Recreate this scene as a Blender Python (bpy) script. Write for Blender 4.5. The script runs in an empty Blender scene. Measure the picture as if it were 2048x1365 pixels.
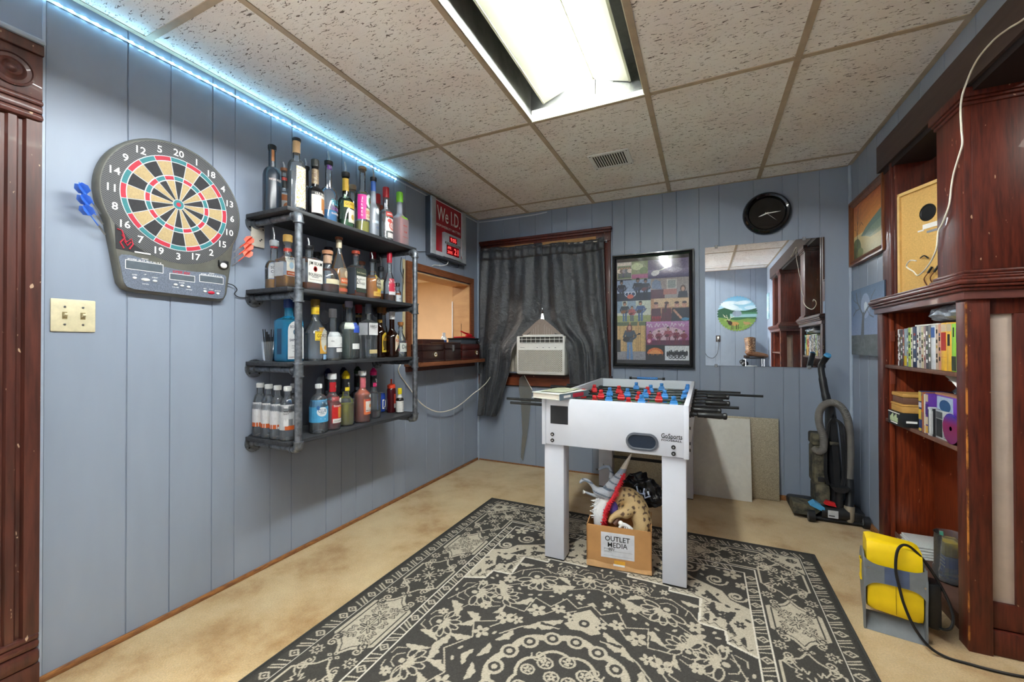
# Game room: bottle shelf, dartboard, table football, cased bookcases. Everything is built here.
EXPOSURE = 2.2
TUBEW = 30.0
LEDW = 34.0
ANNEXW = 9.0
FARW = 3.0
HALL_FILLW = 85.0
import bpy, bmesh, math, random
import numpy as np
from mathutils import Vector, Matrix
random.seed(7)
RNG = np.random.default_rng(11)
SC = bpy.context.scene
COL = SC.collection
PI = math.pi
V = Vector


def srgb(h):
    h = h.lstrip('#')
    out = []
    for i in (0, 2, 4):
        c = int(h[i:i + 2], 16) / 255
        out.append(c / 12.92 if c <= 0.04045 else ((c + 0.055) / 1.055) ** 2.4)
    return tuple(out)


# ------------------------------------------------------------------ materials
MATS = {}


def _nodes(name):
    m = bpy.data.materials.new(name)
    m.use_nodes = True
    nt = m.node_tree
    nt.nodes.clear()
    out = nt.nodes.new('ShaderNodeOutputMaterial')
    return m, nt, out


def N(nt, kind, **kw):
    n = nt.nodes.new(kind)
    for k, v in kw.items():
        if k.startswith('_'):
            setattr(n, k[1:], v)
        else:
            n.inputs[k.replace('__', ' ')].default_value = v
    return n


def mat(name, col, rough=0.5, metal=0.0, var=0.06, scale=30.0, bump=0.0, bscale=None, spec=0.5, coat=0.0,
        trans=0.0, ior=1.45, aniso=(1, 1, 1), col2=None, emit=None, estr=0.0, sheen=0.0, thresh=None, alpha=1.0, speck=None):
    """principled material whose colour wanders a little with noise"""
    if name in MATS:
        return MATS[name]
    if isinstance(col, str):
        col = srgb(col)
    m, nt, out = _nodes(name)
    L = nt.links.new
    b = N(nt, 'ShaderNodeBsdfPrincipled')
    b.inputs['Roughness'].default_value = rough
    b.inputs['Metallic'].default_value = metal
    b.inputs['Specular IOR Level'].default_value = spec
    b.inputs['IOR'].default_value = ior
    b.inputs['Transmission Weight'].default_value = trans
    b.inputs['Coat Weight'].default_value = coat
    b.inputs['Alpha'].default_value = alpha
    if sheen:
        b.inputs['Sheen Weight'].default_value = sheen
    tc = N(nt, 'ShaderNodeTexCoord')
    mp = N(nt, 'ShaderNodeMapping')
    mp.inputs['Scale'].default_value = aniso
    L(tc.outputs['Object'], mp.inputs['Vector'])
    nz = N(nt, 'ShaderNodeTexNoise', Scale=scale, Detail=4.0, Roughness=0.6)
    L(mp.outputs['Vector'], nz.inputs['Vector'])
    cr = N(nt, 'ShaderNodeValToRGB')
    c2 = col2 if col2 is not None else tuple(max(0, c * (1 - 2.2 * var)) for c in col)
    if isinstance(c2, str):
        c2 = srgb(c2)
    c1 = col if col2 is not None else tuple(min(1, c * (1 + var)) for c in col)
    lo, hi = thresh if thresh else (0.3, 0.7)
    cr.color_ramp.elements[0].position = lo
    cr.color_ramp.elements[1].position = hi
    cr.color_ramp.elements[0].color = (*c2, 1)
    cr.color_ramp.elements[1].color = (*c1, 1)
    L(nz.outputs['Fac'], cr.inputs['Fac'])
    colour = cr.outputs['Color']
    if speck:
        ns = N(nt, 'ShaderNodeTexNoise', Scale=speck[1], Detail=2.0)
        ms = N(nt, 'ShaderNodeMapping'); ms.inputs['Scale'].default_value = (1, 1, .45)
        L(tc.outputs['Object'], ms.inputs['Vector']); L(ms.outputs['Vector'], ns.inputs['Vector'])
        rs = N(nt, 'ShaderNodeMapRange'); rs.inputs['From Min'].default_value = speck[2]; rs.inputs['From Max'].default_value = speck[2] + .03
        L(ns.outputs['Fac'], rs.inputs['Value'])
        mx = N(nt, 'ShaderNodeMix', _data_type='RGBA'); L(rs.outputs[0], mx.inputs['Factor']); L(colour, mx.inputs[6]); mx.inputs[7].default_value = (*srgb(speck[0]), 1)
        colour = mx.outputs[2]
    L(colour, b.inputs['Base Color'])
    if bump:
        n2 = N(nt, 'ShaderNodeTexNoise', Scale=bscale or scale * 3, Detail=3.0)
        L(mp.outputs['Vector'], n2.inputs['Vector'])
        bp = N(nt, 'ShaderNodeBump', Strength=min(1.0, bump), Distance=0.002)
        L(n2.outputs['Fac'], bp.inputs['Height'])
        L(bp.outputs['Normal'], b.inputs['Normal'])
    if emit is not None:
        b.inputs['Emission Color'].default_value = (*(srgb(emit) if isinstance(emit, str) else emit), 1)
        b.inputs['Emission Strength'].default_value = estr
    L(b.outputs['BSDF'], out.inputs['Surface'])
    MATS[name] = m
    return m


def emission(name, col, strength):
    if name in MATS:
        return MATS[name]
    m, nt, out = _nodes(name)
    e = N(nt, 'ShaderNodeEmission', Strength=strength)
    e.inputs['Color'].default_value = (*(srgb(col) if isinstance(col, str) else col), 1)
    nt.links.new(e.outputs[0], out.inputs['Surface'])
    MATS[name] = m
    return m


def glass(name, tint=(0.95, 0.97, 0.97), rough=0.03, body=0.0, bodycol=None, gl=1.0):
    """thin clear wall: straight transmission tinted by the pane plus a fresnel reflection"""
    if name in MATS:
        return MATS[name]
    if isinstance(tint, str):
        tint = srgb(tint)
    m, nt, out = _nodes(name)
    L = nt.links.new
    t = N(nt, 'ShaderNodeBsdfTransparent')
    t.inputs['Color'].default_value = (*tint, 1)
    g = N(nt, 'ShaderNodeBsdfGlossy', Roughness=rough)
    g.inputs['Color'].default_value = (gl, gl, gl, 1)
    f = N(nt, 'ShaderNodeFresnel', IOR=1.5)
    nz = N(nt, 'ShaderNodeTexNoise', Scale=40.0)
    bp = N(nt, 'ShaderNodeBump', Strength=0.08, Distance=0.001)
    L(nz.outputs['Fac'], bp.inputs['Height'])
    L(bp.outputs['Normal'], g.inputs['Normal'])
    first = t.outputs[0]
    if body > 0:
        d = N(nt, 'ShaderNodeBsdfDiffuse')
        d.inputs['Color'].default_value = (*(srgb(bodycol) if isinstance(bodycol, str) else (bodycol or tint)), 1)
        tl = N(nt, 'ShaderNodeBsdfTranslucent')
        tl.inputs['Color'].default_value = d.inputs['Color'].default_value
        md = N(nt, 'ShaderNodeMixShader', Fac=0.4)
        L(d.outputs[0], md.inputs[1]); L(tl.outputs[0], md.inputs[2])
        mb = N(nt, 'ShaderNodeMixShader', Fac=body)
        L(t.outputs[0], mb.inputs[1]); L(md.outputs[0], mb.inputs[2])
        first = mb.outputs[0]
    mx = N(nt, 'ShaderNodeMixShader')
    L(f.outputs[0], mx.inputs['Fac'])
    L(first, mx.inputs[1]); L(g.outputs[0], mx.inputs[2])
    L(mx.outputs[0], out.inputs['Surface'])
    MATS[name] = m
    return m


def attr_mat(name, rough=0.6, spec=0.3, bump=0.0, bscale=300):
    if name in MATS:
        return MATS[name]
    m, nt, out = _nodes(name)
    L = nt.links.new
    b = N(nt, 'ShaderNodeBsdfPrincipled')
    b.inputs['Roughness'].default_value = rough
    b.inputs['Specular IOR Level'].default_value = spec
    a = N(nt, 'ShaderNodeAttribute', _attribute_name='ink')
    tc = N(nt, 'ShaderNodeTexCoord')
    nz = N(nt, 'ShaderNodeTexNoise', Scale=bscale, Detail=2.0)
    L(tc.outputs['Object'], nz.inputs['Vector'])
    mr = N(nt, 'ShaderNodeMapRange')
    mr.inputs['To Min'].default_value = 0.86
    mr.inputs['To Max'].default_value = 1.14
    L(nz.outputs['Fac'], mr.inputs['Value'])
    mu = N(nt, 'ShaderNodeVectorMath', _operation='SCALE')
    L(a.outputs['Color'], mu.inputs[0]); L(mr.outputs['Result'], mu.inputs['Scale'])
    L(mu.outputs['Vector'], b.inputs['Base Color'])
    if bump:
        bp = N(nt, 'ShaderNodeBump', Strength=bump, Distance=0.003)
        L(nz.outputs['Fac'], bp.inputs['Height']); L(bp.outputs['Normal'], b.inputs['Normal'])
    L(b.outputs['BSDF'], out.inputs['Surface'])
    MATS[name] = m
    return m


# ------------------------------------------------------------------ mesh builder
_FONT = {}


def glyphs(s, spacing=1.0, shear=0.0):
    key = (s, spacing, shear)
    if key in _FONT:
        return _FONT[key]
    cu = bpy.data.curves.new('t', 'FONT')
    cu.body = s
    cu.size = 1.0
    cu.resolution_u = 2
    cu.space_character = spacing
    cu.shear = shear
    cu.offset = .007 if 'M' in s or 'W' in s or 'N' in s else .014
    ob = bpy.data.objects.new('t', cu)
    COL.objects.link(ob)
    bpy.context.view_layer.update()
    dg = bpy.context.evaluated_depsgraph_get()
    me = bpy.data.meshes.new_from_object(ob.evaluated_get(dg))
    vs = [tuple(v.co) for v in me.vertices]
    fs = [tuple(p.vertices) for p in me.polygons]
    bpy.data.objects.remove(ob)
    bpy.data.curves.remove(cu)
    bpy.data.meshes.remove(me)
    xs = [v[0] for v in vs] or [0, 1]
    ys = [v[1] for v in vs] or [0, 1]
    _FONT[key] = (vs, fs, min(xs), max(xs), min(ys), max(ys))
    return _FONT[key]


class MB:
    def __init__(self):
        self.v, self.f, self.m, self.mats = [], [], [], []

    def mi(self, m):
        if m not in self.mats:
            self.mats.append(m)
        return self.mats.index(m)

    def add(self, vs, fs, m, M=None):
        o = len(self.v)
        if M is not None:
            vs = [tuple(M @ V(p)) for p in vs]
        self.v += [tuple(p) for p in vs]
        k = self.mi(m)
        for f in fs:
            self.f.append([i + o for i in f])
            self.m.append(k)
        return self

    def quad(self, a, b, c, d, m):
        return self.add([a, b, c, d], [(0, 1, 2, 3)], m)

    def box(self, x0, x1, y0, y1, z0, z1, m, bev=0.0, M=None):
        x0, x1 = sorted((x0, x1)); y0, y1 = sorted((y0, y1)); z0, z1 = sorted((z0, z1))
        if bev <= 0:
            vs = [(x, y, z) for x in (x0, x1) for y in (y0, y1) for z in (z0, z1)]
            fs = [(0, 1, 3, 2), (4, 6, 7, 5), (0, 4, 5, 1), (2, 3, 7, 6), (0, 2, 6, 4), (1, 5, 7, 3)]
            return self.add(vs, fs, m, M)
        bm = bmesh.new()
        r = bmesh.ops.create_cube(bm, size=1)
        for v in r['verts']:
            v.co = V(((x0 + x1) / 2 + v.co.x * (x1 - x0), (y0 + y1) / 2 + v.co.y * (y1 - y0), (z0 + z1) / 2 + v.co.z * (z1 - z0)))
        b = min(bev, (x1 - x0) * .49, (y1 - y0) * .49, (z1 - z0) * .49)
        bmesh.ops.bevel(bm, geom=bm.edges[:], offset=b, segments=2, profile=0.5, affect='EDGES')
        return self._bm(bm, m, M)

    def _bm(self, bm, m, M=None):
        bm.verts.index_update()
        vs = [tuple(v.co) for v in bm.verts]
        fs = [tuple(v.index for v in f.verts) for f in bm.faces]
        bm.free()
        return self.add(vs, fs, m, M)

    def cyl(self, p0, p1, r0, m, r1=None, seg=16, caps=True, M=None):
        p0, p1 = V(p0), V(p1)
        r1 = r0 if r1 is None else r1
        d = (p1 - p0).normalized()
        a = d.orthogonal().normalized()
        b = d.cross(a)
        vs, fs = [], []
        for p, r in ((p0, r0), (p1, r1)):
            for i in range(seg):
                t = 2 * PI * i / seg
                vs.append(tuple(p + (a * math.cos(t) + b * math.sin(t)) * r))
        for i in range(seg):
            j = (i + 1) % seg
            fs.append((i, j, seg + j, seg + i))
        if caps:
            fs.append(tuple(range(seg - 1, -1, -1)))
            fs.append(tuple(range(seg, 2 * seg)))
        return self.add(vs, fs, m, M)

    def lathe(self, prof, m, seg=20, c=(0, 0, 0), axis='z', sect=None, M=None):
        """prof: (radius, height); sect(angle, height) scales the radius"""
        vs, fs = [], []
        n = len(prof)
        for r, z in prof:
            for i in range(seg):
                t = 2 * PI * i / seg
                k = sect(t, z) if sect else 1.0
                x, y = r * k * math.cos(t), r * k * math.sin(t)
                if axis == 'z':
                    p = (x, y, z)
                elif axis == 'x':
                    p = (z, x, y)
                else:
                    p = (x, z, -y) if False else (y, z, x)
                vs.append((p[0] + c[0], p[1] + c[1], p[2] + c[2]))
        for k in range(n - 1):
            for i in range(seg):
                j = (i + 1) % seg
                fs.append((k * seg + i, k * seg + j, (k + 1) * seg + j, (k + 1) * seg + i))
        if prof[0][0] > 1e-6:
            fs.append(tuple(range(seg - 1, -1, -1)))
        if prof[-1][0] > 1e-6:
            fs.append(tuple(range((n - 1) * seg, n * seg)))
        return self.add(vs, fs, m, M)

    def tube(self, pts, r, m, seg=8, closed=False, caps=True, M=None):
        pts = [V(p) for p in pts]
        n = len(pts)
        rs = r if isinstance(r, (list, tuple)) else [r] * n
        vs, fs = [], []
        up = None
        for i, p in enumerate(pts):
            if closed:
                d = (pts[(i + 1) % n] - pts[i - 1])
            else:
                d = pts[min(i + 1, n - 1)] - pts[max(i - 1, 0)]
            if d.length < 1e-9:
                d = V((0, 0, 1))
            d.normalize()
            if up is None:
                up = d.orthogonal().normalized()
            else:
                up = (up - d * up.dot(d))
                if up.length < 1e-6:
                    up = d.orthogonal()
                up.normalize()
            b = d.cross(up)
            for k in range(seg):
                t = 2 * PI * k / seg
                vs.append(tuple(p + (up * math.cos(t) + b * math.sin(t)) * rs[i]))
        rng = n if closed else n - 1
        for i in range(rng):
            i2 = (i + 1) % n
            for k in range(seg):
                k2 = (k + 1) % seg
                fs.append((i * seg + k, i * seg + k2, i2 * seg + k2, i2 * seg + k))
        if caps and not closed:
            fs.append(tuple(range(seg - 1, -1, -1)))
            fs.append(tuple(range((n - 1) * seg, n * seg)))
        return self.add(vs, fs, m, M)

    def ball(self, c, r, m, seg=12, sz=(1, 1, 1), M=None):
        prof = [(r * math.sin(PI * i / 8) if 0 < i < 8 else 0.0, -r * math.cos(PI * i / 8)) for i in range(9)]
        vs, fs = [], []
        for rr, z in prof:
            for i in range(seg):
                t = 2 * PI * i / seg
                vs.append((c[0] + rr * math.cos(t) * sz[0], c[1] + rr * math.sin(t) * sz[1], c[2] + z * sz[2]))
        for k in range(8):
            for i in range(seg):
                j = (i + 1) % seg
                fs.append((k * seg + i, k * seg + j, (k + 1) * seg + j, (k + 1) * seg + i))
        return self.add(vs, fs, m, M)

    def prism(self, poly, o, u, v, w, m, M=None):
        """poly (2-D) laid out from o along u and v, extruded by the vector w"""
        o, u, v, w = V(o), V(u), V(v), V(w)
        n = len(poly)
        a = [tuple(o + u * p[0] + v * p[1]) for p in poly]
        b = [tuple(V(p) + w) for p in a]
        fs = [tuple(range(n - 1, -1, -1)), tuple(range(n, 2 * n))]
        for i in range(n):
            j = (i + 1) % n
            fs.append((i, j, n + j, n + i))
        return self.add(a + b, fs, m, M)

    def strip(self, prof, o, u, v, w, m):
        """open profile (2-D) swept by the vector w"""
        o, u, v, w = V(o), V(u), V(v), V(w)
        n = len(prof)
        a = [tuple(o + u * p[0] + v * p[1]) for p in prof]
        b = [tuple(V(p) + w) for p in a]
        return self.add(a + b, [(i, i + 1, n + i + 1, n + i) for i in range(n - 1)], m)

    def grid(self, nu, nv, fn, m):
        vs = [tuple(fn(i / nu, j / nv)) for j in range(nv + 1) for i in range(nu + 1)]
        fs = [(j * (nu + 1) + i, j * (nu + 1) + i + 1, (j + 1) * (nu + 1) + i + 1, (j + 1) * (nu + 1) + i) for j in range(nv) for i in range(nu)]
        return self.add(vs, fs, m)

    def text(self, s, h, o, right, up, m, align='c', width=None, off=0.0006, bend=None, spacing=1.0, shear=0.0, valign='c', arc=None):
        """lettering of cap height h about the point o; bend=(fn) maps (x, y) to a point; arc=radius bends the baseline"""
        vs, fs, x0, x1, y0, y1 = glyphs(s, spacing, shear)
        k = h / 0.70
        sx = k
        if width:
            sx = min(width / max(1e-6, (x1 - x0)), k * 10)
        ox = {'c': (x0 + x1) / 2, 'l': x0, 'r': x1}[align]
        oy = 0.35 if valign == 'c' else 0.0
        pts = []
        if bend is None:
            o, right, up = V(o), V(right), V(up)
            nrm = right.cross(up).normalized()
        for p in vs:
            x, y = (p[0] - ox) * sx, (p[1] - oy) * k
            if arc:
                t = x / arc
                rr = arc + y if arc > 0 else arc + y
                x, y = rr * math.sin(t), rr * math.cos(t) - arc
            if bend is None:
                pts.append(tuple(o + right * x + up * y + nrm * off))
            else:
                pts.append(tuple(bend(x, y, off)))
        return self.add(pts, fs, m)


ROOTM = {}


def tag(o, label=None, cat=None, group=None, kind=None):
    if label:
        o['label'] = label
    if cat:
        o['category'] = cat
    if group:
        o['group'] = group
    if kind:
        o['kind'] = kind
    return o


def thing(name, label, cat, loc=(0, 0, 0), rotz=0.0, group=None, rot=None):
    o = bpy.data.objects.new(name, None)
    o.empty_display_size = 0.05
    COL.objects.link(o)
    o.location = loc
    o.rotation_euler = rot if rot else (0, 0, rotz)
    ROOTM[o.name] = Matrix.Translation(V(loc)) @ o.rotation_euler.to_matrix().to_4x4()
    return tag(o, label, cat, group)


def obj(name, mb, parent=None, world=False, smooth=38, label=None):
    me = bpy.data.meshes.new(name)
    me.from_pydata(mb.v, [], mb.f)
    for m in mb.mats:
        me.materials.append(m)
    me.polygons.foreach_set('material_index', mb.m)
    me.update()
    if smooth:
        me.polygons.foreach_set('use_smooth', [True] * len(me.polygons))
        me.set_sharp_from_angle(angle=math.radians(smooth))
    o = bpy.data.objects.new(name, me)
    COL.objects.link(o)
    if parent is not None:
        o.parent = parent
        top = parent
        while top.parent is not None:
            top = top.parent
        if world:
            me.transform(ROOTM[top.name].inverted())
    if label:
        o['label'] = label
    return o


def struct(name, mb, parent=None, smooth=38, label=None, cat=None):
    o = obj(name, mb, parent, smooth=smooth)
    o['kind'] = 'structure'
    if label:
        o['label'] = label
    if cat:
        o['category'] = cat
    return o


def single(name, mb, label, cat, group=None, smooth=38, origin=None):
    """a thing that is one mesh; its origin is moved to the base of its bounds"""
    v = np.array(mb.v)
    c = V(origin) if origin else V(((v[:, 0].min() + v[:, 0].max()) / 2, (v[:, 1].min() + v[:, 1].max()) / 2, v[:, 2].min()))
    mb.v = [(p[0] - c.x, p[1] - c.y, p[2] - c.z) for p in mb.v]
    o = obj(name, mb, smooth=smooth)
    o.location = c
    return tag(o, label, cat, group)


def catmull(pts, n=8, closed=False):
    pts = [V(p) for p in pts]
    out = []
    m = len(pts)
    rng = m if closed else m - 1
    for i in range(rng):
        if closed:
            p0, p1, p2, p3 = pts[i - 1], pts[i], pts[(i + 1) % m], pts[(i + 2) % m]
        else:
            p0, p1, p2, p3 = pts[max(i - 1, 0)], pts[i], pts[i + 1], pts[min(i + 2, m - 1)]
        for k in range(n):
            t = k / n
            out.append(0.5 * ((2 * p1) + (p2 - p0) * t + (2 * p0 - 5 * p1 + 4 * p2 - p3) * t * t + (3 * p1 - p0 - 3 * p2 + p3) * t ** 3))
    if not closed:
        out.append(pts[-1])
    return out


# ------------------------------------------------------------------ painted surfaces (colour kept per point of a fine grid)
class Paint:
    """a small raster in metres: x to the right, y upward"""

    def __init__(self, w, h, res, bg):
        self.w, self.h, self.res = w, h, res
        self.nx, self.ny = max(2, int(round(w / res))), max(2, int(round(h / res)))
        xs = (np.arange(self.nx) + 0.5) * w / self.nx
        ys = (np.arange(self.ny) + 0.5) * h / self.ny
        self.X, self.Y = np.meshgrid(xs, ys)
        self.a = np.zeros((self.ny, self.nx, 3))
        self.a[:] = srgb(bg) if isinstance(bg, str) else bg

    def _c(self, c):
        return np.array(srgb(c) if isinstance(c, str) else c)

    def _win(self, x0, x1, y0, y1):
        i0 = max(0, int(x0 / self.w * self.nx) - 1); i1 = min(self.nx, int(x1 / self.w * self.nx) + 2)
        j0 = max(0, int(y0 / self.h * self.ny) - 1); j1 = min(self.ny, int(y1 / self.h * self.ny) + 2)
        return slice(j0, max(j0, j1)), slice(i0, max(i0, i1))

    def mask(self, s, m, c, al=1.0):
        c = self._c(c)
        k = (m.astype(float) * al)[..., None]
        self.a[s] = self.a[s] * (1 - k) + c * k

    def rect(self, x0, y0, x1, y1, c, al=1.0):
        s = self._win(x0, x1, y0, y1)
        X, Y = self.X[s], self.Y[s]
        self.mask(s, (X >= x0) & (X <= x1) & (Y >= y0) & (Y <= y1), c, al)

    def grad(self, x0, y0, x1, y1, c0, c1, horizontal=False):
        s = self._win(x0, x1, y0, y1)
        X, Y = self.X[s], self.Y[s]
        t = np.clip((X - x0) / (x1 - x0) if horizontal else (Y - y0) / (y1 - y0), 0, 1)[..., None]
        m = ((X >= x0) & (X <= x1) & (Y >= y0) & (Y <= y1))[..., None]
        self.a[s] = np.where(m, self._c(c0) * (1 - t) + self._c(c1) * t, self.a[s])

    def ell(self, cx, cy, rx, ry, c, al=1.0, rot=0.0, ring=None):
        R = max(rx, ry)
        s = self._win(cx - R, cx + R, cy - R, cy + R)
        X, Y = self.X[s] - cx, self.Y[s] - cy
        u = (X * math.cos(rot) + Y * math.sin(rot)) / rx
        v = (-X * math.sin(rot) + Y * math.cos(rot)) / ry
        d = np.sqrt(u * u + v * v)
        m = d <= 1
        if ring is not None:
            m &= d >= 1 - ring / min(rx, ry)
        self.mask(s, m, c, al)

    def poly(self, pts, c, al=1.0):
        p = np.array(pts, float)
        s = self._win(p[:, 0].min(), p[:, 0].max(), p[:, 1].min(), p[:, 1].max())
        X, Y = self.X[s], self.Y[s]
        m = np.zeros(X.shape, bool)
        n = len(p)
        for i in range(n):
            x0, y0 = p[i]; x1, y1 = p[(i + 1) % n]
            if y0 == y1:
                continue
            cond = ((Y >= y0) != (Y >= y1))
            m ^= cond & (X < (x1 - x0) * (Y - y0) / (y1 - y0) + x0)
        self.mask(s, m, c, al)

    def line(self, pts, t, c, closed=False, al=1.0):
        p = [tuple(q) for q in pts]
        if closed:
            p = p + [p[0]]
        for (x0, y0), (x1, y1) in zip(p[:-1], p[1:]):
            s = self._win(min(x0, x1) - t, max(x0, x1) + t, min(y0, y1) - t, max(y0, y1) + t)
            X, Y = self.X[s], self.Y[s]
            dx, dy = x1 - x0, y1 - y0
            l2 = dx * dx + dy * dy + 1e-12
            k = np.clip(((X - x0) * dx + (Y - y0) * dy) / l2, 0, 1)
            d = np.hypot(X - x0 - k * dx, Y - y0 - k * dy)
            self.mask(s, d <= t / 2, c, al)

    def noise(self, amp, cell=6):
        n = RNG.normal(0, 1, (self.ny // cell + 2, self.nx // cell + 2))
        n = np.kron(n, np.ones((cell, cell)))[:self.ny, :self.nx]
        self.a *= np.clip(1 + amp * n, 0.2, 2)[..., None]

    def mesh(self, name, o, right, up, m, parent=None, world=True, thick=None):
        """flat painted sheet with its lower left corner at o"""
        o, right, up = V(o), V(right), V(up)
        nx, ny = self.nx, self.ny
        xs = np.linspace(0, self.w, nx); ys = np.linspace(0, self.h, ny)
        GX, GY = np.meshgrid(xs, ys)
        co = np.array(o)[None, :] + GX.reshape(-1, 1) * np.array(right)[None, :] + GY.reshape(-1, 1) * np.array(up)[None, :]
        i = np.arange(nx - 1)[None, :] + (np.arange(ny - 1) * nx)[:, None]
        q = np.stack([i, i + 1, i + nx + 1, i + nx], -1).reshape(-1, 4)
        me = bpy.data.meshes.new(name)
        me.vertices.add(len(co)); me.vertices.foreach_set('co', co.reshape(-1).astype(np.float32))
        me.loops.add(q.size); me.loops.foreach_set('vertex_index', q.reshape(-1).astype(np.int32))
        me.polygons.add(len(q))
        me.polygons.foreach_set('loop_start', (np.arange(len(q)) * 4).astype(np.int32))
        me.update(calc_edges=True)
        at = me.color_attributes.new('ink', 'FLOAT_COLOR', 'POINT')
        rgba = np.ones((len(co), 4), np.float32)
        rgba[:, :3] = np.clip(self.a.reshape(-1, 3), 0, 1)
        at.data.foreach_set('color', rgba.reshape(-1))
        me.materials.append(m)
        ob = bpy.data.objects.new(name, me)
        COL.objects.link(ob)
        if parent is not None:
            ob.parent = parent
            top = parent
            while top.parent is not None:
                top = top.parent
            if world:
                me.transform(ROOTM[top.name].inverted())
        return ob
# ------------------------------------------------------------------ shared materials
PAINT = mat('wall_paint', '#8f9aab', rough=0.42, var=0.05, scale=3.0, bump=0.12, bscale=60, aniso=(1, 1, .25))
PAINTT = mat('corner_paint', '#a6b3c4', rough=0.4, var=0.05, scale=12)
DWOOD = mat('mahogany', '#64291b', rough=0.45, var=0.2, scale=14, bump=0.10, bscale=40, aniso=(6, 6, .5), col2='#38150f', coat=0.06, speck=('#b08a70', 55, .725))
RWOOD = mat('red_mahogany', '#8a3a1c', rough=0.4, scale=16, bump=0.08, aniso=(7, 7, .45), col2='#562010', coat=0.08, speck=('#c89068', 45, .735))
BWOOD = mat('fascia_brown', '#4a3a36', rough=0.5, var=0.12, scale=10, aniso=(4, .4, 4))
HWOOD = mat('hatch_wood', '#8a5334', rough=0.5, scale=14, aniso=(1, 1, 8), col2='#6f3f26')
TANWOOD = mat('tan_plywood', '#d2a877', rough=0.6, scale=6, aniso=(1, 1, 3), col2='#c09466')
BLACKP = mat('black_plastic', '#17181a', rough=0.4, var=0.15, scale=40)
WHITEP = mat('white_plastic', '#e8e9ea', rough=0.4, var=0.03, scale=20)
CHROME = mat('steel', '#b9bcc0', rough=0.28, metal=1.0, var=0.05)
GALV = mat('galvanized_pipe', '#8f959c', rough=0.42, metal=0.75, var=0.2, scale=40, bump=0.1, bscale=80, col2='#50555c')
GREYP = mat('grey_plastic', '#6f7072', rough=0.5, var=0.06, scale=25)
PAPER = mat('white_paper', '#eceae4', rough=0.7, var=0.03, scale=30)
INK = mat('black_ink', '#111112', rough=0.6, var=0.05)
WINK = mat('white_ink', '#f2f2f0', rough=0.6, var=0.02)
CORK = mat('cork', '#c79f6c', rough=0.8, var=0.15, scale=120)

W, H, DEEP = 2.908, 2.33, 4.14


def groove_wall(mb, u0, u1, z0, z1, grooves, pt, m):
    """sheet of panelling: pt(u, depth, z) -> xyz, V grooves cut at the given places"""
    prof = [(u0, 0.0)]
    for g in sorted(grooves):
        if u0 + .006 < g < u1 - .006:
            prof += [(g - .003, 0.0), (g - .0008, -.0045), (g + .0008, -.0045), (g + .003, 0.0)]
    prof.append((u1, 0.0))
    n = len(prof)
    vs = [pt(u, d, z0) for u, d in prof] + [pt(u, d, z1) for u, d in prof]
    mb.add(vs, [(i, i + 1, n + i + 1, n + i) for i in range(n - 1)], m)


def panelling(rects, grooves, pt, thick):
    mb = MB()
    for u0, u1, z0, z1 in rects:
        groove_wall(mb, u0, u1, z0, z1, grooves, pt, PAINT)
        a = [pt(u, d, z) for u in (u0, u1) for d in (-.007, -thick) for z in (z0, z1)]
        mb.add(a, [(0, 1, 3, 2), (4, 6, 7, 5), (0, 4, 5, 1), (2, 3, 7, 6), (0, 2, 6, 4), (1, 5, 7, 3)], PAINT)
    return mb


GL = [-3.9, -3.76, -3.55, -3.41, -3.2, -2.917, -2.697, -2.557, -2.396, -2.298, -2.121, -2.002, -1.78, -1.667, -1.552, -1.408, -1.2, -1.075, -.821, -.637, -.424, -.258]
GB = [.13, .28, .446, .606, .765, .905, 1.128, 1.303, 1.404, 1.528, 1.702, 1.806, 1.968, 2.106, 2.333, 2.513, 2.609, 2.733]
HY0, HY1, HZ0, HZ1 = -1.03, -.155, .985, 1.677                 # serving hatch opening
DY0, DY1 = -3.95, -3.068                                        # doorway behind the casing at the left edge
struct('wall_left', panelling([(-DEEP, DY0, 0, H), (DY0, DY1, 2.03, H), (DY1, HY0, 0, H), (HY0, HY1, 0, HZ0), (HY0, HY1, HZ1, H), (HY1, 0, 0, H)],
                              GL, lambda u, d, z: (d, u, z), .18))
WX0, WX1, WZ0, WZ1 = .13, 1.22, .86, 1.97
struct('wall_back', panelling([(-.18, WX0, 0, H), (WX0, WX1, 0, WZ0), (WX0, WX1, WZ1, H), (WX1, W + .18, 0, H)], GB, lambda u, d, z: (u, -d, z), .14))
CY0, CY1 = -.60, -3.50                                          # the wide cased opening on the right
struct('wall_right', panelling([(-.6, 0, 0, H), (-DEEP, CY1, 0, H), (CY1, -.6, 2.15, H)],
                               [-.14, -.30, -.46, -.75, -.99, -1.2, -1.42, -1.6, -1.82, -2.03, -2.25, -2.5, -2.8, -3.1, -3.3, -3.7, -3.95], lambda u, d, z: (W - d, u, z), .12))
struct('wall_rear', panelling([(-.18, W + .12, 0, H)], [.2 + .17 * i + .05 * (i % 3) for i in range(16)], lambda u, d, z: (u, -DEEP + d, z), .14))

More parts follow.
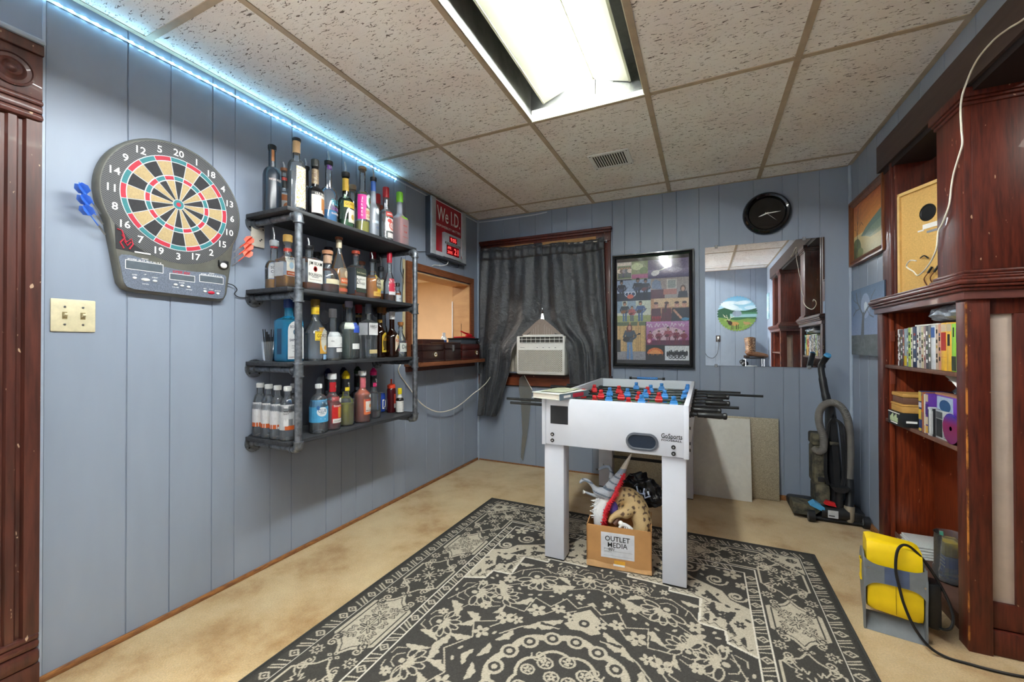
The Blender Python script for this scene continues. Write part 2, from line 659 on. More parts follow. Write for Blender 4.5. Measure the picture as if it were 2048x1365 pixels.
# floor: worn beige carpet
def carpet_mat():
    m, nt, out = _nodes('carpet')
    L = nt.links.new
    b = N(nt, 'ShaderNodeBsdfPrincipled', Roughness=0.95)
    b.inputs['Specular IOR Level'].default_value = 0.1
    b.inputs['Sheen Weight'].default_value = 0.3
    tc = N(nt, 'ShaderNodeTexCoord')
    n1 = N(nt, 'ShaderNodeTexNoise', Scale=2.6, Detail=6.0, Roughness=0.65)
    n2 = N(nt, 'ShaderNodeTexNoise', Scale=170.0, Detail=4.0, Roughness=.7)
    n3 = N(nt, 'ShaderNodeTexNoise', Scale=7.0, Detail=3.0)
    for n in (n1, n2, n3):
        L(tc.outputs['Object'], n.inputs['Vector'])
    r1 = N(nt, 'ShaderNodeValToRGB')
    e = r1.color_ramp.elements
    e[0].position, e[0].color = .34, (*srgb('#ab8550'), 1)
    e[1].position, e[1].color = .62, (*srgb('#d3ba8e'), 1)
    k = e.new(.48); k.color = (*srgb('#c8ab7c'), 1)
    L(n1.outputs['Fac'], r1.inputs['Fac'])
    r2 = N(nt, 'ShaderNodeMapRange')
    r2.inputs['To Min'].default_value = .50; r2.inputs['To Max'].default_value = 1.36
    L(n2.outputs['Fac'], r2.inputs['Value'])
    r3 = N(nt, 'ShaderNodeMapRange')
    r3.inputs['To Min'].default_value = .88; r3.inputs['To Max'].default_value = 1.1
    L(n3.outputs['Fac'], r3.inputs['Value'])
    mm = N(nt, 'ShaderNodeMath', _operation='MULTIPLY')
    L(r2.outputs[0], mm.inputs[0]); L(r3.outputs[0], mm.inputs[1])
    mu = N(nt, 'ShaderNodeVectorMath', _operation='SCALE')
    L(r1.outputs['Color'], mu.inputs[0]); L(mm.outputs[0], mu.inputs['Scale'])
    L(mu.outputs['Vector'], b.inputs['Base Color'])
    bp = N(nt, 'ShaderNodeBump', Strength=0.7, Distance=0.006)
    L(n2.outputs['Fac'], bp.inputs['Height']); L(bp.outputs['Normal'], b.inputs['Normal'])
    L(b.outputs['BSDF'], out.inputs['Surface'])
    return m


mb = MB()
mb.box(-2.4, 4.4, -DEEP - .14, 1.2, -.06, 0, carpet_mat())
struct('floor', mb)


# ceiling: lay-in tiles with worm-hole fissures
def tile_mat():
    m, nt, out = _nodes('ceiling_tile')
    L = nt.links.new
    b = N(nt, 'ShaderNodeBsdfPrincipled', Roughness=0.9)
    tc = N(nt, 'ShaderNodeTexCoord')
    mp = N(nt, 'ShaderNodeMapping'); mp.inputs['Scale'].default_value = (38, 120, 1)
    n0 = N(nt, 'ShaderNodeTexNoise', Scale=6.0, Detail=2.0)
    L(tc.outputs['Object'], n0.inputs['Vector'])
    ad = N(nt, 'ShaderNodeVectorMath', _operation='MULTIPLY_ADD')
    ad.inputs[1].default_value = (.03, .03, 0)
    L(n0.outputs['Color'], ad.inputs[0]); L(tc.outputs['Object'], ad.inputs[2])
    L(ad.outputs[0], mp.inputs['Vector'])
    n1 = N(nt, 'ShaderNodeTexNoise', Scale=1.0, Detail=2.5, Roughness=0.6, Distortion=1.2)
    L(mp.outputs['Vector'], n1.inputs['Vector'])
    r = N(nt, 'ShaderNodeValToRGB')
    e = r.color_ramp.elements
    e[0].position, e[0].color = .350, (*srgb('#6a605c'), 1)
    e[1].position, e[1].color = .392, (*srgb('#f6f4f3'), 1)
    L(n1.outputs['Fac'], r.inputs['Fac'])
    n2 = N(nt, 'ShaderNodeTexNoise', Scale=3.0, Detail=3.0)
    L(tc.outputs['Object'], n2.inputs['Vector'])
    r2 = N(nt, 'ShaderNodeValToRGB')
    r2.color_ramp.elements[0].position, r2.color_ramp.elements[0].color = .35, (.95, .90, .89, 1)
    r2.color_ramp.elements[1].position, r2.color_ramp.elements[1].color = .6, (1, 1, 1, 1)
    L(n2.outputs['Fac'], r2.inputs['Fac'])
    mx = N(nt, 'ShaderNodeMix', _data_type='RGBA', _blend_type='MULTIPLY')
    mx.inputs['Factor'].default_value = 1
    L(r.outputs['Color'], mx.inputs[6]); L(r2.outputs['Color'], mx.inputs[7])
    L(mx.outputs[2], b.inputs['Base Color'])
    bp = N(nt, 'ShaderNodeBump', Strength=0.5, Distance=0.003)
    L(n1.outputs['Fac'], bp.inputs['Height']); L(bp.outputs['Normal'], b.inputs['Normal'])
    L(b.outputs['BSDF'], out.inputs['Surface'])
    return m


TILE = tile_mat()
XS = [0, .536, 1.146, 1.755, 2.365, W]
YS = [0, -.231, -1.42, -2.64, -3.86, -DEEP]
HOLE = (1.146, 1.755, -3.86, -1.42)
mb = MB()
for i in range(5):
    for j in range(5):
        if i == 2 and j in (2, 3):
            continue
        mb.box(XS[i], XS[i + 1], YS[j + 1], YS[j], H, H + .016, TILE)
mb.box(-2.4, 1.0, -DEEP - .2, .2, H + .40, H + .44, PAINT)
PLEN = mat('plenum_grey', '#7b7c78', rough=0.9, var=0.15, scale=8)
FOIL = mat('duct_foil', '#c8cbc8', rough=0.25, metal=1.0, var=0.1, scale=30, bump=0.6, bscale=60, aniso=(1, .2, 1))
x0, x1, y0, y1 = HOLE
mb.box(x0 - .02, x0, y0, y1, H + .016, H + .25, PLEN)
mb.box(x1, x1 + .02, y0, y1, H + .016, H + .25, PLEN)
mb.box(x0 - .02, x1 + .02, y0 - .02, y0, H + .016, H + .25, PLEN)
mb.box(x0 - .02, x1 + .02, y1, y1 + .02, H + .016, H + .25, PLEN)
mb.box(x0 - .02, x1 + .02, y0, y1, H + .25, H + .27, PLEN)
mb.box(x1 - .16, x1 - .002, y1 - .02, y1 - .004, H + .02, H + .16, FOIL)
struct('ceiling', mb, smooth=0)
mb = MB()
TBAR = mat('tee_bar', '#b9a893', rough=0.6, var=0.08, scale=12)
for x in XS[1:-1]:
    mb.box(x - .013, x + .013, -DEEP, 0, H - .004, H + .002, TBAR)
for y in YS[1:-1]:
    for xa, xb in (((0, x0 + .012), (x1 - .012, W)) if -3.8 < y < -2 else ((0, W),)):
        mb.box(xa, xb, y - .012, y + .012, H - .0035, H + .002, TBAR)
mb.box(0, .022, -DEEP, 0, H - .003, H + .002, TBAR); mb.box(W - .022, W, -DEEP, 0, H - .003, H + .002, TBAR)
mb.box(0, W, -.016, 0, H - .003, H + .002, TBAR); mb.box(0, W, -DEEP, -DEEP + .02, H - .003, H + .002, TBAR)
struct('ceiling_grid', mb)
mb = MB()
CREAM = mat('cream_enamel', '#f3f0dc', rough=0.4, var=0.03)
mb.box(x0 + .012, x1 - .012, y1 - .018, y1 - .010, H - .006, H + .055, CREAM)
mb.box(x0 + .010, x0 + .016, y0, y1 - .01, H - .004, H + .02, CREAM)
mb.box(x1 - .016, x1 - .012, y0, y1 - .01, H - .004, H + .02, CREAM)
struct('trim_recess', mb)

# skirting strips and corner beads
WORN = mat('worn_pine_strip', '#a8713c', rough=0.7, scale=18, col2='#6e4a34', aniso=(6, 1.2, 6))
mb = MB(); mb.box(0, .012, -2.93, 0, 0, .022, WORN, bev=.004); struct('baseboard_left', mb)
mb = MB(); mb.box(2.30, W, -.014, 0, 0, .035, WORN, bev=.004); mb.box(0, 1.3, -.010, 0, 0, .012, WORN, bev=.003); struct('baseboard_back', mb)
mb = MB(); mb.box(W - .016, W, -.58, 0, 0, .04, WORN, bev=.004); struct('baseboard_right', mb)
mb = MB(); mb.cyl((.008, -.008, 0), (.008, -.008, H), .011, PAINTT, seg=10); struct('trim_1', mb)
mb = MB(); mb.cyl((W - .008, -.008, 0), (W - .008, -.008, H), .011, PAINTT, seg=10); struct('trim_2', mb)
mb = MB(); mb.box(0, .004, -2.9235, -2.9165, 0, H, PAINTT); struct('trim_3', mb)

# carved door casing at the left edge
mb = MB()
CAS = mat('casing_wood', '#5c3128', rough=0.4, scale=10, col2='#39201b', speck=('#b89a80', 60, .71), aniso=(5, 5, .4), bump=.12, bscale=30, coat=.3)
ya, yb = DY1, -2.929
prof = [(0, 0), (0, .024), (.010, .024), (.016, .012), (.024, .012), (.030, .022), (.048, .022), (.052, .014), (.060, .014), (.066, .022), (.084, .022), (.090, .012), (.098, .012), (.104, .024), (.139, .024), (.139, 0)]
mb.strip(prof, (0, ya, .18), (0, 1, 0), (1, 0, 0), (0, 0, 1.675), CAS)
mb.box(0, .030, ya - .002, yb + .001, 0, .085, CAS, bev=.003)
mb.box(0, .036, ya - .004, yb + .002, .085, .135, CAS, bev=.014)
mb.box(0, .032, ya - .002, yb + .001, .135, .163, CAS, bev=.010)
mb.box(0, .029, ya, yb, .163, .182, CAS, bev=.006)
mb.box(0, .036, ya - .004, yb + .003, 1.850, 1.877, CAS, bev=.012)
mb.box(0, .030, ya, yb, 1.877, 1.902, CAS, bev=.004)
mb.box(0, .034, ya - .003, yb + .002, 1.902, 1.922, CAS, bev=.008)
mb.box(0, .028, ya, yb, 1.922, 2.068, CAS, bev=.003)
mb.box(0, .034, ya - .003, yb + .002, 2.068, 2.104, CAS, bev=.004)
cz, cy = 1.992, (ya + yb) / 2
ros = [(.052, .0), (.052, .008), (.046, .010), (.044, .004), (.034, .002), (.026, .006), (.022, .012), (.017, .006), (.013, .004), (.008, .010), (.003, .013), (0, .013)]
vs, fs = [], []
seg = 32
for r, d in ros:
    for i in range(seg):
        t = 2 * PI * i / seg
        vs.append((.027 + d, cy + r * math.cos(t), cz + r * math.sin(t)))
for k in range(len(ros) - 1):
    for i in range(seg):
        j = (i + 1) % seg
        fs.append((k * seg + i, k * seg + j, (k + 1) * seg + j, (k + 1) * seg + i))
mb.add(vs, fs, CAS)
mb.box(0, .040, -4.0, yb + .004, 2.104, 2.122, PAINTT, bev=.006)
mb.box(0, .026, -4.0, ya - .004, 2.03, 2.104, CAS, bev=.004)
mb.box(-.18, 0, ya - .02, ya, 0, 2.03, CAS)
struct('door_1', mb, cat='door')

HALL = mat('hall_plaster', '#d9d6cf', rough=.85)
mb = MB()
mb.box(-2.36, -2.3, -4.6, -2.06, 0, 2.4, HALL); mb.box(-2.3, -.18, -4.66, -4.6, 0, 2.4, HALL); mb.box(-2.3, -.18, -2.062, -2.0, 0, 2.4, HALL)
mb.box(-.19, -.181, -4.6, DY0, 0, 2.4, HALL); mb.box(-.19, -.181, DY1, -2.06, 0, 2.4, HALL); mb.box(-.19, -.181, DY0, DY1, 2.03, 2.4, HALL)
mb.box(-2.36, -.18, -4.66, -2.06, 2.34, 2.4, HALL); mb.box(-2.3, 0, -4.66, -DEEP - .14, -.06, 0, HALL)
struct('wall_hall', mb)
# ---- serving hatch to the lit room on the left
OUTW = mat('annex_plaster', '#dcc5a6', rough=0.8, var=0.04, scale=3)
mb = MB()
mb.box(-2.3, -.18, 1.0, 1.06, 0, 2.33, OUTW)
mb.box(-2.36, -2.3, -2.0, 1.06, 0, 2.33, OUTW)
mb.box(-2.36, -.18, -2.06, -2.0, 0, 2.33, OUTW)
mb.box(-.184, -.181, -2.0, HY0 - .02, 0, 2.33, OUTW); mb.box(-.184, -.181, HY1 + .02, 1.0, 0, 2.33, OUTW)
mb.box(-.184, -.181, HY0 - .02, HY1 + .02, 0, HZ0 - .02, OUTW); mb.box(-.184, -.181, HY0 - .02, HY1 + .02, HZ1 + .02, 2.33, OUTW)
struct('wall_annex', mb)
mb = MB(); mb.box(-2.36, -.18, -2.06, 1.06, 1.945, 1.98, mat('annex_ceiling', '#e9e5dd', rough=.9)); struct('ceiling_annex', mb)
mb = MB()
fw = .058
def mitre(mb, y0, y1, z0, z1, w, m, t=.018):
    o = [(y0, z0), (y1, z0), (y1, z1), (y0, z1)]
    i = [(y0 + w, z0 + w), (y1 - w, z0 + w), (y1 - w, z1 - w), (y0 + w, z1 - w)]
    for k in range(4):
        a, b, c, d = o[k], o[(k + 1) % 4], i[(k + 1) % 4], i[k]
        mb.prism([a, b, c, d], (0, 0, 0), (0, 1, 0), (0, 0, 1), (t, 0, 0), m)
mitre(mb, HY0 - .045, HY1 + .05, .93, HZ1 + .062, .052, HWOOD)
win2 = struct('window_2', mb, cat='window')
mb = MB()
mb.box(-.186, .002, HY0, HY0 + .010, HZ0, HZ1, TANWOOD); mb.box(-.186, .002, HY1 - .010, HY1, HZ0, HZ1, TANWOOD)
mb.box(-.186, .002, HY0, HY1, HZ1 - .010, HZ1, TANWOOD)
mb.box(-.190, -.180, HY1 - .014, HY1 - .004, HZ0, HZ1 - .15, WHITEP)
struct('window_lining', mb, win2)
mb = MB()
mb.box(-.19, .15, HY0 - .06, HY1 + .03, .955, .985, HWOOD, bev=.004)
struct('window_sill', mb, win2)
mb = MB()
mb.box(.0, .028, HY0 - .05, HY1 + .05, .915, .955, mat('sill_apron', '#512a20', rough=.45, var=.15), bev=.004)
struct('window_apron', mb, win2)

# ---- window in the back wall
mb = MB()
mb.box(.045, 1.292, -.030, 0, 1.985, 2.060, DWOOD, bev=.004)
mb.box(.040, 1.297, -.040, 0, 2.060, 2.082, DWOOD, bev=.006); mb.box(.035, 1.302, -.046, 0, 2.082, 2.104, DWOOD, bev=.006)
mb.box(1.226, 1.290, -.022, 0, .80, 1.985, DWOOD, bev=.003)
mb.box(.055, .122, -.022, 0, .80, 1.985, DWOOD, bev=.003)
win1 = struct('window_1', mb, cat='window')
mb = MB()
SASH = mat('sash_paint', '#5a3020', rough=.5)
for a in (WX0, WX1 - .04):
    mb.box(a, a + .04, .05, .08, WZ0, WZ1, SASH)
mb.box(WX0, WX1, .05, .08, WZ0, WZ0 + .03, SASH); mb.box(WX0, WX1, .05, .08, WZ1 - .04, WZ1, SASH); mb.box(WX0, WX1, .05, .08, 1.40, 1.44, SASH)
struct('window_sash', mb, win1)
mb = MB(); mb.box(WX0, WX1, .062, .066, WZ0, WZ1, glass('pane_glass')); struct('window_glass', mb, win1)
mb = MB(); mb.box(.06, 1.30, -.045, 0, .833, .850, mat('sill_dark', '#2d1a16', rough=.5), bev=.004); struct('window_sill', mb, win1)
mb = MB()
APR = mat('apron_wood', '#8f4a2c', rough=.5, scale=9, aniso=(1, 4, 4), col2='#6d3420')
mb.box(.02, 1.30, -.020, 0, .738, .833, APR); mb.box(.02, 1.30, -.024, 0, .812, .833, DWOOD); mb.box(.02, 1.30, -.014, 0, .728, .738, BLACKP)
struct('window_apron', mb, win1)

# ---- the dim space behind the cased opening on the right
mb = MB()
DK = mat('far_room_dimmed', '#3a3d44', rough=.8)  # wall blue darkened so the colour itself carries the room's dimness
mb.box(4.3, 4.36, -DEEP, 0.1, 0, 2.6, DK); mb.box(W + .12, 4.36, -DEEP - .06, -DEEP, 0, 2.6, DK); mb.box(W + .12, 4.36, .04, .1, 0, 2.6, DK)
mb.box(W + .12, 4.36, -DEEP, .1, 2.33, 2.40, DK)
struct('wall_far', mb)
mb = MB()
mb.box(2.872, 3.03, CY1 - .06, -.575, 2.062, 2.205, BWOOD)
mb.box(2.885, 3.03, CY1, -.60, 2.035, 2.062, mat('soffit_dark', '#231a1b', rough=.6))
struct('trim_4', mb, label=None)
# ------------------------------------------------------------------ camera
cam = bpy.data.cameras.new('camera')
cam.sensor_width = 36.0
cam.lens = 825.0 * 36 / 2048
cam.clip_start = 0.02
co = bpy.data.objects.new('camera', cam)
COL.objects.link(co)
yaw, pit, rol = math.radians(-24.985), math.radians(.4227), math.radians(-.1)
fwd = V((math.sin(yaw) * math.cos(pit), math.cos(yaw) * math.cos(pit), math.sin(pit)))
rgt = V((math.cos(yaw), -math.sin(yaw), 0)); upv = rgt.cross(fwd)
r2, u2 = rgt * math.cos(rol) + upv * math.sin(rol), upv * math.cos(rol) - rgt * math.sin(rol)
Mx = Matrix((r2, u2, -fwd)).transposed().to_4x4()
Mx.translation = V((1.9993, -3.5036, 1.1198))
co.matrix_world = Mx
SC.camera = co

# ------------------------------------------------------------------ world + light
wd = bpy.data.worlds.new('sky'); SC.world = wd
wd.use_nodes = True
bg = wd.node_tree.nodes['Background']
sky = wd.node_tree.nodes.new('ShaderNodeTexSky')
sky.sky_type = 'NISHITA' if 'NISHITA' in [e.identifier for e in sky.bl_rna.properties['sky_type'].enum_items] else sky.sky_type
sky.sun_disc = False
sky.sun_elevation = math.radians(48)
wd.node_tree.links.new(sky.outputs[0], bg.inputs['Color'])
bg.inputs['Strength'].default_value = 0.5

SC.view_settings.view_transform = 'Standard'
SC.view_settings.look = 'None'
SC.view_settings.gamma = 1.0
SC.view_settings.exposure = EXPOSURE
SC.view_settings.use_curve_mapping = False
cy = SC.cycles
cy.max_bounces = 14; cy.diffuse_bounces = 8; cy.glossy_bounces = 5; cy.transparent_max_bounces = 40; cy.transmission_bounces = 6
cy.sample_clamp_indirect = 8.0
cy.caustics_reflective = False; cy.caustics_refractive = False
cy.use_denoising = True


def area(name, loc, rot, sx, sy, power, col):
    l = bpy.data.lights.new(name, 'AREA')
    l.shape = 'RECTANGLE'; l.size = sx; l.size_y = sy
    l.energy = power; l.color = col
    o = bpy.data.objects.new(name, l); COL.objects.link(o)
    o.location = loc; o.rotation_euler = rot
    return o


area('annex_lamp', (-1.2, -.5, 1.93), (0, 0, 0), .5, .5, ANNEXW, (1, .93, .84))
area('hall_fill_light', (-2.28, -3.5, 1.15), (0, -PI / 2, 0), 1.7, 1.2, HALL_FILLW, (.97, .98, 1.0))  # added area light in the unseen hall, fills the room through the doorway
area('far_room_light', (3.75, -2.2, 2.31), (0, 0, 0), .3, .3, FARW, (1, .9, .8))  # small unseen area light behind the cased opening

# ------------------------------------------------------------------ fluorescent shop light hung in the open ceiling bay
t = thing('ceiling_light', 'open two tube fluorescent light in the ceiling bay with white reflector wings', 'ceiling light', (1.45, -2.04, 2.40))
REFL = mat('reflector_enamel', '#929282', rough=0.35, var=0.03, scale=6)
LY0, LY1 = -3.84, -1.447
mb = MB(); mb.box(1.405, 1.495, LY0, LY1 + .012, 2.452, 2.52, REFL, bev=.004); obj('channel', mb, t, True)
for s, xi, xo in ((-1, 1.374, 1.236), (1, 1.512, 1.672)):
    mb = MB()
    mb.prism([(xi, 2.452), (xo, 2.402), (xo, 2.398), (xo + s * .010, 2.399), (xo + s * .010, 2.404), (xi, 2.457)], (0, LY0, 0), (1, 0, 0), (0, 0, 1), (0, LY1 - LY0, 0), REFL)
    xm = 1.405 if s < 0 else 1.495
    mb.prism([(xi, 2.452), (xm, 2.470), (xm, 2.474), (xi, 2.457)], (0, LY0, 0), (1, 0, 0), (0, 0, 1), (0, LY1 - LY0, 0), REFL)
    obj('reflector_wing', mb, t, True)
TUBE = emission('tube_glow', (.94, .99, 1.0), TUBEW)
for x in (1.420, 1.480):
    mb = MB(); mb.cyl((x, LY0 + .02, 2.417), (x, LY1 + .008, 2.417), .014, TUBE, seg=14)
    o = obj('fluorescent_tube', mb, t, True)
    for ya_, yb_ in ((LY1 + .008, LY1 + .016), (LY0 + .012, LY0 + .02)):
        mb = MB(); mb.cyl((x, ya_, 2.417), (x, yb_, 2.417), .0145, CHROME, seg=14); obj('tube_cap', mb, o, True)
mb = MB(); mb.box(1.400, 1.500, LY1 + .014, LY1 + .022, 2.365, 2.47, CREAM, bev=.002); obj('end_bracket', mb, t, True)
mb = MB(); mb.tube([(1.385, LY1 + .01, 2.45), (1.384, LY1 + .012, 2.41), (1.386, LY1 + .012, 2.37), (1.384, LY1 + .014, 2.335)], .0012, CREAM, seg=5); obj('pull_chain', mb, t, True)

# ------------------------------------------------------------------ ceiling register
t = thing('ceiling_vent', 'small square white air register set in a ceiling tile', 'vent', (1.45, -.785, H))
mb = MB()
for a in ((1.322, 1.348, -.90, -.67), (1.552, 1.578, -.90, -.67), (1.348, 1.552, -.90, -.876), (1.348, 1.552, -.694, -.67)):
    mb.box(a[0], a[1], a[2], a[3], H - .006, H, WHITEP, bev=.001)
for p in ((1.335, -.885), (1.565, -.685), (1.565, -.885), (1.335, -.685)):
    mb.cyl((p[0], p[1], H - .0075), (p[0], p[1], H - .006), .004, BLACKP, seg=8)
obj('frame', mb, t, True)
mb = MB(); mb.box(1.348, 1.552, -.876, -.694, H - .001, H, mat('duct_dark', '#2c2a28', rough=.9)); obj('duct_opening', mb, t, True)
mb = MB()
for i in range(13):
    x = 1.354 + i * .0158
    mb.prism([(0, 0), (.010, -.006), (.011, -.005), (.001, .001)], (x, -.876, H - .001), (1, 0, 0), (0, 0, 1), (0, .182, 0), WHITEP)
obj('louvre_grille', mb, t, True)

# ------------------------------------------------------------------ LED tape along the wall head
def led_z(y):
    return 2.283 + (y + 2.9) * .0115
t = thing('led_strip', 'glowing ice blue LED tape running along the top of the left wall', 'led strip', (0, -2.0, 2.29))
mb = MB()
TAPE = mat('led_tape', '#cfe4ee', rough=.4)
mb.prism([(0, -.005), (.003, -.005), (.003, .005), (0, .005)], (0.0005, -4.1, led_z(-4.1)), (1, 0, 0), (0, 0, 1), (0, 4.1 - 1.18, led_z(-1.18) - led_z(-4.1)), TAPE)
obj('tape', mb, t, True)
LED = emission('led_glow', (.33, .74, 1.0), LEDW)
mb = MB(); mb.box(-.0012, .0026, -.0024, .0024, -.0024, .0024, LED)
d0 = obj('diode', mb, t)
yy = -1.19
k = 0
while yy > -4.05:
    d = d0 if k == 0 else d0.copy()
    if k:
        COL.objects.link(d)
    d.parent = t
    d.location = (.006, yy + 2.0, led_z(yy) - 2.29)
    yy -= .0333; k += 1
t = thing('led_strip', 'unlit white end of the LED tape passing behind the red sign to the corner', 'led strip', (0, -.5, 2.31))
mb = MB()
OFF = mat('led_tape_off', '#d5dbe2', rough=.35)
mb.prism([(0, -.005), (.003, -.005), (.003, .005), (0, .005)], (.0005, -1.18, led_z(-1.18)), (1, 0, 0), (0, 0, 1), (0, 1.165, .003), OFF)
pts = [(.005, -.003), (.2, -.004), (.45, -.003), (.60, -.003), (.72, -.003)]
zz = [2.308, 2.302, 2.302, 2.303, 2.311]
for i in range(4):
    mb.prism([(0, -.005), (.003, -.005), (.003, .005), (0, .005)], (pts[i][0], -.0005, zz[i]), (0, -1, 0), (0, 0, 1), (pts[i + 1][0] - pts[i][0], 0, zz[i + 1] - zz[i]), OFF)
obj('tape', mb, t, True)

# ------------------------------------------------------------------ light switch
t = thing('light_switch', 'yellowed cream double toggle switch plate below the dartboard', 'light switch', (0, -2.845, 1.165))
IV = mat('ivory_plate', '#d2c9a8', rough=.35, var=.08, scale=30)
mb = MB(); mb.box(0, .006, -2.902, -2.788, 1.165, 1.278, IV, bev=.003); obj('plate', mb, t, True)
for y in (-2.868, -2.822):
    mb = MB(); mb.box(.005, .0072, y - .006, y + .006, 1.209, 1.233, mat('toggle_slot', '#8a7a50', rough=.5)); mb.prism([(.005, 1.214), (.020, 1.223), (.019, 1.229), (.005, 1.229)], (0, y - .004, 0), (1, 0, 0), (0, 0, 1), (0, .008, 0), IV); obj('toggle', mb, t, True)
    for z in (1.190, 1.251):
        mb = MB(); mb.cyl((.005, y, z), (.0075, y, z), .0035, CHROME, seg=10); obj('screw', mb, t, True)

# ------------------------------------------------------------------ electronic dartboard
DCY, DCZ = -2.546, 1.697
t = thing('dartboard', 'round electronic dartboard with grey scoring console on the left wall', 'dartboard', (0, DCY, 1.315))
HSG = mat('dart_housing', '#66665f', rough=.5, var=.08, scale=20)
R = .254
out = []
for i in range(41):
    a = math.radians(-28 + (236) * i / 40)
    out.append((DCY + R * math.cos(a), DCZ + R * math.sin(a)))
out += [(-2.752, 1.47), (-2.738, 1.378), (-2.732, 1.350), (-2.720, 1.334), (-2.700, 1.324), (-2.66, 1.321), (-2.40, 1.3145), (-2.376, 1.316), (-2.360, 1.326), (-2.352, 1.342), (-2.336, 1.46)]
mb = MB()
c = (sum(p[0] for p in out) / len(out), sum(p[1] for p in out) / len(out))
ins = lambda k: [(c[0] + (p[0] - c[0]) * k, c[1] + (p[1] - c[1]) * k) for p in out]
lay = [(0, ins(1.0)), (.022, ins(1.0)), (.032, ins(.985)), (.036, ins(.965))]
n = len(out)
vs = [(x, p[0], p[1]) for x, pl in lay for p in pl]
fs = [(k * n + i, k * n + (i + 1) % n, (k + 1) * n + (i + 1) % n, (k + 1) * n + i) for k in range(3) for i in range(n)] + [tuple(range(3 * n, 4 * n))]
mb.add(vs, fs, HSG)
obj('housing', mb, t, True)


def ringsec(mb, r0, r1, a0, a1, x, m, n=6, c=(DCY, DCZ)):
    vs = []
    for i in range(n + 1):
        a = a0 + (a1 - a0) * i / n
        vs += [(x, c[0] + r0 * math.sin(a), c[1] + r0 * math.cos(a)), (x, c[0] + r1 * math.sin(a), c[1] + r1 * math.cos(a))]
    mb.add(vs, [(2 * i, 2 * i + 2, 2 * i + 3, 2 * i + 1) for i in range(n)], m)


DB = mat('dart_black', '#26262a', rough=.6, var=.15, scale=200, bump=.4, bscale=900)
DC = mat('dart_cream', '#b59e72', rough=.6, var=.08, scale=200, bump=.4, bscale=900)
DR = mat('dart_red', '#b41a34', rough=.5, var=.06, scale=200, bump=.3, bscale=900)
DT = mat('dart_teal', '#27787e', rough=.5, var=.06, scale=200, bump=.3, bscale=900)
DW = mat('dart_web', '#c4c8cc', rough=.45)


def net_mat():
    m, nt, out_ = _nodes('dart_catch_ring')
    L = nt.links.new
    b = N(nt, 'ShaderNodeBsdfPrincipled', Roughness=.55)
    tc = N(nt, 'ShaderNodeTexCoord')
    w = []
    for a in (0.75, -0.75):
        mp = N(nt, 'ShaderNodeMapping'); mp.inputs['Rotation'].default_value = (a, 0, 0)
        L(tc.outputs['Object'], mp.inputs['Vector'])
        wv = N(nt, 'ShaderNodeTexWave', _bands_direction='Y', Scale=62.0)
        L(mp.outputs[0], wv.inputs['Vector']); w.append(wv)
    mx = N(nt, 'ShaderNodeMath', _operation='MAXIMUM')
    L(w[0].outputs['Fac'], mx.inputs[0]); L(w[1].outputs['Fac'], mx.inputs[1])
    r = N(nt, 'ShaderNodeValToRGB')
    r.color_ramp.elements[0].position = .86; r.color_ramp.elements[0].color = (*srgb('#141416'), 1)
    r.color_ramp.elements[1].position = .97; r.color_ramp.elements[1].color = (*srgb('#6f7074'), 1)
    L(mx.outputs[0], r.inputs['Fac']); L(r.outputs['Color'], b.inputs['Base Color'])
    L(b.outputs[0], out_.inputs['Surface'])
    return m


NETM = net_mat()
mb = MB()
ringsec(mb, 0.0, .242, 0, 2 * PI, .0366, NETM, 64)
order = [20, 1, 18, 4, 13, 6, 10, 15, 2, 17, 3, 19, 7, 16, 8, 11, 14, 9, 12, 5]
for i, nn in enumerate(order):
    a = i * PI / 10
    mb.text(str(nn), .027, (.037, DCY + .213 * math.sin(a), DCZ + .213 * math.cos(a)), (0, 1, 0), (0, 0, 1), WINK, off=.0006)
obj('number_ring', mb, t, True)
mb = MB()
ringsec(mb, 0, .190, 0, 2 * PI, .0372, DW, 64)
g = .0014
for i in range(20):
    a0, a1 = (i - .5) * PI / 10, (i + .5) * PI / 10
    ca, cb = (DB, DT) if i % 2 == 0 else (DC, DR)
    for r0, r1, m in ((.021, .094, ca), (.098, .112, cb), (.116, .168, ca), (.1715, .187, cb)):
        ga, gb = g / max(r0, .03), g / r1
        vs = []
        for k in range(6):
            f = k / 5
            for r, gg in ((r0, ga), (r1, gb)):
                aa = a0 + gg + (a1 - a0 - 2 * gg) * f
                vs.append((.0382, DCY + r * math.sin(aa), DCZ + r * math.cos(aa)))
        mb.add(vs, [(2 * k, 2 * k + 2, 2 * k + 3, 2 * k + 1) for k in range(5)], m)
ringsec(mb, 0, .0185, 0, 2 * PI, .0382, DT, 24); ringsec(mb, 0, .0085, 0, 2 * PI, .0388, DR, 20)
obj('target_face', mb, t, True)
PANEL = mat('console_panel', '#6b7484', rough=.45, var=.2, scale=260)
mb = MB()
pan = [(-2.722, 1.356), (-2.712, 1.338), (-2.69, 1.331), (-2.39, 1.3235), (-2.372, 1.329), (-2.365, 1.345), (-2.358, 1.425), (-2.366, 1.434), (-2.42, 1.437), (-2.48, 1.430), (-2.546, 1.4285), (-2.60, 1.433), (-2.645, 1.447), (-2.70, 1.459), (-2.728, 1.456), (-2.737, 1.446)]
mb.prism(pan, (.034, 0, 0), (0, 1, 0), (0, 0, 1), (.0035, 0, 0), PANEL)
cons = obj('console', mb, t, True)
SCR = mat('lcd_grey', '#5d666e', rough=.25, var=.06, scale=30)
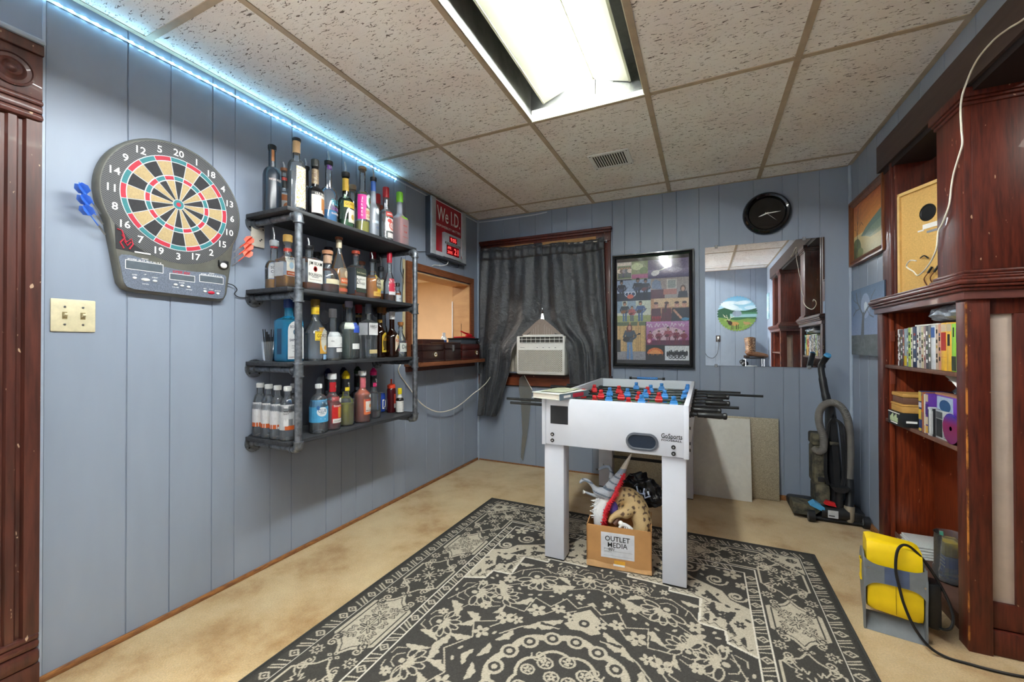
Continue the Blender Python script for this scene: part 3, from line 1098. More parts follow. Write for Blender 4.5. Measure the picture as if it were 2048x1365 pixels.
for y0, y1, z0, z1 in ((-2.716, -2.600, 1.407, 1.438), (-2.575, -2.487, 1.386, 1.409), (-2.466, -2.372, 1.392, 1.419)):
    mb = MB(); mb.box(.0372, .0380, y0 - .002, y1 + .002, z0 - .002, z1 + .002, WINK); mb.box(.0378, .0386, y0, y1, z0, z1, SCR)
    if y1 - y0 > .09:
        mb.text('SCORE  20 19 18 17 16 15 B', .005, (.0376, (y0 + y1) / 2, z1 + .006), (0, 1, 0), (0, 0, 1), WINK, width=(y1 - y0) * .92)
        mb.text('CRICKET', .004, (.0376, (y0 + y1) / 2, z1 + .0135), (0, 1, 0), (0, 0, 1), WINK)
    obj('score_display', mb, cons, True)
BTN = mat('button_grey', '#d4d6d6', rough=.4)
for y, z, ry, rz, m in ((-2.690, 1.374, .007, .005, BTN), (-2.656, 1.372, .014, .006, BTN), (-2.626, 1.371, .008, .005, BTN), (-2.556, 1.366, .007, .005, BTN), (-2.533, 1.364, .007, .005, BTN), (-2.509, 1.362, .007, .005, BTN),
                        (-2.446, 1.351, .007, .005, BTN), (-2.421, 1.348, .014, .007, DR), (-2.394, 1.347, .007, .005, BTN)):
    mb = MB(); mb.lathe([(1, 0), (1, .002), (.8, .0035), (0, .004)], m, seg=18, M=Matrix.Translation((.0373, y, z)) @ Matrix(((0, 0, 1, 0), (ry, 0, 0, 0), (0, rz, 0, 0), (0, 0, 0, 1)))); obj('button', mb, cons, True, label='red button' if m is DR else None)
mb = MB()
for s, y, z, h in (('VIPER 800', -2.535, 1.4185, .011),):
    mb.text(s, h, (.0376, y, z), (0, 1, 0), (0, 0, 1), DR, width=.062, shear=.3)
for s, y, z in (('GAME', -2.690, 1.386), ('UP', -2.657, 1.392), ('CHEAT', -2.626, 1.384), ('DOWN', -2.656, 1.355), ('PLAYER', -2.533, 1.376), ('VOLUME', -2.556, 1.355), ('OPTION', -2.507, 1.351), ('MISS', -2.446, 1.363), ('START', -2.421, 1.362), ('BOUNCE', -2.394, 1.359)):
    mb.text(s, .0042, (.0376, y, z), (0, 1, 0), (0, 0, 1), WINK)
obj('lettering', mb, cons, True)
# snake badge: red zig-zag on the lower left of the housing
mb = MB()
bd = [(-2.745, 1.475), (-2.640, 1.468), (-2.690, 1.500), (-2.728, 1.545), (-2.748, 1.565)]
mb.prism(bd, (.035, 0, 0), (0, 1, 0), (0, 0, 1), (.0022, 0, 0), DB)
for pl in ([(-2.742, 1.548), (-2.728, 1.545), (-2.720, 1.520), (-2.733, 1.500), (-2.722, 1.480)], [(-2.728, 1.530), (-2.715, 1.505), (-2.700, 1.520), (-2.695, 1.500), (-2.706, 1.480)], [(-2.722, 1.508), (-2.712, 1.492), (-2.702, 1.508)]):
    mb.tube([(.038, p[0], p[1]) for p in pl], .0028, DR, seg=6)
mb.box(.0365, .038, -2.690, -2.640, 1.471, 1.476, WINK)
obj('snake_badge', mb, t, True)
mb = MB(); mb.box(.034, .046, -2.392, -2.352, 1.468, 1.497, BLACKP, bev=.002); mb.ball((.046, -2.374, 1.474), .014, WINK, sz=(.6, 1, .9)); obj('tip_tray', mb, t, True)
mb = MB(); mb.tube(catmull([(.015, -2.350, 1.402), (.014, -2.315, 1.396), (.012, -2.295, 1.378), (.01, -2.305, 1.356), (.008, -2.28, 1.343), (.006, -2.24, 1.345)]), .0022, BLACKP, seg=6); obj('power_cord', mb, t, True)

# darts parked in the holders
def dart(col, cname, where, y, z, s, which):
    t = thing('dart', f'{cname} flighted dart in the holder at the {where} of the dartboard, {which}', 'dart', (.03, y, z), group=f'{cname} darts in the dartboard holder')
    hue = mat('flight_' + cname, col, rough=.35, var=.08)
    p0, p1 = V((.030, y, z)), V((.052, y - s * .052, z + .062))
    d = (p1 - p0).normalized()
    mb = MB(); mb.cyl(p0, p0 + d * .035, .0032, CHROME, seg=8); obj('barrel', mb, t, True)
    mb = MB(); mb.cyl(p0 + d * .035, p1, .0020, hue, seg=8); obj('shaft', mb, t, True)
    a = d.orthogonal().normalized(); b = d.cross(a)
    mb = MB()
    for q in (a, b, -a, -b):
        e = p1 - d * .012
        pts = [e, e + d * .008 + q * .018, e + d * .026 + q * .020, e + d * .040 + q * .010, e + d * .036]
        off = d.cross(q) * .0006
        mb.prism([(0, 0)] * 0 or [(0, 0), (.008, .018), (.026, .020), (.040, .010), (.036, 0)], e - off, d, q, off * 2, hue)
    obj('flight', mb, t, True)


for k, wd_ in enumerate(('uppermost', 'middle one', 'lowest')):
    dart('#3f74d8', 'blue', 'left', -2.785 + .006 * k, 1.592 - .036 * k, 1, wd_)
for k, wd_ in enumerate(('uppermost', 'middle one', 'lowest')):
    dart('#e8542f', 'orange', 'right', -2.322 - .003 * k, 1.545 - .032 * k, -1, wd_)

# painted mounting block behind the shelf flange
mb = MB(); mb.box(0, .010, -2.225, -2.160, 1.600, 1.70, mat('block_cream', '#d9d2c4', rough=.6, var=.06), bev=.001)
for p in ((-2.183, 1.633), (-2.176, 1.640), (-2.168, 1.69)):
    mb.cyl((.010, p[0], p[1]), (.0108, p[0], p[1]), .004, BLACKP, seg=8)
single('mounting_block', mb, 'small cream painted board fixed to the wall behind the top shelf flange', 'board')
# ------------------------------------------------------------------ pipe shelf
PY = (-2.206, -1.367)
PZ = (1.712, 1.347, 1.003, .642)
PX = .317
PR = .0162
BOARD = mat('charcoal_board', '#3c3e42', rough=.55, scale=12, aniso=(8, .6, 8), col2='#232427', bump=.25, bscale=30)
BEDGE = BOARD
shelf = thing('pipe_shelf', 'black four board wall shelf on grey iron pipe brackets holding the bottles', 'shelf', (0, -1.79, .60))
mb = MB(); mb.box(.004, .300, -2.250, -1.330, 0, .019, BOARD, bev=.002)
b0 = None
for i, z in enumerate(PZ):
    if b0 is None:
        b0 = obj('shelf_board', mb, shelf)
        b = b0
        b0.data.transform(Matrix.Translation((0, 1.79, 0)))
    else:
        b = b0.copy(); COL.objects.link(b); b.parent = shelf
    b.location = (0, 0, z + PR - .60)


def fitting(mb, p, d, r=.0225, l=.030):
    p, d = V(p), V(d).normalized()
    mb.cyl(p - d * l, p + d * l, r * .90, GALV, seg=14)
    for s in (-1, 1):
        mb.cyl(p + d * s * (l - .004), p + d * s * (l + .003), r * 1.05, GALV, seg=14)


for y in PY:
    mb = MB(); mb.cyl((PX, y, PZ[3]), (PX, y, PZ[0]), PR, GALV, seg=14); obj('post_pipe', mb, shelf, True)
    for i, z in enumerate(PZ):
        mb = MB(); mb.cyl((.004, y, z), (PX - .012, y, z), PR * .95, GALV, seg=12)
        mb.cyl((.13, y, z), (.138, y, z), PR * 1.12, GALV, seg=12)
        obj('bracket_pipe', mb, shelf, True)
        mb = MB(); mb.cyl((0, y, z), (.007, y, z), .045, GALV, seg=20); mb.cyl((.007, y, z), (.026, y, z), .027, GALV, r1=.022, seg=16)
        for a in range(4):
            q = (.0072, y + .034 * math.cos(a * PI / 2 + .7), z + .034 * math.sin(a * PI / 2 + .7))
            mb.cyl(q, (q[0] + .0012, q[1], q[2]), .0045, BLACKP, seg=8)
        obj('wall_flange', mb, shelf, True)
        mb = MB()
        if i in (0, 3):
            s = -1 if i == 0 else 1
            pts = [(PX - .030, y, z), (PX - .012, y, z), (PX - .003, y, z + s * .003), (PX, y, z + s * .012), (PX, y, z + s * .030)]
            mb.tube(pts, .0205, GALV, seg=14)
            mb.cyl((PX - .036, y, z), (PX - .029, y, z), .0235, GALV, seg=14); mb.cyl((PX, y, z + s * .029), (PX, y, z + s * .036), .0235, GALV, seg=14)
        else:
            fitting(mb, (PX, y, z), (0, 0, 1)); mb.cyl((PX - .036, y, z), (PX - .01, y, z), .0195, GALV, seg=14); mb.cyl((PX - .038, y, z), (PX - .031, y, z), .0235, GALV, seg=14)
        obj('pipe_fitting', mb, shelf, True)

TOP = {1: PZ[0] + PR + .019, 2: PZ[1] + PR + .019, 3: PZ[2] + PR + .019, 4: PZ[3] + PR + .019}

# ------------------------------------------------------------------ bottles
CLEAR = glass('clear_glass', (.95, .97, .98), body=.10, bodycol='#ccd4da')  # white diffuse share stands in for bright reflections in the glass
FROST = glass('frosted_glass', (.86, .9, .95), rough=.35, body=.35, bodycol='#c9d3e0')
BLUEG = glass('blue_glass', '#7ad2f2', body=.35, bodycol='#3fbcec')
AMBG = glass('brown_glass', '#6b3a18', body=.35, bodycol='#3a1c0e')
DARKG = glass('smoked_glass', '#3a3836', body=.5, bodycol='#2a2724')
PET = glass('clear_plastic', (.90, .93, .95), rough=.08, body=.13, bodycol='#c5ccd2')
SMOKEB = glass('blue_black_glass', '#6b7b8c', rough=.25, body=.5, bodycol='#4a5868')
LIQ = {}


def liquid(c, body=.45):
    k = (c, body)
    if k not in LIQ:
        LIQ[k] = glass('liquid_' + c.strip('#') + str(int(body * 100)), c, rough=.05, body=body, bodycol=c, gl=.4)
    return LIQ[k]


WATER = glass('still_water', (.95, .97, .98), rough=.02, body=.16, bodycol='#dfe6ea')  # pale diffuse share brightens the clear water in place of reflections
CM = {}


def plain(c, rough=.5, metal=0.0):
    k = (c, rough, metal)
    if k not in CM:
        CM[k] = mat('print_' + c.strip('#') + ('m' if metal else '') + str(int(rough * 10)), tuple(.74 * q for q in srgb(c)), rough=rough, metal=metal, var=.05, scale=60)
    return CM[k]


def bottle(label, sh, x, y, h, d, shape='round', zs=.55, zn=.70, rn=.014, zt=None, glassm=None, liq=None, fill=.3, cap=None, labels=(), name='bottle', group=None, rot=0.0, cat='bottle', dome=True, base=.96, parts=True, z0=None):
    """zs/zn: shoulder start and neck start as a share of the glass height; cap: (kind, colour, height)"""
    glassm = glassm or CLEAR
    zb = TOP[sh] if z0 is None else z0
    capk, capc, caph = cap if cap else (None, None, 0)
    hg = h - caph
    R = d / 2
    n = 7.0
    zsh, znk = hg * zs, hg * zn
    t = thing(name, label, cat, (x, y, zb + .0005), rot, group or {1: 'bottles on the top shelf', 2: 'bottles on the second shelf', 3: 'bottles on the third shelf', 4: 'bottles on the bottom shelf'}.get(sh))

    def blend(z):
        if z <= zsh: return 1.0
        if z >= znk: return 0.0
        return 1 - (z - zsh) / (znk - zsh)

    def sect(a, z):
        if shape == 'round': return 1.0
        k = 1 / (abs(math.cos(a)) ** n + abs(math.sin(a)) ** n) ** (1 / n)
        return 1 + (k - 1) * blend(z)

    def prof(k, top, z_start=.0):
        p = [(0, z_start), (R * base * .9 * k, z_start), (R * base * k, z_start + .002), (R * k, z_start + .010)]
        def radius(z):
            if z <= zsh: return R
            if z >= znk: return rn
            f = (z - zsh) / (znk - zsh)
            if dome == 'cone': g = 1 - f
            elif dome: g = math.sqrt(max(0, 1 - f ** 2.2)) * .75 + (1 - f) * .25
            else: g = .5 + .5 * math.cos(PI * f)
            return rn + (R - rn) * g
        zz = [z_start + .02] + [zsh] + [zsh + (znk - zsh) * i / 8 for i in range(1, 9)] + [hg]
        for z in zz:
            if z < top and z > z_start + .011:
                p.append((radius(z) * k, z))
        p.append((radius(top) * k, top))
        return p
    seg = 28 if shape == 'round' else 32
    mb = MB(); mb.lathe(prof(1.0, hg), glassm, seg=seg, sect=sect)
    obj('glass_body' if glassm is not PET else 'plastic_body', mb, t)
    if liq:
        mb = MB()
        p = prof(.93, max(hg * fill, .016), .005); p.append((0, p[-1][1]))
        mb.lathe(p, liq, seg=seg, sect=sect); obj('liquid', mb, t)
    if capk:
        mb = MB()
        m = plain(capc, .4, 0) if isinstance(capc, str) else capc
        if capk == 'cap':
            mb.lathe([(rn * 1.12, hg - .004), (rn * 1.12, hg + caph - .002), (rn * 1.02, hg + caph), (0, hg + caph)], m, seg=18)
            for k in range(0, 18, 1):
                a = 2 * PI * k / 18
                mb.box(-.0006, .0006, -.0006, .0006, hg, hg + caph - .003, m, M=Matrix.Translation((rn * 1.13 * math.cos(a), rn * 1.13 * math.sin(a), 0)))
            obj('cap', mb, t)
        elif capk == 'cork':
            mb.lathe([(rn * .85, hg - .010), (rn * .85, hg), (rn * 1.35, hg), (rn * 1.4, hg + caph - .003), (rn * 1.2, hg + caph), (0, hg + caph)], m, seg=18); obj('stopper', mb, t)
        elif capk == 'pour':
            mb.lathe([(rn * 1.15, hg - .002), (rn * 1.35, hg + caph * .05), (rn * 1.35, hg + caph * .28), (rn * .7, hg + caph * .34), (0, hg + caph * .34)], m, seg=18); c = obj('pourer', mb, t)
            mb = MB(); mb.tube([(0, 0, hg + caph * .3), (.001, .001, hg + caph * .6), (-.001, -.005, hg + caph)], [.0062, .0052, .0035], CHROME, seg=10); obj('spout', mb, c)
        elif capk == 'foil':
            mb.lathe([(rn * 1.06, hg - .002), (rn * 1.12, hg + caph * .30), (rn * 1.00, hg + caph * .34), (rn * 1.2, hg + caph * .42), (rn * .95, hg + caph * .62), (rn * .35, hg + caph), (0, hg + caph)], m, seg=9); obj('spout_cap', mb, t)

    def Rz(z):
        if z <= zsh: return R
        if z >= znk: return rn
        f = (z - zsh) / (znk - zsh)
        g = (1 - f) if dome == 'cone' else (math.sqrt(max(0, 1 - f ** 2.2)) * .75 + (1 - f) * .25 if dome else .5 + .5 * math.cos(PI * f))
        return rn + (R - rn) * g

    for lb in labels:
        z_0, z_1 = lb['z']
        ac = math.radians(lb.get('a', 0)); hw = lb.get('w', 1.0)
        zc = (z_0 + z_1) / 2

        def surf(s, dz, off, ac=ac, zc=zc):
            z = zc + dz
            r = Rz(z) + .0006 + off
            if shape == 'round' or blend(z) < .5:
                a = ac + s / max(Rz(zc), .004)
                return (r * math.cos(a), r * math.sin(a), z)
            a = round(ac / (PI / 2)) * PI / 2
            q = V((r * 1.001, s, z)); ca, sa = math.cos(a), math.sin(a)
            return (q.x * ca - q.y * sa, q.x * sa + q.y * ca, z)
        lm = lb['c']
        ghost = lm is None
        lm = lm or '#c8ccd0'
        lm = plain(lm, lb.get('r', .5)) if isinstance(lm, str) else lm
        mb = MB()
        wid = hw * (Rz(zc) if shape == 'round' or blend(zc) < .5 else R * .92)
        hh = (z_1 - z_0) / 2
        def fan(pl):
            nn = len(pl)
            vs = [surf(0, 0, 0)] + [surf(p[0] * q / 5, p[1] * q / 5, 0) for q in range(1, 6) for p in pl]
            mb.add(vs, [(0, 1 + i, 1 + (i + 1) % nn) for i in range(nn)] + [(1 + q * nn + i, 1 + q * nn + (i + 1) % nn, 1 + (q + 1) * nn + (i + 1) % nn, 1 + (q + 1) * nn + i) for q in range(4) for i in range(nn)], lm)
        if ghost:
            pass
        elif lb.get('k') == 'ell':
            pl = [(wid * math.cos(2 * PI * i / 24), hh * math.sin(2 * PI * i / 24)) for i in range(24)]
            fan(pl)
        elif lb.get('k') == 'arch':
            pl = [(-wid, -hh), (wid, -hh), (wid, hh * .5)] + [(wid * math.cos(PI * i / 10), hh * .5 + hh * .5 * math.sin(PI * i / 10)) for i in range(1, 10)] + [(-wid, hh * .5)]
            fan(pl)
        else:
            nu = 14
            vs = [surf(-wid + 2 * wid * i / nu, dz, 0) for dz in (-hh, -hh * .33, hh * .33, hh) for i in range(nu + 1)]
            mb.add(vs, [(k * (nu + 1) + i, k * (nu + 1) + i + 1, (k + 1) * (nu + 1) + i + 1, (k + 1) * (nu + 1) + i) for k in range(3) for i in range(nu)], lm)
        for e in lb.get('shapes', ()):            # (dx, dz, rx, rz, colour) share of half size
            dx, dz, rx, rz, c = e
            cm = plain(c)
            if rx < 0:
                vs = [surf(wid * (dx + abs(rx) * (i / 5 - 1)), hh * (dz + b_ * rz), .0005) for b_ in (-1, 1) for i in range(11)]
                mb.add(vs, [(i, i + 1, i + 12, i + 11) for i in range(10)], cm)
            else:
                vs = [surf(wid * dx, hh * dz, .0005)] + [surf(wid * (dx + rx * q / 4 * math.cos(PI * i / 10)), hh * (dz + rz * q / 4 * math.sin(PI * i / 10)), .0005) for q in range(1, 5) for i in range(20)]
                mb.add(vs, [(0, 1 + i, 1 + (i + 1) % 20) for i in range(20)] + [(1 + q * 20 + i, 1 + q * 20 + (i + 1) % 20, 21 + q * 20 + (i + 1) % 20, 21 + q * 20 + i) for q in range(3) for i in range(20)], cm)
        for tx in lb.get('t', ()):                # (string, cap height, dz share, colour, width share, dx share)
            s, ch, dz, c = tx[:4]
            ww = tx[4] * 2 * wid if len(tx) > 4 and tx[4] else None
            dx = tx[5] * wid if len(tx) > 5 else 0
            mb.text(s, ch, None, None, None, plain(c), width=ww, off=.0009, bend=lambda px, py, o, dz=dz, dx=dx: surf(px + dx, py + hh * dz, o))
        obj(lb.get('n', 'paper_label'), mb, t, smooth=0)
    return t


def T(s, h, dz, c='#111111', w=None, dx=0):
    return (s, h, dz, c, w, dx)


AMB, AMB2, RYE, GOLD = liquid('#e08a24', .85), liquid('#c4621c', .85), liquid('#b04c1c', .85), liquid('#eaa03a', .85)
S1, S2, S3, S4 = 1, 2, 3, 4
# -- top shelf
bottle('blue-black frosted whiskey bottle with amber base, leftmost on the top shelf', 1, .13, -2.205, .325, .081, zs=.58, zn=.72, rn=.0155, glassm=SMOKEB, liq=RYE, fill=.42, cap=('cap', '#1b1b1f', .022),
       labels=[dict(z=(.135, .165), c=None, a=-10, w=.9, t=[T('HIGH WEST', .011, 0, '#eadfd8', .8)]), dict(z=(.245, .305), c='#b9763c', a=-20, w=.4, n='neck_strip')])
bottle('clear bottle with black neck and amber label behind the tall cork bottle', 1, .065, -2.095, .30, .072, zs=.50, zn=.62, rn=.013, cap=('pour', '#a96c48', .045), liq=WATER, fill=.3,
       labels=[dict(z=(.165, .225), c='#16181c', a=-20, w=2.2, n='neck_wrap', shapes=[(0, .55, -1, .25, '#c5362c')]), dict(z=(.03, .13), c='#d8d4d2', a=-15, w=1.1, shapes=[(0, .6, -.7, .3, '#b4642a'), (.1, -.3, .5, .45, '#b4642a')])])
bottle('tall clear bottle with tan cork wrapped neck and gold engraving at the shelf end', 1, .235, -2.155, .358, .078, zs=.64, zn=.74, rn=.0165, cap=('cap', '#23252b', .012), liq=WATER, fill=.55,
       labels=[dict(z=(.285, .345), c='#c7a070', a=0, w=3.1, n='cork_sleeve'), dict(z=(.02, .215), c=mat('gold_engraving', '#b6a06a', rough=.5, scale=160, col2='#e8e4d8', thresh=(.46, .54)), a=5, w=.75, n='engraved_panel')])
bottle('slim dark green bottle with steel pourer behind the tall cork bottle', 1, .075, -1.975, .365, .066, zs=.5, zn=.7, rn=.013, glassm=DARKG, cap=('pour', '#111214', .06), labels=[dict(z=(.09, .20), c='#23272b', a=-10, w=1, t=[T('VODKA', .012, .2, '#c9c9cc', .8)])])
bottle('dark whiskey bottle with black collar and orange and cream label on the top shelf', 1, .24, -2.055, .295, .082, zs=.48, zn=.60, rn=.0165, glassm=glass('dark_whiskey_glass', '#2c2a2c', body=.6, bodycol='#1c1a1c'), cap=('cap', '#30332f', .032),
       labels=[dict(z=(.02, .125), c='#dcd6cf', a=10, w=1.25, shapes=[(.35, -.1, -.45, .55, '#c9874a'), (0, .85, -1, .14, '#2a2a2e'), (.5, -.75, -.4, .18, '#b06b2c')], t=[T('OLE SMOKY', .010, .84, '#f0e8dc', .7)]), dict(z=(.17, .245), c=mat('gilt_neck', '#9a8a66', rough=.4, scale=120, col2='#5a3c34'), a=10, w=2.6, n='neck_label')])
bottle('tall clear bottle with blue spirit, black pourer and turquoise lettering', 1, .19, -1.93, .40, .090, zs=.50, zn=.64, rn=.0165, cap=('pour', '#16181b', .075), liq=liquid('#2f98e0', .8), fill=.24,
       labels=[dict(z=(.30, .325), c='#8a46b4', a=0, w=1.1, n='neck_tag', t=[T('UV', .012, 0, '#f0e8ff', .5)]), dict(z=(.045, .16), c=None, a=20, w=.8, t=[T('BLUE', .026, .35, '#2aa3b4', .9), T('VODKA', .016, -.25, '#9a4fb0', .9), T('RASPBERRY', .010, -.7, '#f2f2f2', .9)])])
bottle('gin bottle with yellow neck seal, steel spout and yellow label on the top shelf', 1, .19, -1.815, .39, .090, zs=.50, zn=.63, rn=.0165, glassm=glass('pale_green_glass', '#c9dcc8'), cap=('pour', '#2a2a28', .085), liq=liquid('#a9d6c6', .5), fill=.2,
       labels=[dict(z=(.225, .295), c='#e6b83a', a=0, w=3.1, n='neck_seal'), dict(z=(.125, .160), c='#edc738', a=12, w=1.15, t=[T('GORDON\'S', .015, .15, '#5a2a10', .85), T('LONDON DRY GIN', .004, -.65, '#5a2a10', .7)]), dict(z=(.045, .118), c='#e6e2d2', a=12, w=.62, shapes=[(0, -.15, .45, .42, '#c9a850')])])
bottle('thin clear bottle with tall pale cork behind the pink labelled bottle', 1, .075, -1.655, .335, .060, zs=.55, zn=.66, rn=.0165, cap=('cork', '#c4a888', .03), liq=liquid('#d8c07a', .2), fill=.2, labels=[dict(z=(.06, .15), c='#d8cfc4', a=-10, w=.9)])
bottle('clear cork topped liqueur bottle with magenta side label and round white badge', 1, .215, -1.715, .395, .082, zs=.60, zn=.68, rn=.0165, cap=('cork', '#b89a78', .016), liq=liquid('#d8d04a', .7), fill=.20,
       labels=[dict(z=(.085, .225), c='#d81f92', a=-48, w=.62, t=[T('J', .014, .72, '#f4d2ea', .16), T('A', .014, .44, '#f4d2ea', .18), T('R', .014, .16, '#f4d2ea', .18), T('M', .014, -.12, '#f4d2ea', .2), T('E', .014, -.40, '#f4d2ea', .16), T('N', .014, -.68, '#f4d2ea', .18)]),
               dict(z=(.155, .235), c='#eef2ee', a=22, w=.72, k='ell', shapes=[(.1, 0, .45, .6, '#3f9a54'), (.25, .1, .2, .35, '#d84a68')]), dict(z=(.085, .15), c='#d8cfae', a=22, w=.75, t=[T('SECO', .018, .3, '#d8402c', .9), T('LIME', .012, -.45, '#b8322c', .7)])])
bottle('slim frosted vodka bottle with blue neck sleeve and pourer', 1, .25, -1.665, .40, .062, zs=.48, zn=.62, rn=.0140, glassm=FROST, cap=('pour', '#1c1e22', .075), liq=WATER, fill=.5, dome=False,
       labels=[dict(z=(.265, .322), c='#3566b8', a=0, w=3.1, n='neck_sleeve'), dict(z=(.13, .165), c='#e8eef4', a=15, w=.6, k='ell', n='bird_emblem'), dict(z=(.04, .06), c=None, a=15, w=.9, t=[T('GREY', .010, 0, '#5a78a8', .6)]), dict(z=(.075, .09), c='#cfe0f0', a=10, w=1.1, n='wave_band')])
mb = MB(); mb.box(.004, .060, -1.475, -1.315, TOP[1] + .0005, TOP[1] + .30, mat('gift_box_wood', '#a8563c', rough=.5, scale=12, col2='#7c3a2a', aniso=(1, 6, 1)), bev=.002); mb.box(.060, .0605, -1.46, -1.33, TOP[1] + .25, TOP[1] + .26, DWOOD)
single('gift_box', mb, 'upright red-brown wooden gift box against the wall behind the vodka bottles', 'box')
bottle('clear bottle with bright red cap behind the frosted vodka bottle', 1, .105, -1.475, .335, .070, zs=.55, zn=.68, rn=.0155, cap=('cap', '#d2232c', .06), liq=WATER, fill=.3, labels=[dict(z=(.05, .16), c='#c8c4c2', a=0, w=1)])
bottle('clear vodka bottle with tall red cap and red and white label up top', 1, .205, -1.510, .350, .084, zs=.60, zn=.74, rn=.0165, cap=('cap', '#cf1f2a', .062), liq=WATER, fill=.6,
       labels=[dict(z=(.16, .19), c='#cf3a30', a=8, w=.95, t=[T('SMIRNOFF', .010, 0, '#f4ecea', .85)]), dict(z=(.07, .15), c='#f0e8e4', a=8, w=1, shapes=[(.1, -.1, .62, .7, '#d86a5a'), (.1, -.1, .45, .5, '#f2ece8'), (-.4, .6, .35, .3, '#d85048')], t=[T('No.21', .012, -.1, '#b8322c', .4)]), dict(z=(.03, .06), c='#e8e4e0', a=8, w=.7)])
bottle('clear bottle with slim steel pourer beside the wooden gift box', 1, .105, -1.395, .345, .058, zs=.55, zn=.7, rn=.013, cap=('pour', '#1b1c20', .08), liq=liquid('#d8c88a', .2), fill=.3, labels=[dict(z=(.05, .15), c='#e6dcc4', a=0, w=1)])
bottle('coral orange rum bottle with lime green cap, rightmost bottle on the top shelf', 1, .235, -1.418, .345, .092, shape='square', zs=.58, zn=.74, rn=.0175, glassm=FROST, cap=('cap', '#86d634', .062), liq=liquid('#f4643a', .95), fill=.63, dome=False,
       labels=[dict(z=(.168, .185), c='#8fd23c', a=0, w=.7, n='green_strip', k='ell'), dict(z=(.03, .15), c=None, a=0, w=.75, t=[T('MANGO', .010, .55, '#b83a1c', .6), T('RUM', .012, -.1, '#b83a1c', .4), T('PINEAPPLE', .006, -.65, '#b83a1c', .7)])])
mb = MB(); mb.box(.14, .20, -1.372, -1.345, TOP[1] + .0005, TOP[1] + .06, BLACKP, bev=.003)
single('adapter_box', mb, 'small black plastic box at the right end of the top shelf', 'box')

# -- second shelf
bottle('clear liqueur bottle with red ring pourer and pale label, leftmost on the second shelf', 2, .125, -2.190, .300, .078, zs=.50, zn=.68, rn=.0155, cap=('pour', '#aeb4ba', .09), liq=GOLD, fill=.22,
       labels=[dict(z=(.20, .206), c='#b4262c', a=0, w=3.1, n='red_ring'), dict(z=(.05, .12), c='#d3d6da', a=5, w=1.3, t=[T('SOUTHERN', .012, .45, '#3c3c44', .8), T('COMFORT', .012, -.1, '#3c3c44', .8)])])
bottle('large clear rum bottle with gold and red cap and white label beside the iron post', 2, .215, -2.185, .255, .088, shape='square', zs=.58, zn=.72, rn=.0175, cap=('cap', '#c9a255', .030), liq=GOLD, fill=.26, dome=False,
       labels=[dict(z=(.176, .19), c='#c03a2c', a=0, w=3.1, n='red_collar'), dict(z=(.055, .145), c='#e9e4d8', a=0, w=.95, t=[T('CAPTAIN', .010, .82, '#3b4a64', .8), T('SPICED RUM', .006, -.72, '#f4e8d8', .85)], shapes=[(0, -.72, -1, .22, '#b4562c'), (-.35, .1, .3, .35, '#a8c4d8')]), dict(z=(.055, .12), c='#c4c6ca', a=-90, w=.75, n='side_label')])
bottle('square bourbon bottle with white labels right behind the iron post', 2, .232, -2.085, .262, .094, shape='square', zs=.735, zn=.82, rn=.0155, cap=('pour', '#202226', .055), liq=AMB2, fill=.18,
       labels=[dict(z=(.038, .15), c='#efece4', a=0, w=.97, t=[T('JIM BEAM', .017, .68, '#1b1b1d', .9), T('BOURBON', .014, -.30, '#1b1b1d', .9), T('WHISKEY', .006, -.52, '#1b1b1d', .5), T('KENTUCKY STRAIGHT', .004, -.75, '#8a5a3a', .8)], shapes=[(0, .2, .26, .24, '#c22a2a'), (0, .2, .18, .16, '#d86a5a')]), dict(z=(.038, .15), c='#c8ccd4', a=-90, w=.8, n='side_label', t=[T('OLD', .010, .65, '#22242c', .5), T('STYLE', .010, .38, '#22242c', .6), T('FOUR YEARS', .007, .05, '#22242c', .8), T('AGED', .010, -.3, '#22242c', .5), T('OAK', .010, -.6, '#22242c', .4)])])
bottle('clear bottle half hidden behind the square bourbon bottle', 2, .105, -1.975, .262, .075, zs=.6, zn=.8, rn=.0165, cap=('cap', '#aab0b4', .02), liq=AMB, fill=.2, labels=[dict(z=(.08, .16), c='#3a3c40', a=10, w=1)])
bottle('black capped dark bottle against the wall on the second shelf', 2, .065, -1.900, .245, .062, zs=.6, zn=.8, rn=.018, glassm=DARKG, cap=('cap', '#1a1e22', .02), labels=[dict(z=(.06, .14), c='#2a2e34', a=0, w=1)])
bottle('squat flat decanter of bourbon with broad wooden stopper and cream strip label', 2, .235, -1.975, .222, .112, zs=.38, zn=.66, rn=.0195, cap=('cork', '#c08a68', .020), liq=liquid('#7c3416', .8), fill=.22,
       labels=[dict(z=(.045, .070), c='#e2d4b2', a=8, w=.95), dict(z=(.155, .195), c='#c9a58a', a=0, w=3.1, n='neck_wrap')])
bottle('clear bottle with purple-black cap behind the squat decanter', 2, .105, -1.855, .278, .060, zs=.55, zn=.75, rn=.0195, cap=('cap', '#2c1c2c', .022), liq=AMB, fill=.2, labels=[dict(z=(.205, .235), c='#c8c2a6', a=0, w=3, n='neck_label')])
bottle('tall cone shouldered bourbon bottle with cork top and orange portrait label', 2, .195, -1.865, .322, .086, zs=.46, zn=.76, rn=.0145, dome='cone', cap=('cork', '#a8603c', .014), liq=AMB, fill=.47,
       labels=[dict(z=(.262, .305), c='#dccfb0', a=0, w=3.1, n='neck_wrap'), dict(z=(.055, .15), c='#9c8468', a=15, w=.85, shapes=[(.1, .35, .42, .42, '#e0cdae'), (0, -.45, -.9, .3, '#d8622c')], t=[T('RESERVE', .012, -.45, '#f4dcc0', .8)]), dict(z=(.022, .040), c='#d86a4a', a=15, w=1.3)])
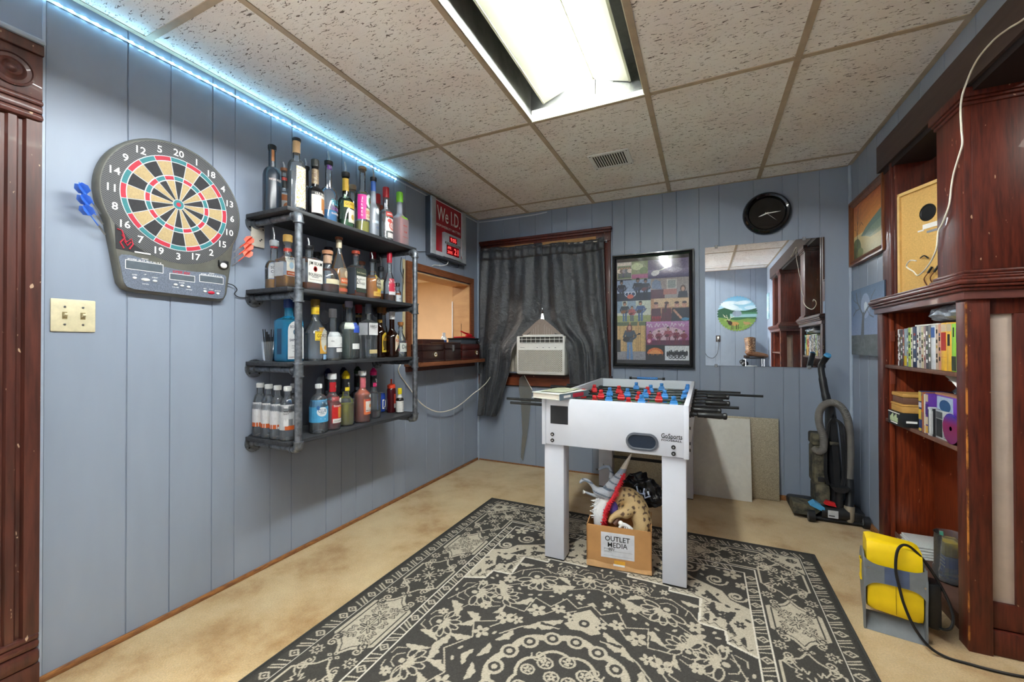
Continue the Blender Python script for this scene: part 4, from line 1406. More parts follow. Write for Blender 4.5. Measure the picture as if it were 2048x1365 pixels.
bottle('square dark whiskey bottle with black and white framed label', 2, .205, -1.755, .268, .084, shape='square', zs=.66, zn=.76, rn=.0165, cap=('cork', '#a8402c', .018), liq=RYE, fill=.16,
       labels=[dict(z=(.030, .165), c='#3f463c', a=0, w=.98, shapes=[(0, -.15, -.92, .50, '#eceae2')], t=[T('Devil\'s Reserve', .010, .62, '#c9c2a0', .85), T('21', .030, -.1, '#2a2c2e', .3, -.6), T('SMALL BATCH', .008, .1, '#2a2c2e', .5, .25), T('WHISKEY', .014, -.25, '#2a2c2e', .5, .25)]), dict(z=(.02, .17), c='#4b525c', a=-90, w=.95, n='side_label')])
bottle('small wood capped bottle against the wall behind the dark square bottle', 2, .075, -1.585, .250, .062, zs=.6, zn=.8, rn=.019, cap=('cork', '#9c5c42', .020), liq=AMB, fill=.3)
bottle('round shouldered bottle of orange whiskey with yellow label and oval grey badge', 2, .225, -1.648, .278, .098, zs=.46, zn=.66, rn=.0150, cap=('pour', '#15161a', .055), liq=liquid('#e88a1c', .9), fill=.55,
       labels=[dict(z=(.045, .145), c='#e8bf2e', a=28, w=.65), dict(z=(.055, .13), c='#5c5448', a=12, w=.55, k='ell', shapes=[(0, 0, .85, .85, '#7c7468')], t=[T('Gold', .014, .3, '#efe6d2', .8), T('Ember', .012, -.25, '#efe6d2', .8)]), dict(z=(.018, .045), c='#eab954', a=12, w=.85, t=[T('KENTUCKY', .006, 0, '#8a5a1c', .7)])])
bottle('red capped bottle in the back row behind the yellow labelled whiskey', 2, .085, -1.495, .325, .062, zs=.6, zn=.72, rn=.0165, cap=('cap', '#a01c30', .04), liq=AMB, fill=.3)
bottle('slender scotch bottle with red cap and crimson label near the right post', 2, .215, -1.490, .312, .072, zs=.50, zn=.76, rn=.0130, dome='cone', cap=('cap', '#b41c34', .062), liq=liquid('#7c3416', .5), fill=.2,
       labels=[dict(z=(.245, .254), c='#e4d8d4', a=0, w=3.1, n='collar'), dict(z=(.045, .145), c='#d0304c', a=8, w=1.05, t=[T('GLEN', .013, .6, '#f6dfe4', .45, .3), T('MO', .013, .25, '#f6dfe4', .3, .35), T('RAN', .013, -.1, '#f6dfe4', .4, .3), T('GIE', .013, -.45, '#f6dfe4', .38, .3)], shapes=[(0, -.82, -1, .2, '#ece6e8')])])
bottle('amber bottle with pale label behind the slender crimson labelled scotch', 2, .105, -1.445, .300, .056, zs=.6, zn=.8, rn=.0135, cap=('pour', '#26282c', .09), liq=AMB2, fill=.3, labels=[dict(z=(.08, .15), c='#e2dcae', a=-20, w=.9)])
bottle('miniature amber bottle with black cap, rightmost on the second shelf', 2, .195, -1.392, .135, .046, zs=.62, zn=.74, rn=.013, cap=('cap', '#22201f', .02), liq=AMB2, fill=.6, labels=[dict(z=(.012, .055), c='#e4e6ea', a=0, w=1.2, t=[T('RYE', .008, -.1, '#33363c', .3)])])

# -- third shelf
mb = MB()
z3 = TOP[3]
t = thing('straw_cup', 'clear plastic cup of black cocktail straws at the left end of the third shelf', 'cup', (.11, -2.205, z3))
mb.lathe([(.0, .003), (.022, .003), (.031, .092), (.032, .094), (.0335, .094), (.0235, .0), (0, 0)], PET, seg=22); obj('cup', mb, t)
for i in range(16):
    a, rr = i * 2.4, .004 + .0011 * i
    mb = MB(); mb.cyl((rr * .7 * math.cos(a), rr * .7 * math.sin(a), .006), (rr * 1.35 * math.cos(a), rr * 1.35 * math.sin(a), .118 + .012 * (i % 4)), .0022, BLACKP, seg=6)
    obj('straw', mb, t)
bottle('large square sky blue gin bottle with white arched label on the third shelf', 3, .190, -2.160, .300, .098, shape='square', zs=.745, zn=.85, rn=.0195, glassm=BLUEG, liq=liquid('#3cc6f6', .8), fill=.62, cap=('cap', '#1c3a7c', .040), dome=False,
       labels=[dict(z=(.012, .192), c='#eef0f2', a=0, w=.92, k='arch', shapes=[(0, .42, .34, .17, '#47708c'), (0, .42, .22, .11, '#9ed4e8'), (0, .16, .16, .08, '#8a9a4a'), (0, -.9, -.86, .012, '#8a5a54')], t=[T('BOMBAY', .013, .70, '#3a4668', .72), T('SAPPHIRE', .012, .0, '#3a4668', .8), T('DISTILLED', .005, -.30, '#77808c', .5), T('LONDON DRY GIN', .005, -.42, '#77808c', .6), T('ENGLAND', .005, -.60, '#77808c', .4)]),
               dict(z=(.035, .155), c=glass('blue_window', '#2f6f9a', body=.5, bodycol='#2f6a94'), a=-90, w=.35, n='side_window', t=[])])
bottle('broad clear gin bottle with yellow collar, yellow name plate and arched label', 3, .225, -2.040, .308, .104, zs=.55, zn=.74, rn=.0185, dome='cone', cap=('cap', '#8c6f2c', .035), liq=WATER, fill=.5,
       labels=[dict(z=(.232, .268), c='#efc92e', a=0, w=3.1, n='collar', t=[T('GORDON\'S', .006, -.4, '#b8322c', .2)]), dict(z=(.035, .165), c='#d8a23c', a=20, w=.62, shapes=[(0, 0, .86, .92, '#cfcfc4'), (0, -.55, .3, .2, '#e0a63c')]), dict(z=(.100, .145), c='#f1cf3a', a=16, w=.98, t=[T('GORDON\'S', .018, .1, '#59300f', .82), T('LONDON DRY GIN', .004, -.62, '#59300f', .6)], shapes=[(0, .84, -.92, .05, '#7a4c14'), (0, -.84, -.92, .05, '#7a4c14')]), dict(z=(.006, .030), c='#9fc6ec', a=22, w=.3, n='blue_sticker')])
bottle('short round clear gin bottle with wide white label in front on the third shelf', 3, .262, -1.965, .265, .088, zs=.58, zn=.66, rn=.0165, cap=('cap', '#5c5a5e', .042), liq=WATER, fill=.4,
       labels=[dict(z=(.066, .145), c='#edeeee', a=5, w=1.35, t=[T('LEOPOLD', .008, .6, '#55585e', .34, .55), T('GIN', .006, -.2, '#55585e', .12, -.6), T('SMALL BATCH', .004, -.55, '#8c8f94', .3, .4)]), dict(z=(.042, .062), c='#e8e8ea', a=25, w=.75)])
bottle('big round shouldered clear vodka bottle with blue band label', 3, .205, -1.805, .322, .110, zs=.60, zn=.72, rn=.0185, cap=('cap', '#aaa4b8', .03), liq=liquid('#d7e6d2', .15), fill=.55,
       labels=[dict(z=(.145, .20), c='#3a5fd2', a=25, w=.72, t=[T('ABSOLUT', .013, .2, '#5f82e6', .8)]), dict(z=(.165, .20), c='#dfe8dc', a=-40, w=.5), dict(z=(.055, .085), c='#f0f2f0', a=22, w=.8)])
bottle('narrow clear bottle with cork behind the big clear vodka bottle', 3, .070, -1.700, .320, .058, zs=.6, zn=.75, rn=.0145, cap=('cork', '#b08c58', .02), liq=WATER, fill=.2)
bottle('dark bottle with red cap in the back row of the third shelf', 3, .075, -1.605, .325, .066, zs=.6, zn=.74, rn=.0175, glassm=DARKG, cap=('cap', '#b32030', .05), labels=[dict(z=(.06, .15), c='#c8b49a', a=10, w=1, shapes=[(0, -.5, -1, .3, '#9c4a2c')]), dict(z=(.245, .262), c='#b89a62', a=0, w=3, n='collar')])
bottle('faceted clear vodka bottle with steel cap and tall white label', 3, .215, -1.668, .318, .078, shape='square', zs=.79, zn=.87, rn=.0145, cap=('cap', '#8c95a0', .055), liq=WATER, fill=.42, dome=False,
       labels=[dict(z=(.135, .205), c='#eff0f1', a=0, w=.98, t=[T('HAKU', .017, .45, '#1d1f24', .7), T('VODKA', .005, .08, '#6a6d74', .4)]), dict(z=(.135, .205), c='#e2e6ea', a=-90, w=.95, n='side_label'), dict(z=(.028, .05), c='#e0cc98', a=0, w=.85)])
bottle('dark coffee liqueur bottle with gold arched label and tan cap', 3, .175, -1.530, .312, .076, zs=.52, zn=.74, rn=.0145, glassm=AMBG, cap=('cap', '#8a6a3a', .034), dome=False,
       labels=[dict(z=(.235, .262), c='#15171c', a=0, w=3.1, n='neck_wrap'), dict(z=(.215, .234), c='#b8923e', a=0, w=3.1, n='collar'), dict(z=(.03, .155), c='#d9b436', a=25, w=.9, k='arch', shapes=[(0, -.05, .85, .8, '#5a4a20'), (0, -.86, -.95, .1, '#e6c648')], t=[T('Kahlua', .022, .35, '#e2a22c', .85)])])
bottle('clear bottle with tall wooden stopper behind the brown liqueur bottle', 3, .070, -1.385, .330, .060, zs=.5, zn=.72, rn=.0165, cap=('cork', '#b9793c', .045), liq=WATER, fill=.3)
bottle('brown coffee liqueur bottle with white cap and cream label near the right post', 3, .205, -1.455, .288, .086, zs=.50, zn=.76, rn=.0160, glassm=AMBG, cap=('cap', '#eceaea', .045), dome=False,
       labels=[dict(z=(.035, .145), c='#ecdcc2', a=28, w=.85, k='arch', shapes=[(-.1, .65, .5, .2, '#e6b04a'), (.3, -.78, .55, .16, '#c41f4c')], t=[T('Kahlua', .020, .28, '#d8502c', .9), T('DUNKIN', .009, -.12, '#b85a2c', .6)])])
bottle('small clear cork bottle with orange band and scrawled label, rightmost on the third shelf', 3, .205, -1.372, .226, .076, zs=.50, zn=.76, rn=.0135, dome='cone', cap=('cork', '#a86a34', .022), liq=WATER, fill=.4,
       labels=[dict(z=(.170, .182), c='#8a8f90', a=0, w=3.1, n='neck_ring'), dict(z=(.092, .106), c='#40464c', a=10, w=1.2, shapes=[(.45, 0, -.5, 1, '#d8553c')], t=[T('SUPER', .007, 0, '#f0e4da', .3, .45)]), dict(z=(.032, .09), c='#dfe2da', a=10, w=1.15, t=[T('Deep', .026, .15, '#5c6360', .7)])])
# -- bottom shelf
WLBL = [dict(z=(.05, .165), c='#e4e5e8', a=-30, w=2.2, n='wrap_label', shapes=[(0, -.83, -1, .17, '#d8662a'), (.3, -.92, -.12, .08, '#eeeeee')], t=[T('V', .016, .0, '#d85a34', .05, .62)])]
wk = dict(zs=.60, zn=.86, rn=.0145, glassm=PET, cap=('cap', '#eef0f0', .018), liq=WATER, fill=.72, name='water_bottle')
bottle('white and orange labelled litre water bottle nearest the wall, at the left end', 4, .046, -2.204, .256, .066, labels=WLBL, **wk)
bottle('white and orange labelled litre water bottle second from the wall', 4, .112, -2.206, .253, .066, labels=[dict(WLBL[0], a=-44)], **wk)
bottle('white and orange labelled litre water bottle third from the wall, by the post', 4, .178, -2.208, .250, .066, labels=[dict(WLBL[0], a=-58)], **wk)
bottle('front water bottle showing its printed nutrition panel beside the iron post', 4, .245, -2.206, .248, .068, labels=[dict(z=(.05, .165), c='#d3d6da', a=-30, w=2.2, n='wrap_label', shapes=[(-.15, .1, -.13, .8, '#e8e9ea'), (.12, -.4, -.12, .26, '#8a8d92'), (.1, -.83, -.3, .17, '#d8662a')], t=[T('Nutrition', .007, .72, '#2c2e32', .13, -.15), T('Amount', .006, .5, '#2c2e32', .12, -.15), T('Calories 0', .008, .3, '#2c2e32', .14, -.15), T('SPARKLING', .005, .6, '#55585c', .12, .12), T('WATER', .005, .4, '#55585c', .1, .12)])], **wk)
bottle('blue labelled soda bottle half hidden behind the iron post', 4, .115, -2.075, .245, .074, labels=[dict(z=(.05, .165), c='#3f8fd0', a=-20, w=2.2, n='wrap_label', shapes=[(.0, -.5, -.12, .3, '#d8e4ee')])], **wk)
bottle('bright blue labelled club soda bottle just right of the iron post', 4, .238, -2.030, .243, .088, labels=[dict(z=(.055, .165), c='#56b4e8', a=-12, w=2.2, n='wrap_label', shapes=[(-.04, -.05, .27, .42, '#eef4f8'), (-.24, .32, .075, .2, '#2f6fae'), (.2, .65, .05, .1, '#a8dcf6'), (-.02, .75, .02, .05, '#d6f0fc'), (.1, -.72, .02, .05, '#d6f0fc'), (-.12, -.66, .015, .04, '#d6f0fc')], t=[T('CLUB', .016, .05, '#3c5f84', .2, -.04), T('SODA', .007, -.2, '#3c5f84', .1, -.04)])], **wk)
mixk = dict(zs=.58, zn=.72, rn=.0190, glassm=PET, name='mixer_bottle', dome=False)
bottle('red strawberry mixer bottle with white cap on the bottom shelf', 4, .235, -1.945, .290, .086, liq=liquid('#c01f2e', .95), fill=.55, cap=('cap', '#eef0f2', .026), labels=[dict(z=(.195, .245), c='#c5202a', a=10, w=1.6, n='neck_label', shapes=[(.35, .1, .3, .35, '#e8b0a0')]), dict(z=(.035, .17), c='#d62a2a', a=15, w=1.0, shapes=[(.35, .7, .45, .18, '#f0e2d8'), (.3, -.2, -.55, .4, '#e6a04c'), (0, -.82, -.9, .16, '#f0ece8')], t=[T('Strawberry', .011, .32, '#f6ecea', .8), T('Daiquiri Mix', .007, -.82, '#5a3c3c', .7)])], **mixk)
bottle('yellow margarita mixer jar bottle with yellow spout cap and black neck label', 4, .215, -1.835, .298, .088, liq=liquid('#e2dc2c', .95), fill=.46, cap=('foil', '#f0d21c', .042), labels=[dict(z=(.185, .25), c='#1a1a1c', a=10, w=2.2, n='neck_label', shapes=[(.1, -.6, -.6, .3, '#ecd232')], t=[T('Finest', .011, .35, '#f0f0ee', .28, .12), T('Call', .009, -.05, '#f0f0ee', .2, .12)])], **dict(mixk, zs=.54, zn=.62))
bottle('orange mixer bottle with white cap in the middle of the bottom shelf', 4, .228, -1.728, .292, .090, liq=liquid('#f46a34', .95), fill=.95, cap=('cap', '#f0f0f0', .024), labels=[dict(z=(.195, .25), c='#d8707a', a=10, w=1.5, n='neck_label', shapes=[(.4, .1, .32, .35, '#f0dcd0')]), dict(z=(.045, .165), c='#ee7a4c', a=20, w=.95, shapes=[(.3, .72, .5, .18, '#f2ece4'), (.1, -.25, -.85, .5, '#f2e8dc'), (0, -.2, .2, .2, '#e08a4c'), (.4, -.15, .2, .25, '#e0a06a')], t=[T('Strawberry', .010, .36, '#c8324c', .85), T('Margarita', .006, -.62, '#6a3c3c', .7)])], **mixk)
bottle('nearly empty mixer bottle with dark red dregs and pink spout cap', 4, .190, -1.600, .300, .086, liq=liquid('#5e1626', .85), fill=.16, cap=('foil', '#e8247c', .042), labels=[dict(z=(.185, .25), c='#1a1a1c', a=10, w=2.2, n='neck_label', shapes=[(.1, -.55, -.6, .35, '#d81f6a')], t=[T('Finest', .011, .4, '#f0f0ee', .28, .12), T('Call', .009, .05, '#f0f0ee', .2, .12), T('Berry', .009, -.5, '#f6dce8', .22, .12)])], **dict(mixk, zs=.54, zn=.62))
for lab, y, c in (('mixer bottle with navy spout cap in the back row behind the red one', -1.845, '#1d2a5c'), ('mixer bottle with dark blue spout cap in the back row behind the yellow one', -1.735, '#15204a'), ('mixer bottle with green spout cap in the back row behind the orange one', -1.628, '#1f4a34')):
    bottle(lab, 4, .090, y, .308, .080, liq=liquid('#3a1c22', .8), fill=.3, cap=('foil', c, .042), labels=[dict(z=(.185, .25), c='#17181c', a=10, w=2.2, n='neck_label', shapes=[(.1, -.55, -.6, .3, c)])], **dict(mixk, zs=.54, zn=.62))
t = thing('drink_can', 'small blue energy drink can standing at the back of the bottom shelf', 'can', (.090, -1.425, TOP[4] + .0005), group='bottles on the bottom shelf')
mb = MB(); BLU = mat('can_blue', '#2a4fb4', rough=.3, metal=.4); mb.lathe([(0, .004), (.018, .002), (.026, .008), (.0265, .115), (.022, .126)], BLU, seg=22)
mb.text('J', .034, (.0268, .004, .062), (0, 1, 0), (0, 0, 1), WINK); mb.text('[', .045, (.0264, -.010, .062), (0, 1, 0), (0, 0, 1), WINK); obj('can_wall', mb, t)
mb = MB(); mb.lathe([(.022, .126), (.0225, .129), (.020, .129), (.019, .126), (0, .126)], CHROME, seg=22); obj('lid', mb, t)
t = thing('squeeze_bottle', 'dark red syrup squeeze bottle with orange nozzle cap near the right post', 'bottle', (.150, -1.398, TOP[4] + .0005), group='bottles on the bottom shelf')
mb = MB(); SYR = glass('syrup_plastic', '#5c1420', body=.8, bodycol='#5c1a22'); mb.lathe([(0, 0), (.027, 0), (.029, .004), (.029, .145), (.026, .155), (.024, .158)], SYR, seg=22); obj('plastic_body', mb, t)
mb = MB(); ORC = mat('nozzle_orange', '#d8452a', rough=.45); mb.lathe([(.025, .156), (.026, .158), (.026, .176), (.018, .182), (.006, .186), (.005, .205), (.006, .207), (.006, .212), (.003, .216), (0, .216)], ORC, seg=20); obj('nozzle_cap', mb, t)
mb = MB()
for i in range(1):
    vs = [(.0296 * math.cos(a), .0296 * math.sin(a), z) for z in (.03, .12) for a in np.linspace(-.2, 1.1, 9)]
    mb.add(vs, [(k, k + 1, k + 10, k + 9) for k in range(8)], plain('#d84a34'))
    vs = [(.0299 * math.cos(a), .0299 * math.sin(a), z) for z in (.03, .058) for a in np.linspace(-.2, 1.1, 9)]
    mb.add(vs, [(k, k + 1, k + 10, k + 9) for k in range(8)], plain('#e8e8ea'))
obj('paper_label', mb, t)
bottle('little bitters bottle with yellow cap and oversized white paper label', 4, .215, -1.392, .158, .048, zs=.70, zn=.80, rn=.0110, glassm=DARKG, cap=('cap', '#ecd61c', .034), labels=[dict(z=(.006, .112), c='#e9e7e2', a=5, w=3.0, t=[T('AROMATIC', .006, .72, '#4a4c50', .2), T('BITTERS', .006, .5, '#4a4c50', .18), T('ANGOSTURA', .005, .2, '#6a6c70', .2), T('4 FL OZ', .005, -.75, '#4a4c50', .12)]), dict(z=(.112, .123), c='#e9e7e2', a=5, w=2.5, n='neck_paper')])

# stick-on puck lights on the wall between the boards
for z, lab in ((1.279, 'round grey stick-on puck light on the wall above the third shelf'), (.905, 'round grey stick-on puck light on the wall above the bottom shelf')):
    t = thing('puck_light', lab, 'puck light', (0, -1.806, z), group='stick-on puck lights')
    mb = MB(); PK = mat('puck_grey', '#a9aeb6', rough=.45)
    Mz = Matrix(((0, 0, 1, 0), (1, 0, 0, 0), (0, 1, 0, 0), (0, 0, 0, 1)))
    mb.lathe([(.040, 0), (.040, .016), (.036, .022), (.031, .022), (.030, .019)], PK, seg=28, M=Mz); obj('housing', mb, t)
    mb = MB(); mb.lathe([(.030, .019), (.018, .022), (0, .023)], mat('puck_lens', '#b4bbc4', rough=.3), seg=28, M=Mz); obj('lens', mb, t)
# ------------------------------------------------------------------ lit age-check sign on the left wall
t = thing('wall_sign', 'red We I.D. clock sign in a silver case high on the left wall', 'sign', (0, -.575, 1.835))
SILV = mat('sign_silver', '#b4b9c0', rough=.35, metal=.1, var=.06)
SRED = mat('sign_red', '#a8202c', rough=.35, var=.08, scale=14)
y0, y1, z0, z1 = -.835, -.315, 1.838, 2.296
mb = MB()
mb.box(0, .045, y0, y1, z0, z1, mat('sign_case_dark', '#3f434c', rough=.5))
mb.box(.045, .060, y0, y0 + .062, z0, z1, SILV, bev=.004); mb.box(.045, .060, y1 - .062, y1, z0, z1, SILV, bev=.004)
mb.box(.045, .060, y0 + .062, y1 - .062, z0, z0 + .035, SILV, bev=.002)
mb.box(.0, .062, y0, y1, z0 - .012, z0 + .002, mat('sign_base', '#4a4e58', rough=.4), bev=.003)
obj('case', mb, t, True)
mb = MB(); mb.box(.045, .049, y0 + .062, y1 - .062, z0 + .035, z1 - .004, SRED)
mb.box(.049, .0505, y0 + .064, y1 - .064, z1 - .014, z1 - .008, WINK); mb.box(.049, .0505, y1 - .068, y1 - .063, z0 + .06, z1 - .01, WINK); mb.box(.049, .0505, y0 + .063, y0 + .067, z0 + .04, z0 + .22, WINK)
cyy = (y0 + y1) / 2
mb.text('We I.D.', .118, (.0495, cyy, z1 - .105), (0, 1, 0), (0, 0, 1), WINK, width=.345)
mb.text('RESPONSIBILITY MATTERS', .020, (.0495, cyy, z1 - .205), (0, 1, 0), (0, 0, 1), WINK, width=.36)
obj('face_panel', mb, t, True)
mb = MB(); mb.box(.049, .075, cyy - .105, cyy + .150, z0 + .002, z0 + .205, SILV, bev=.004)
mb.box(.0752, .0758, cyy - .095, cyy + .135, z0 + .113, z0 + .128, BLACKP); mb.text('MUST BE BORN ON OR BEFORE THIS DATE', .008, (.0758, cyy + .02, z0 + .1205), (0, 1, 0), (0, 0, 1), WINK, width=.21)
u = obj('clock_unit', mb, t, True)
mb = MB(); GLOWR = emission('red_led_digits', (1, .10, .09), .30); GLOWD = emission('red_led_back', (.5, .01, .02), .05)
mb.box(.0752, .0762, cyy - .035, cyy + .085, z0 + .135, z0 + .185, BLACKP); mb.box(.0762, .0764, cyy - .033, cyy + .083, z0 + .137, z0 + .183, GLOWD)
mb.text('9:05', .032, (.0766, cyy + .025, z0 + .160), (0, 1, 0), (0, 0, 1), GLOWR, width=.085)
obj('time_display', mb, u, True)
mb = MB(); mb.box(.0752, .0762, cyy - .075, cyy + .115, z0 + .028, z0 + .108, BLACKP); mb.box(.0762, .0764, cyy - .073, cyy + .113, z0 + .030, z0 + .106, GLOWD)
mb.text('APR', .022, (.0766, cyy - .035, z0 + .086), (0, 1, 0), (0, 0, 1), GLOWR, width=.055); mb.text('2005', .024, (.0766, cyy - .027, z0 + .050), (0, 1, 0), (0, 0, 1), GLOWR, width=.075); mb.text('21', .050, (.0766, cyy + .068, z0 + .068), (0, 1, 0), (0, 0, 1), GLOWR, width=.065)
obj('date_display', mb, u, True)
mb = MB()
mb.tube(catmull([(.03, -.56, 1.83), (.03, -.57, 1.80), (.02, -.64, 1.775), (.012, -.73, 1.765), (.008, -.76, 1.752)]), .003, PAPER, seg=6)
single('sign_cable', mb, 'short cream cable looping below the red We I.D. sign', 'cable')
mb = MB()
mb.tube(catmull([(.03, -.40, 1.83), (.025, -.405, 1.795), (.015, -.50, 1.790), (.01, -.66, 1.815), (.01, -.80, 1.855), (.012, -.95, 1.83), (.05, -1.15, 1.80), (.10, -1.33, 1.765), (.16, -1.36, 1.758)]), .0022, BLACKP, seg=6)
single('sign_cable', mb, 'thin black cable running from the red sign to the top shelf', 'cable')
mb = MB()
mb.tube(catmull([(.20, -1.36, 1.69), (.16, -1.32, 1.62), (.12, -1.25, 1.58), (.06, -1.18, 1.60), (.02, -1.12, 1.67), (.01, -1.11, 1.60), (.008, -1.12, 1.45), (.008, -1.10, 1.36)]), .0020, BLACKP, seg=6)
single('hanging_cable', mb, 'thin black wire drooping below the right end of the top shelf', 'cable')
mb = MB(); mb.box(0, .006, -1.110, -1.085, 1.10, 1.745, mat('unpainted_strip', '#d7c79c', rough=.7)); single('wall_strip', mb, 'thin unpainted cream strip along the left side of the hatch frame', 'strip')

# ------------------------------------------------------------------ things on the hatch sill
SZ = .9855
def humidor(label, y0, y1, xd, h, woodc, gauge, group='wooden boxes on the hatch sill', x1=.128, brown2=None, clasp=False):
    t = thing('humidor_box', label, 'box', (x1 - xd / 2, (y0 + y1) / 2, SZ), group=group)
    wm = mat('humidor_' + woodc.strip('#'), woodc, rough=.3, scale=10, aniso=(3, .6, 8), col2=brown2 or '#2a1512', coat=.4)
    mb = MB(); mb.box(x1 - xd, x1, y0, y1, SZ + .004, SZ + h * .62, wm, bev=.004); mb.box(x1 - xd - .002, x1 + .003, y0 - .003, y1 + .003, SZ, SZ + .012, wm, bev=.002); obj('case', mb, t, True)
    mb = MB(); mb.box(x1 - xd, x1, y0, y1, SZ + h * .63, SZ + h, wm, bev=.006); lid = obj('lid', mb, t, True)
    if gauge:
        mb = MB()
        Mg = Matrix.Translation((x1, (y0 + y1) / 2 + gauge, SZ + h * .42)) @ Matrix(((0, 0, 1, 0), (1, 0, 0, 0), (0, 1, 0, 0), (0, 0, 0, 1)))
        mb.lathe([(.022, 0), (.022, .003), (.019, .005), (.017, .003), (0, .003)], mat('brass', '#c9a650', rough=.25, metal=1.0), seg=22, M=Mg)
        mb.lathe([(.0165, .0034), (0, .0036)], PAPER, seg=20, M=Mg); mb.lathe([(.009, .0040), (.007, .0042), (0, .0042)], mat('brass', '#c9a650'), seg=14, M=Mg)
        obj('hygrometer', mb, t, True)
    if clasp:
        mb = MB(); mb.box(x1, x1 + .004, (y0 + y1) / 2 - .016, (y0 + y1) / 2 + .016, SZ + h * .5, SZ + h * .85, CHROME, bev=.001); obj('clasp', mb, t, True)
    return t


humidor('dark wooden humidor with round brass gauge, leftmost on the hatch sill', -1.035, -.765, .17, .135, '#3d2420', .02)
humidor('black-brown wooden box with a square clasp in the middle of the hatch sill', -.745, -.515, .15, .150, '#38221f', 0, clasp=True)
humidor('glossy cherry red humidor with round gauge, rightmost on the hatch sill', -.490, -.165, .17, .135, '#571a18', .08)
mb = MB(); mb.box(-.12, -.052, -.80, -.50, SZ, SZ + .175, mat('long_box', '#4a2c28', rough=.4, var=.15), bev=.003); single('storage_box', mb, 'long low brown box standing behind the humidors in the hatch', 'box')
t = thing('pill_bottle', 'small white plastic bottle with blue band standing in the hatch', 'bottle', (-.075, -.47, SZ))
mb = MB(); mb.lathe([(0, 0), (.022, 0), (.024, .004), (.024, .19), (.02, .20), (.013, .205)], WHITEP, seg=18, c=(-.075, -.47, SZ)); mb.lathe([(.0243, .135), (.0245, .17)], plain('#2f58a8'), seg=18, c=(-.075, -.47, SZ)); obj('plastic_body', mb, t, True)
mb = MB(); mb.lathe([(.014, .205), (.014, .235), (0, .237)], WHITEP, seg=16, c=(-.075, -.47, SZ)); obj('cap', mb, t, True)
t = thing('cable_box', 'flat dark electronics case lying on the cherry red humidor', 'electronics', (.05, -.28, SZ + .135))
mb = MB(); SB = mat('steel_blue_case', '#4d5660', rough=.4, metal=.3)
mb.box(-.03, .10, -.47, -.17, SZ + .1355, SZ + .175, SB, bev=.004); obj('case', mb, t, True)
mb = MB(); mb.box(-.035, .105, -.475, -.165, SZ + .175, SZ + .188, BLACKP, bev=.002); obj('lid', mb, t, True)
mb = MB(); mb.cyl((.10, -.20, SZ + .155), (.112, -.20, SZ + .155), .016, BLACKP, seg=14); obj('dial', mb, t, True)
mb = MB(); mb.tube(catmull([(.112, -.195, SZ + .15), (.135, -.195, SZ + .12), (.133, -.198, SZ + .06), (.134, -.195, SZ), (.13, -.19, SZ - .06)]), .006, BLACKP, seg=6); obj('wrist_strap', mb, t, True)
t = thing('red_stapler', 'red lever tool lying on the dark electronics case in the hatch', 'tool', (.04, -.28, SZ + .189))
mb = MB(); RP = mat('tool_red', '#c5222c', rough=.35)
mb.box(-.02, .08, -.40, -.19, SZ + .1885, SZ + .202, RP, bev=.006); mb.ball((.03, -.22, SZ + .215), .03, RP, sz=(1, 1.4, .5)); obj('tool_base', mb, t, True)
mb = MB(); mb.tube([(.03, -.22, SZ + .225), (.03, -.29, SZ + .235), (.03, -.36, SZ + .25)], [.010, .008, .006], RP, seg=8); obj('lever', mb, t, True)
mb = MB(); mb.box(-.09, -.085, -.165, -.157, SZ + .13, SZ + .33, PAPER, M=None); mb.box(-.13, -.05, -.160, -.157, SZ + .12, SZ + .335, PAPER)
single('hatch_card', mb, 'plain white card standing against the right lining of the hatch', 'card', origin=(-.09, -.158, SZ + .12))

# ------------------------------------------------------------------ white extension cord
mb = MB()
mb.tube(catmull([(.075, -1.30, 1.19), (.02, -1.20, 1.09), (.006, -1.10, 1.02), (.006, -1.16, .93), (.012, -1.05, .80), (.03, -.92, .66), (.045, -.74, .575), (.055, -.55, .565), (.06, -.38, .60), (.07, -.22, .66), (.10, -.145, .70), (.16, -.125, .76), (.20, -.12, .815)]), .0042, mat('cord_white', '#e9e4d4', rough=.5), seg=8)
single('extension_cord', mb, 'cream white extension cord drooping along the left wall to the curtain', 'cord')

# ------------------------------------------------------------------ curtains
def satin():
    m, nt, out = _nodes('black_satin')
    L = nt.links.new
    b = N(nt, 'ShaderNodeBsdfPrincipled', Roughness=.36)
    b.inputs['Sheen Weight'].default_value = .15
    b.inputs['Specular IOR Level'].default_value = .8
    tc = N(nt, 'ShaderNodeTexCoord')
    n1 = N(nt, 'ShaderNodeTexNoise', Scale=95.0, Detail=4.0, Roughness=.7, Distortion=1.0)
    mp = N(nt, 'ShaderNodeMapping'); mp.inputs['Scale'].default_value = (1, 1, .8)
    L(tc.outputs['Object'], mp.inputs[0]); L(mp.outputs[0], n1.inputs['Vector'])
    r = N(nt, 'ShaderNodeValToRGB')
    r.color_ramp.elements[0].position = .38; r.color_ramp.elements[0].color = (*srgb('#191c21'), 1)
    r.color_ramp.elements[1].position = .66; r.color_ramp.elements[1].color = (*srgb('#3a3e45'), 1)
    L(n1.outputs['Fac'], r.inputs['Fac']); L(r.outputs['Color'], b.inputs['Base Color'])
    n2 = N(nt, 'ShaderNodeTexNoise', Scale=16.0, Detail=5.0, Distortion=.6); L(tc.outputs['Object'], n2.inputs['Vector'])
    b1 = N(nt, 'ShaderNodeBump', Strength=.55, Distance=.006); L(n1.outputs['Fac'], b1.inputs['Height'])
    b2 = N(nt, 'ShaderNodeBump', Strength=.6, Distance=.02); L(n2.outputs['Fac'], b2.inputs['Height']); L(b1.outputs['Normal'], b2.inputs['Normal'])
    L(b2.outputs['Normal'], b.inputs['Normal'])
    L(b.outputs[0], out.inputs['Surface'])
    return m


SATIN = satin()


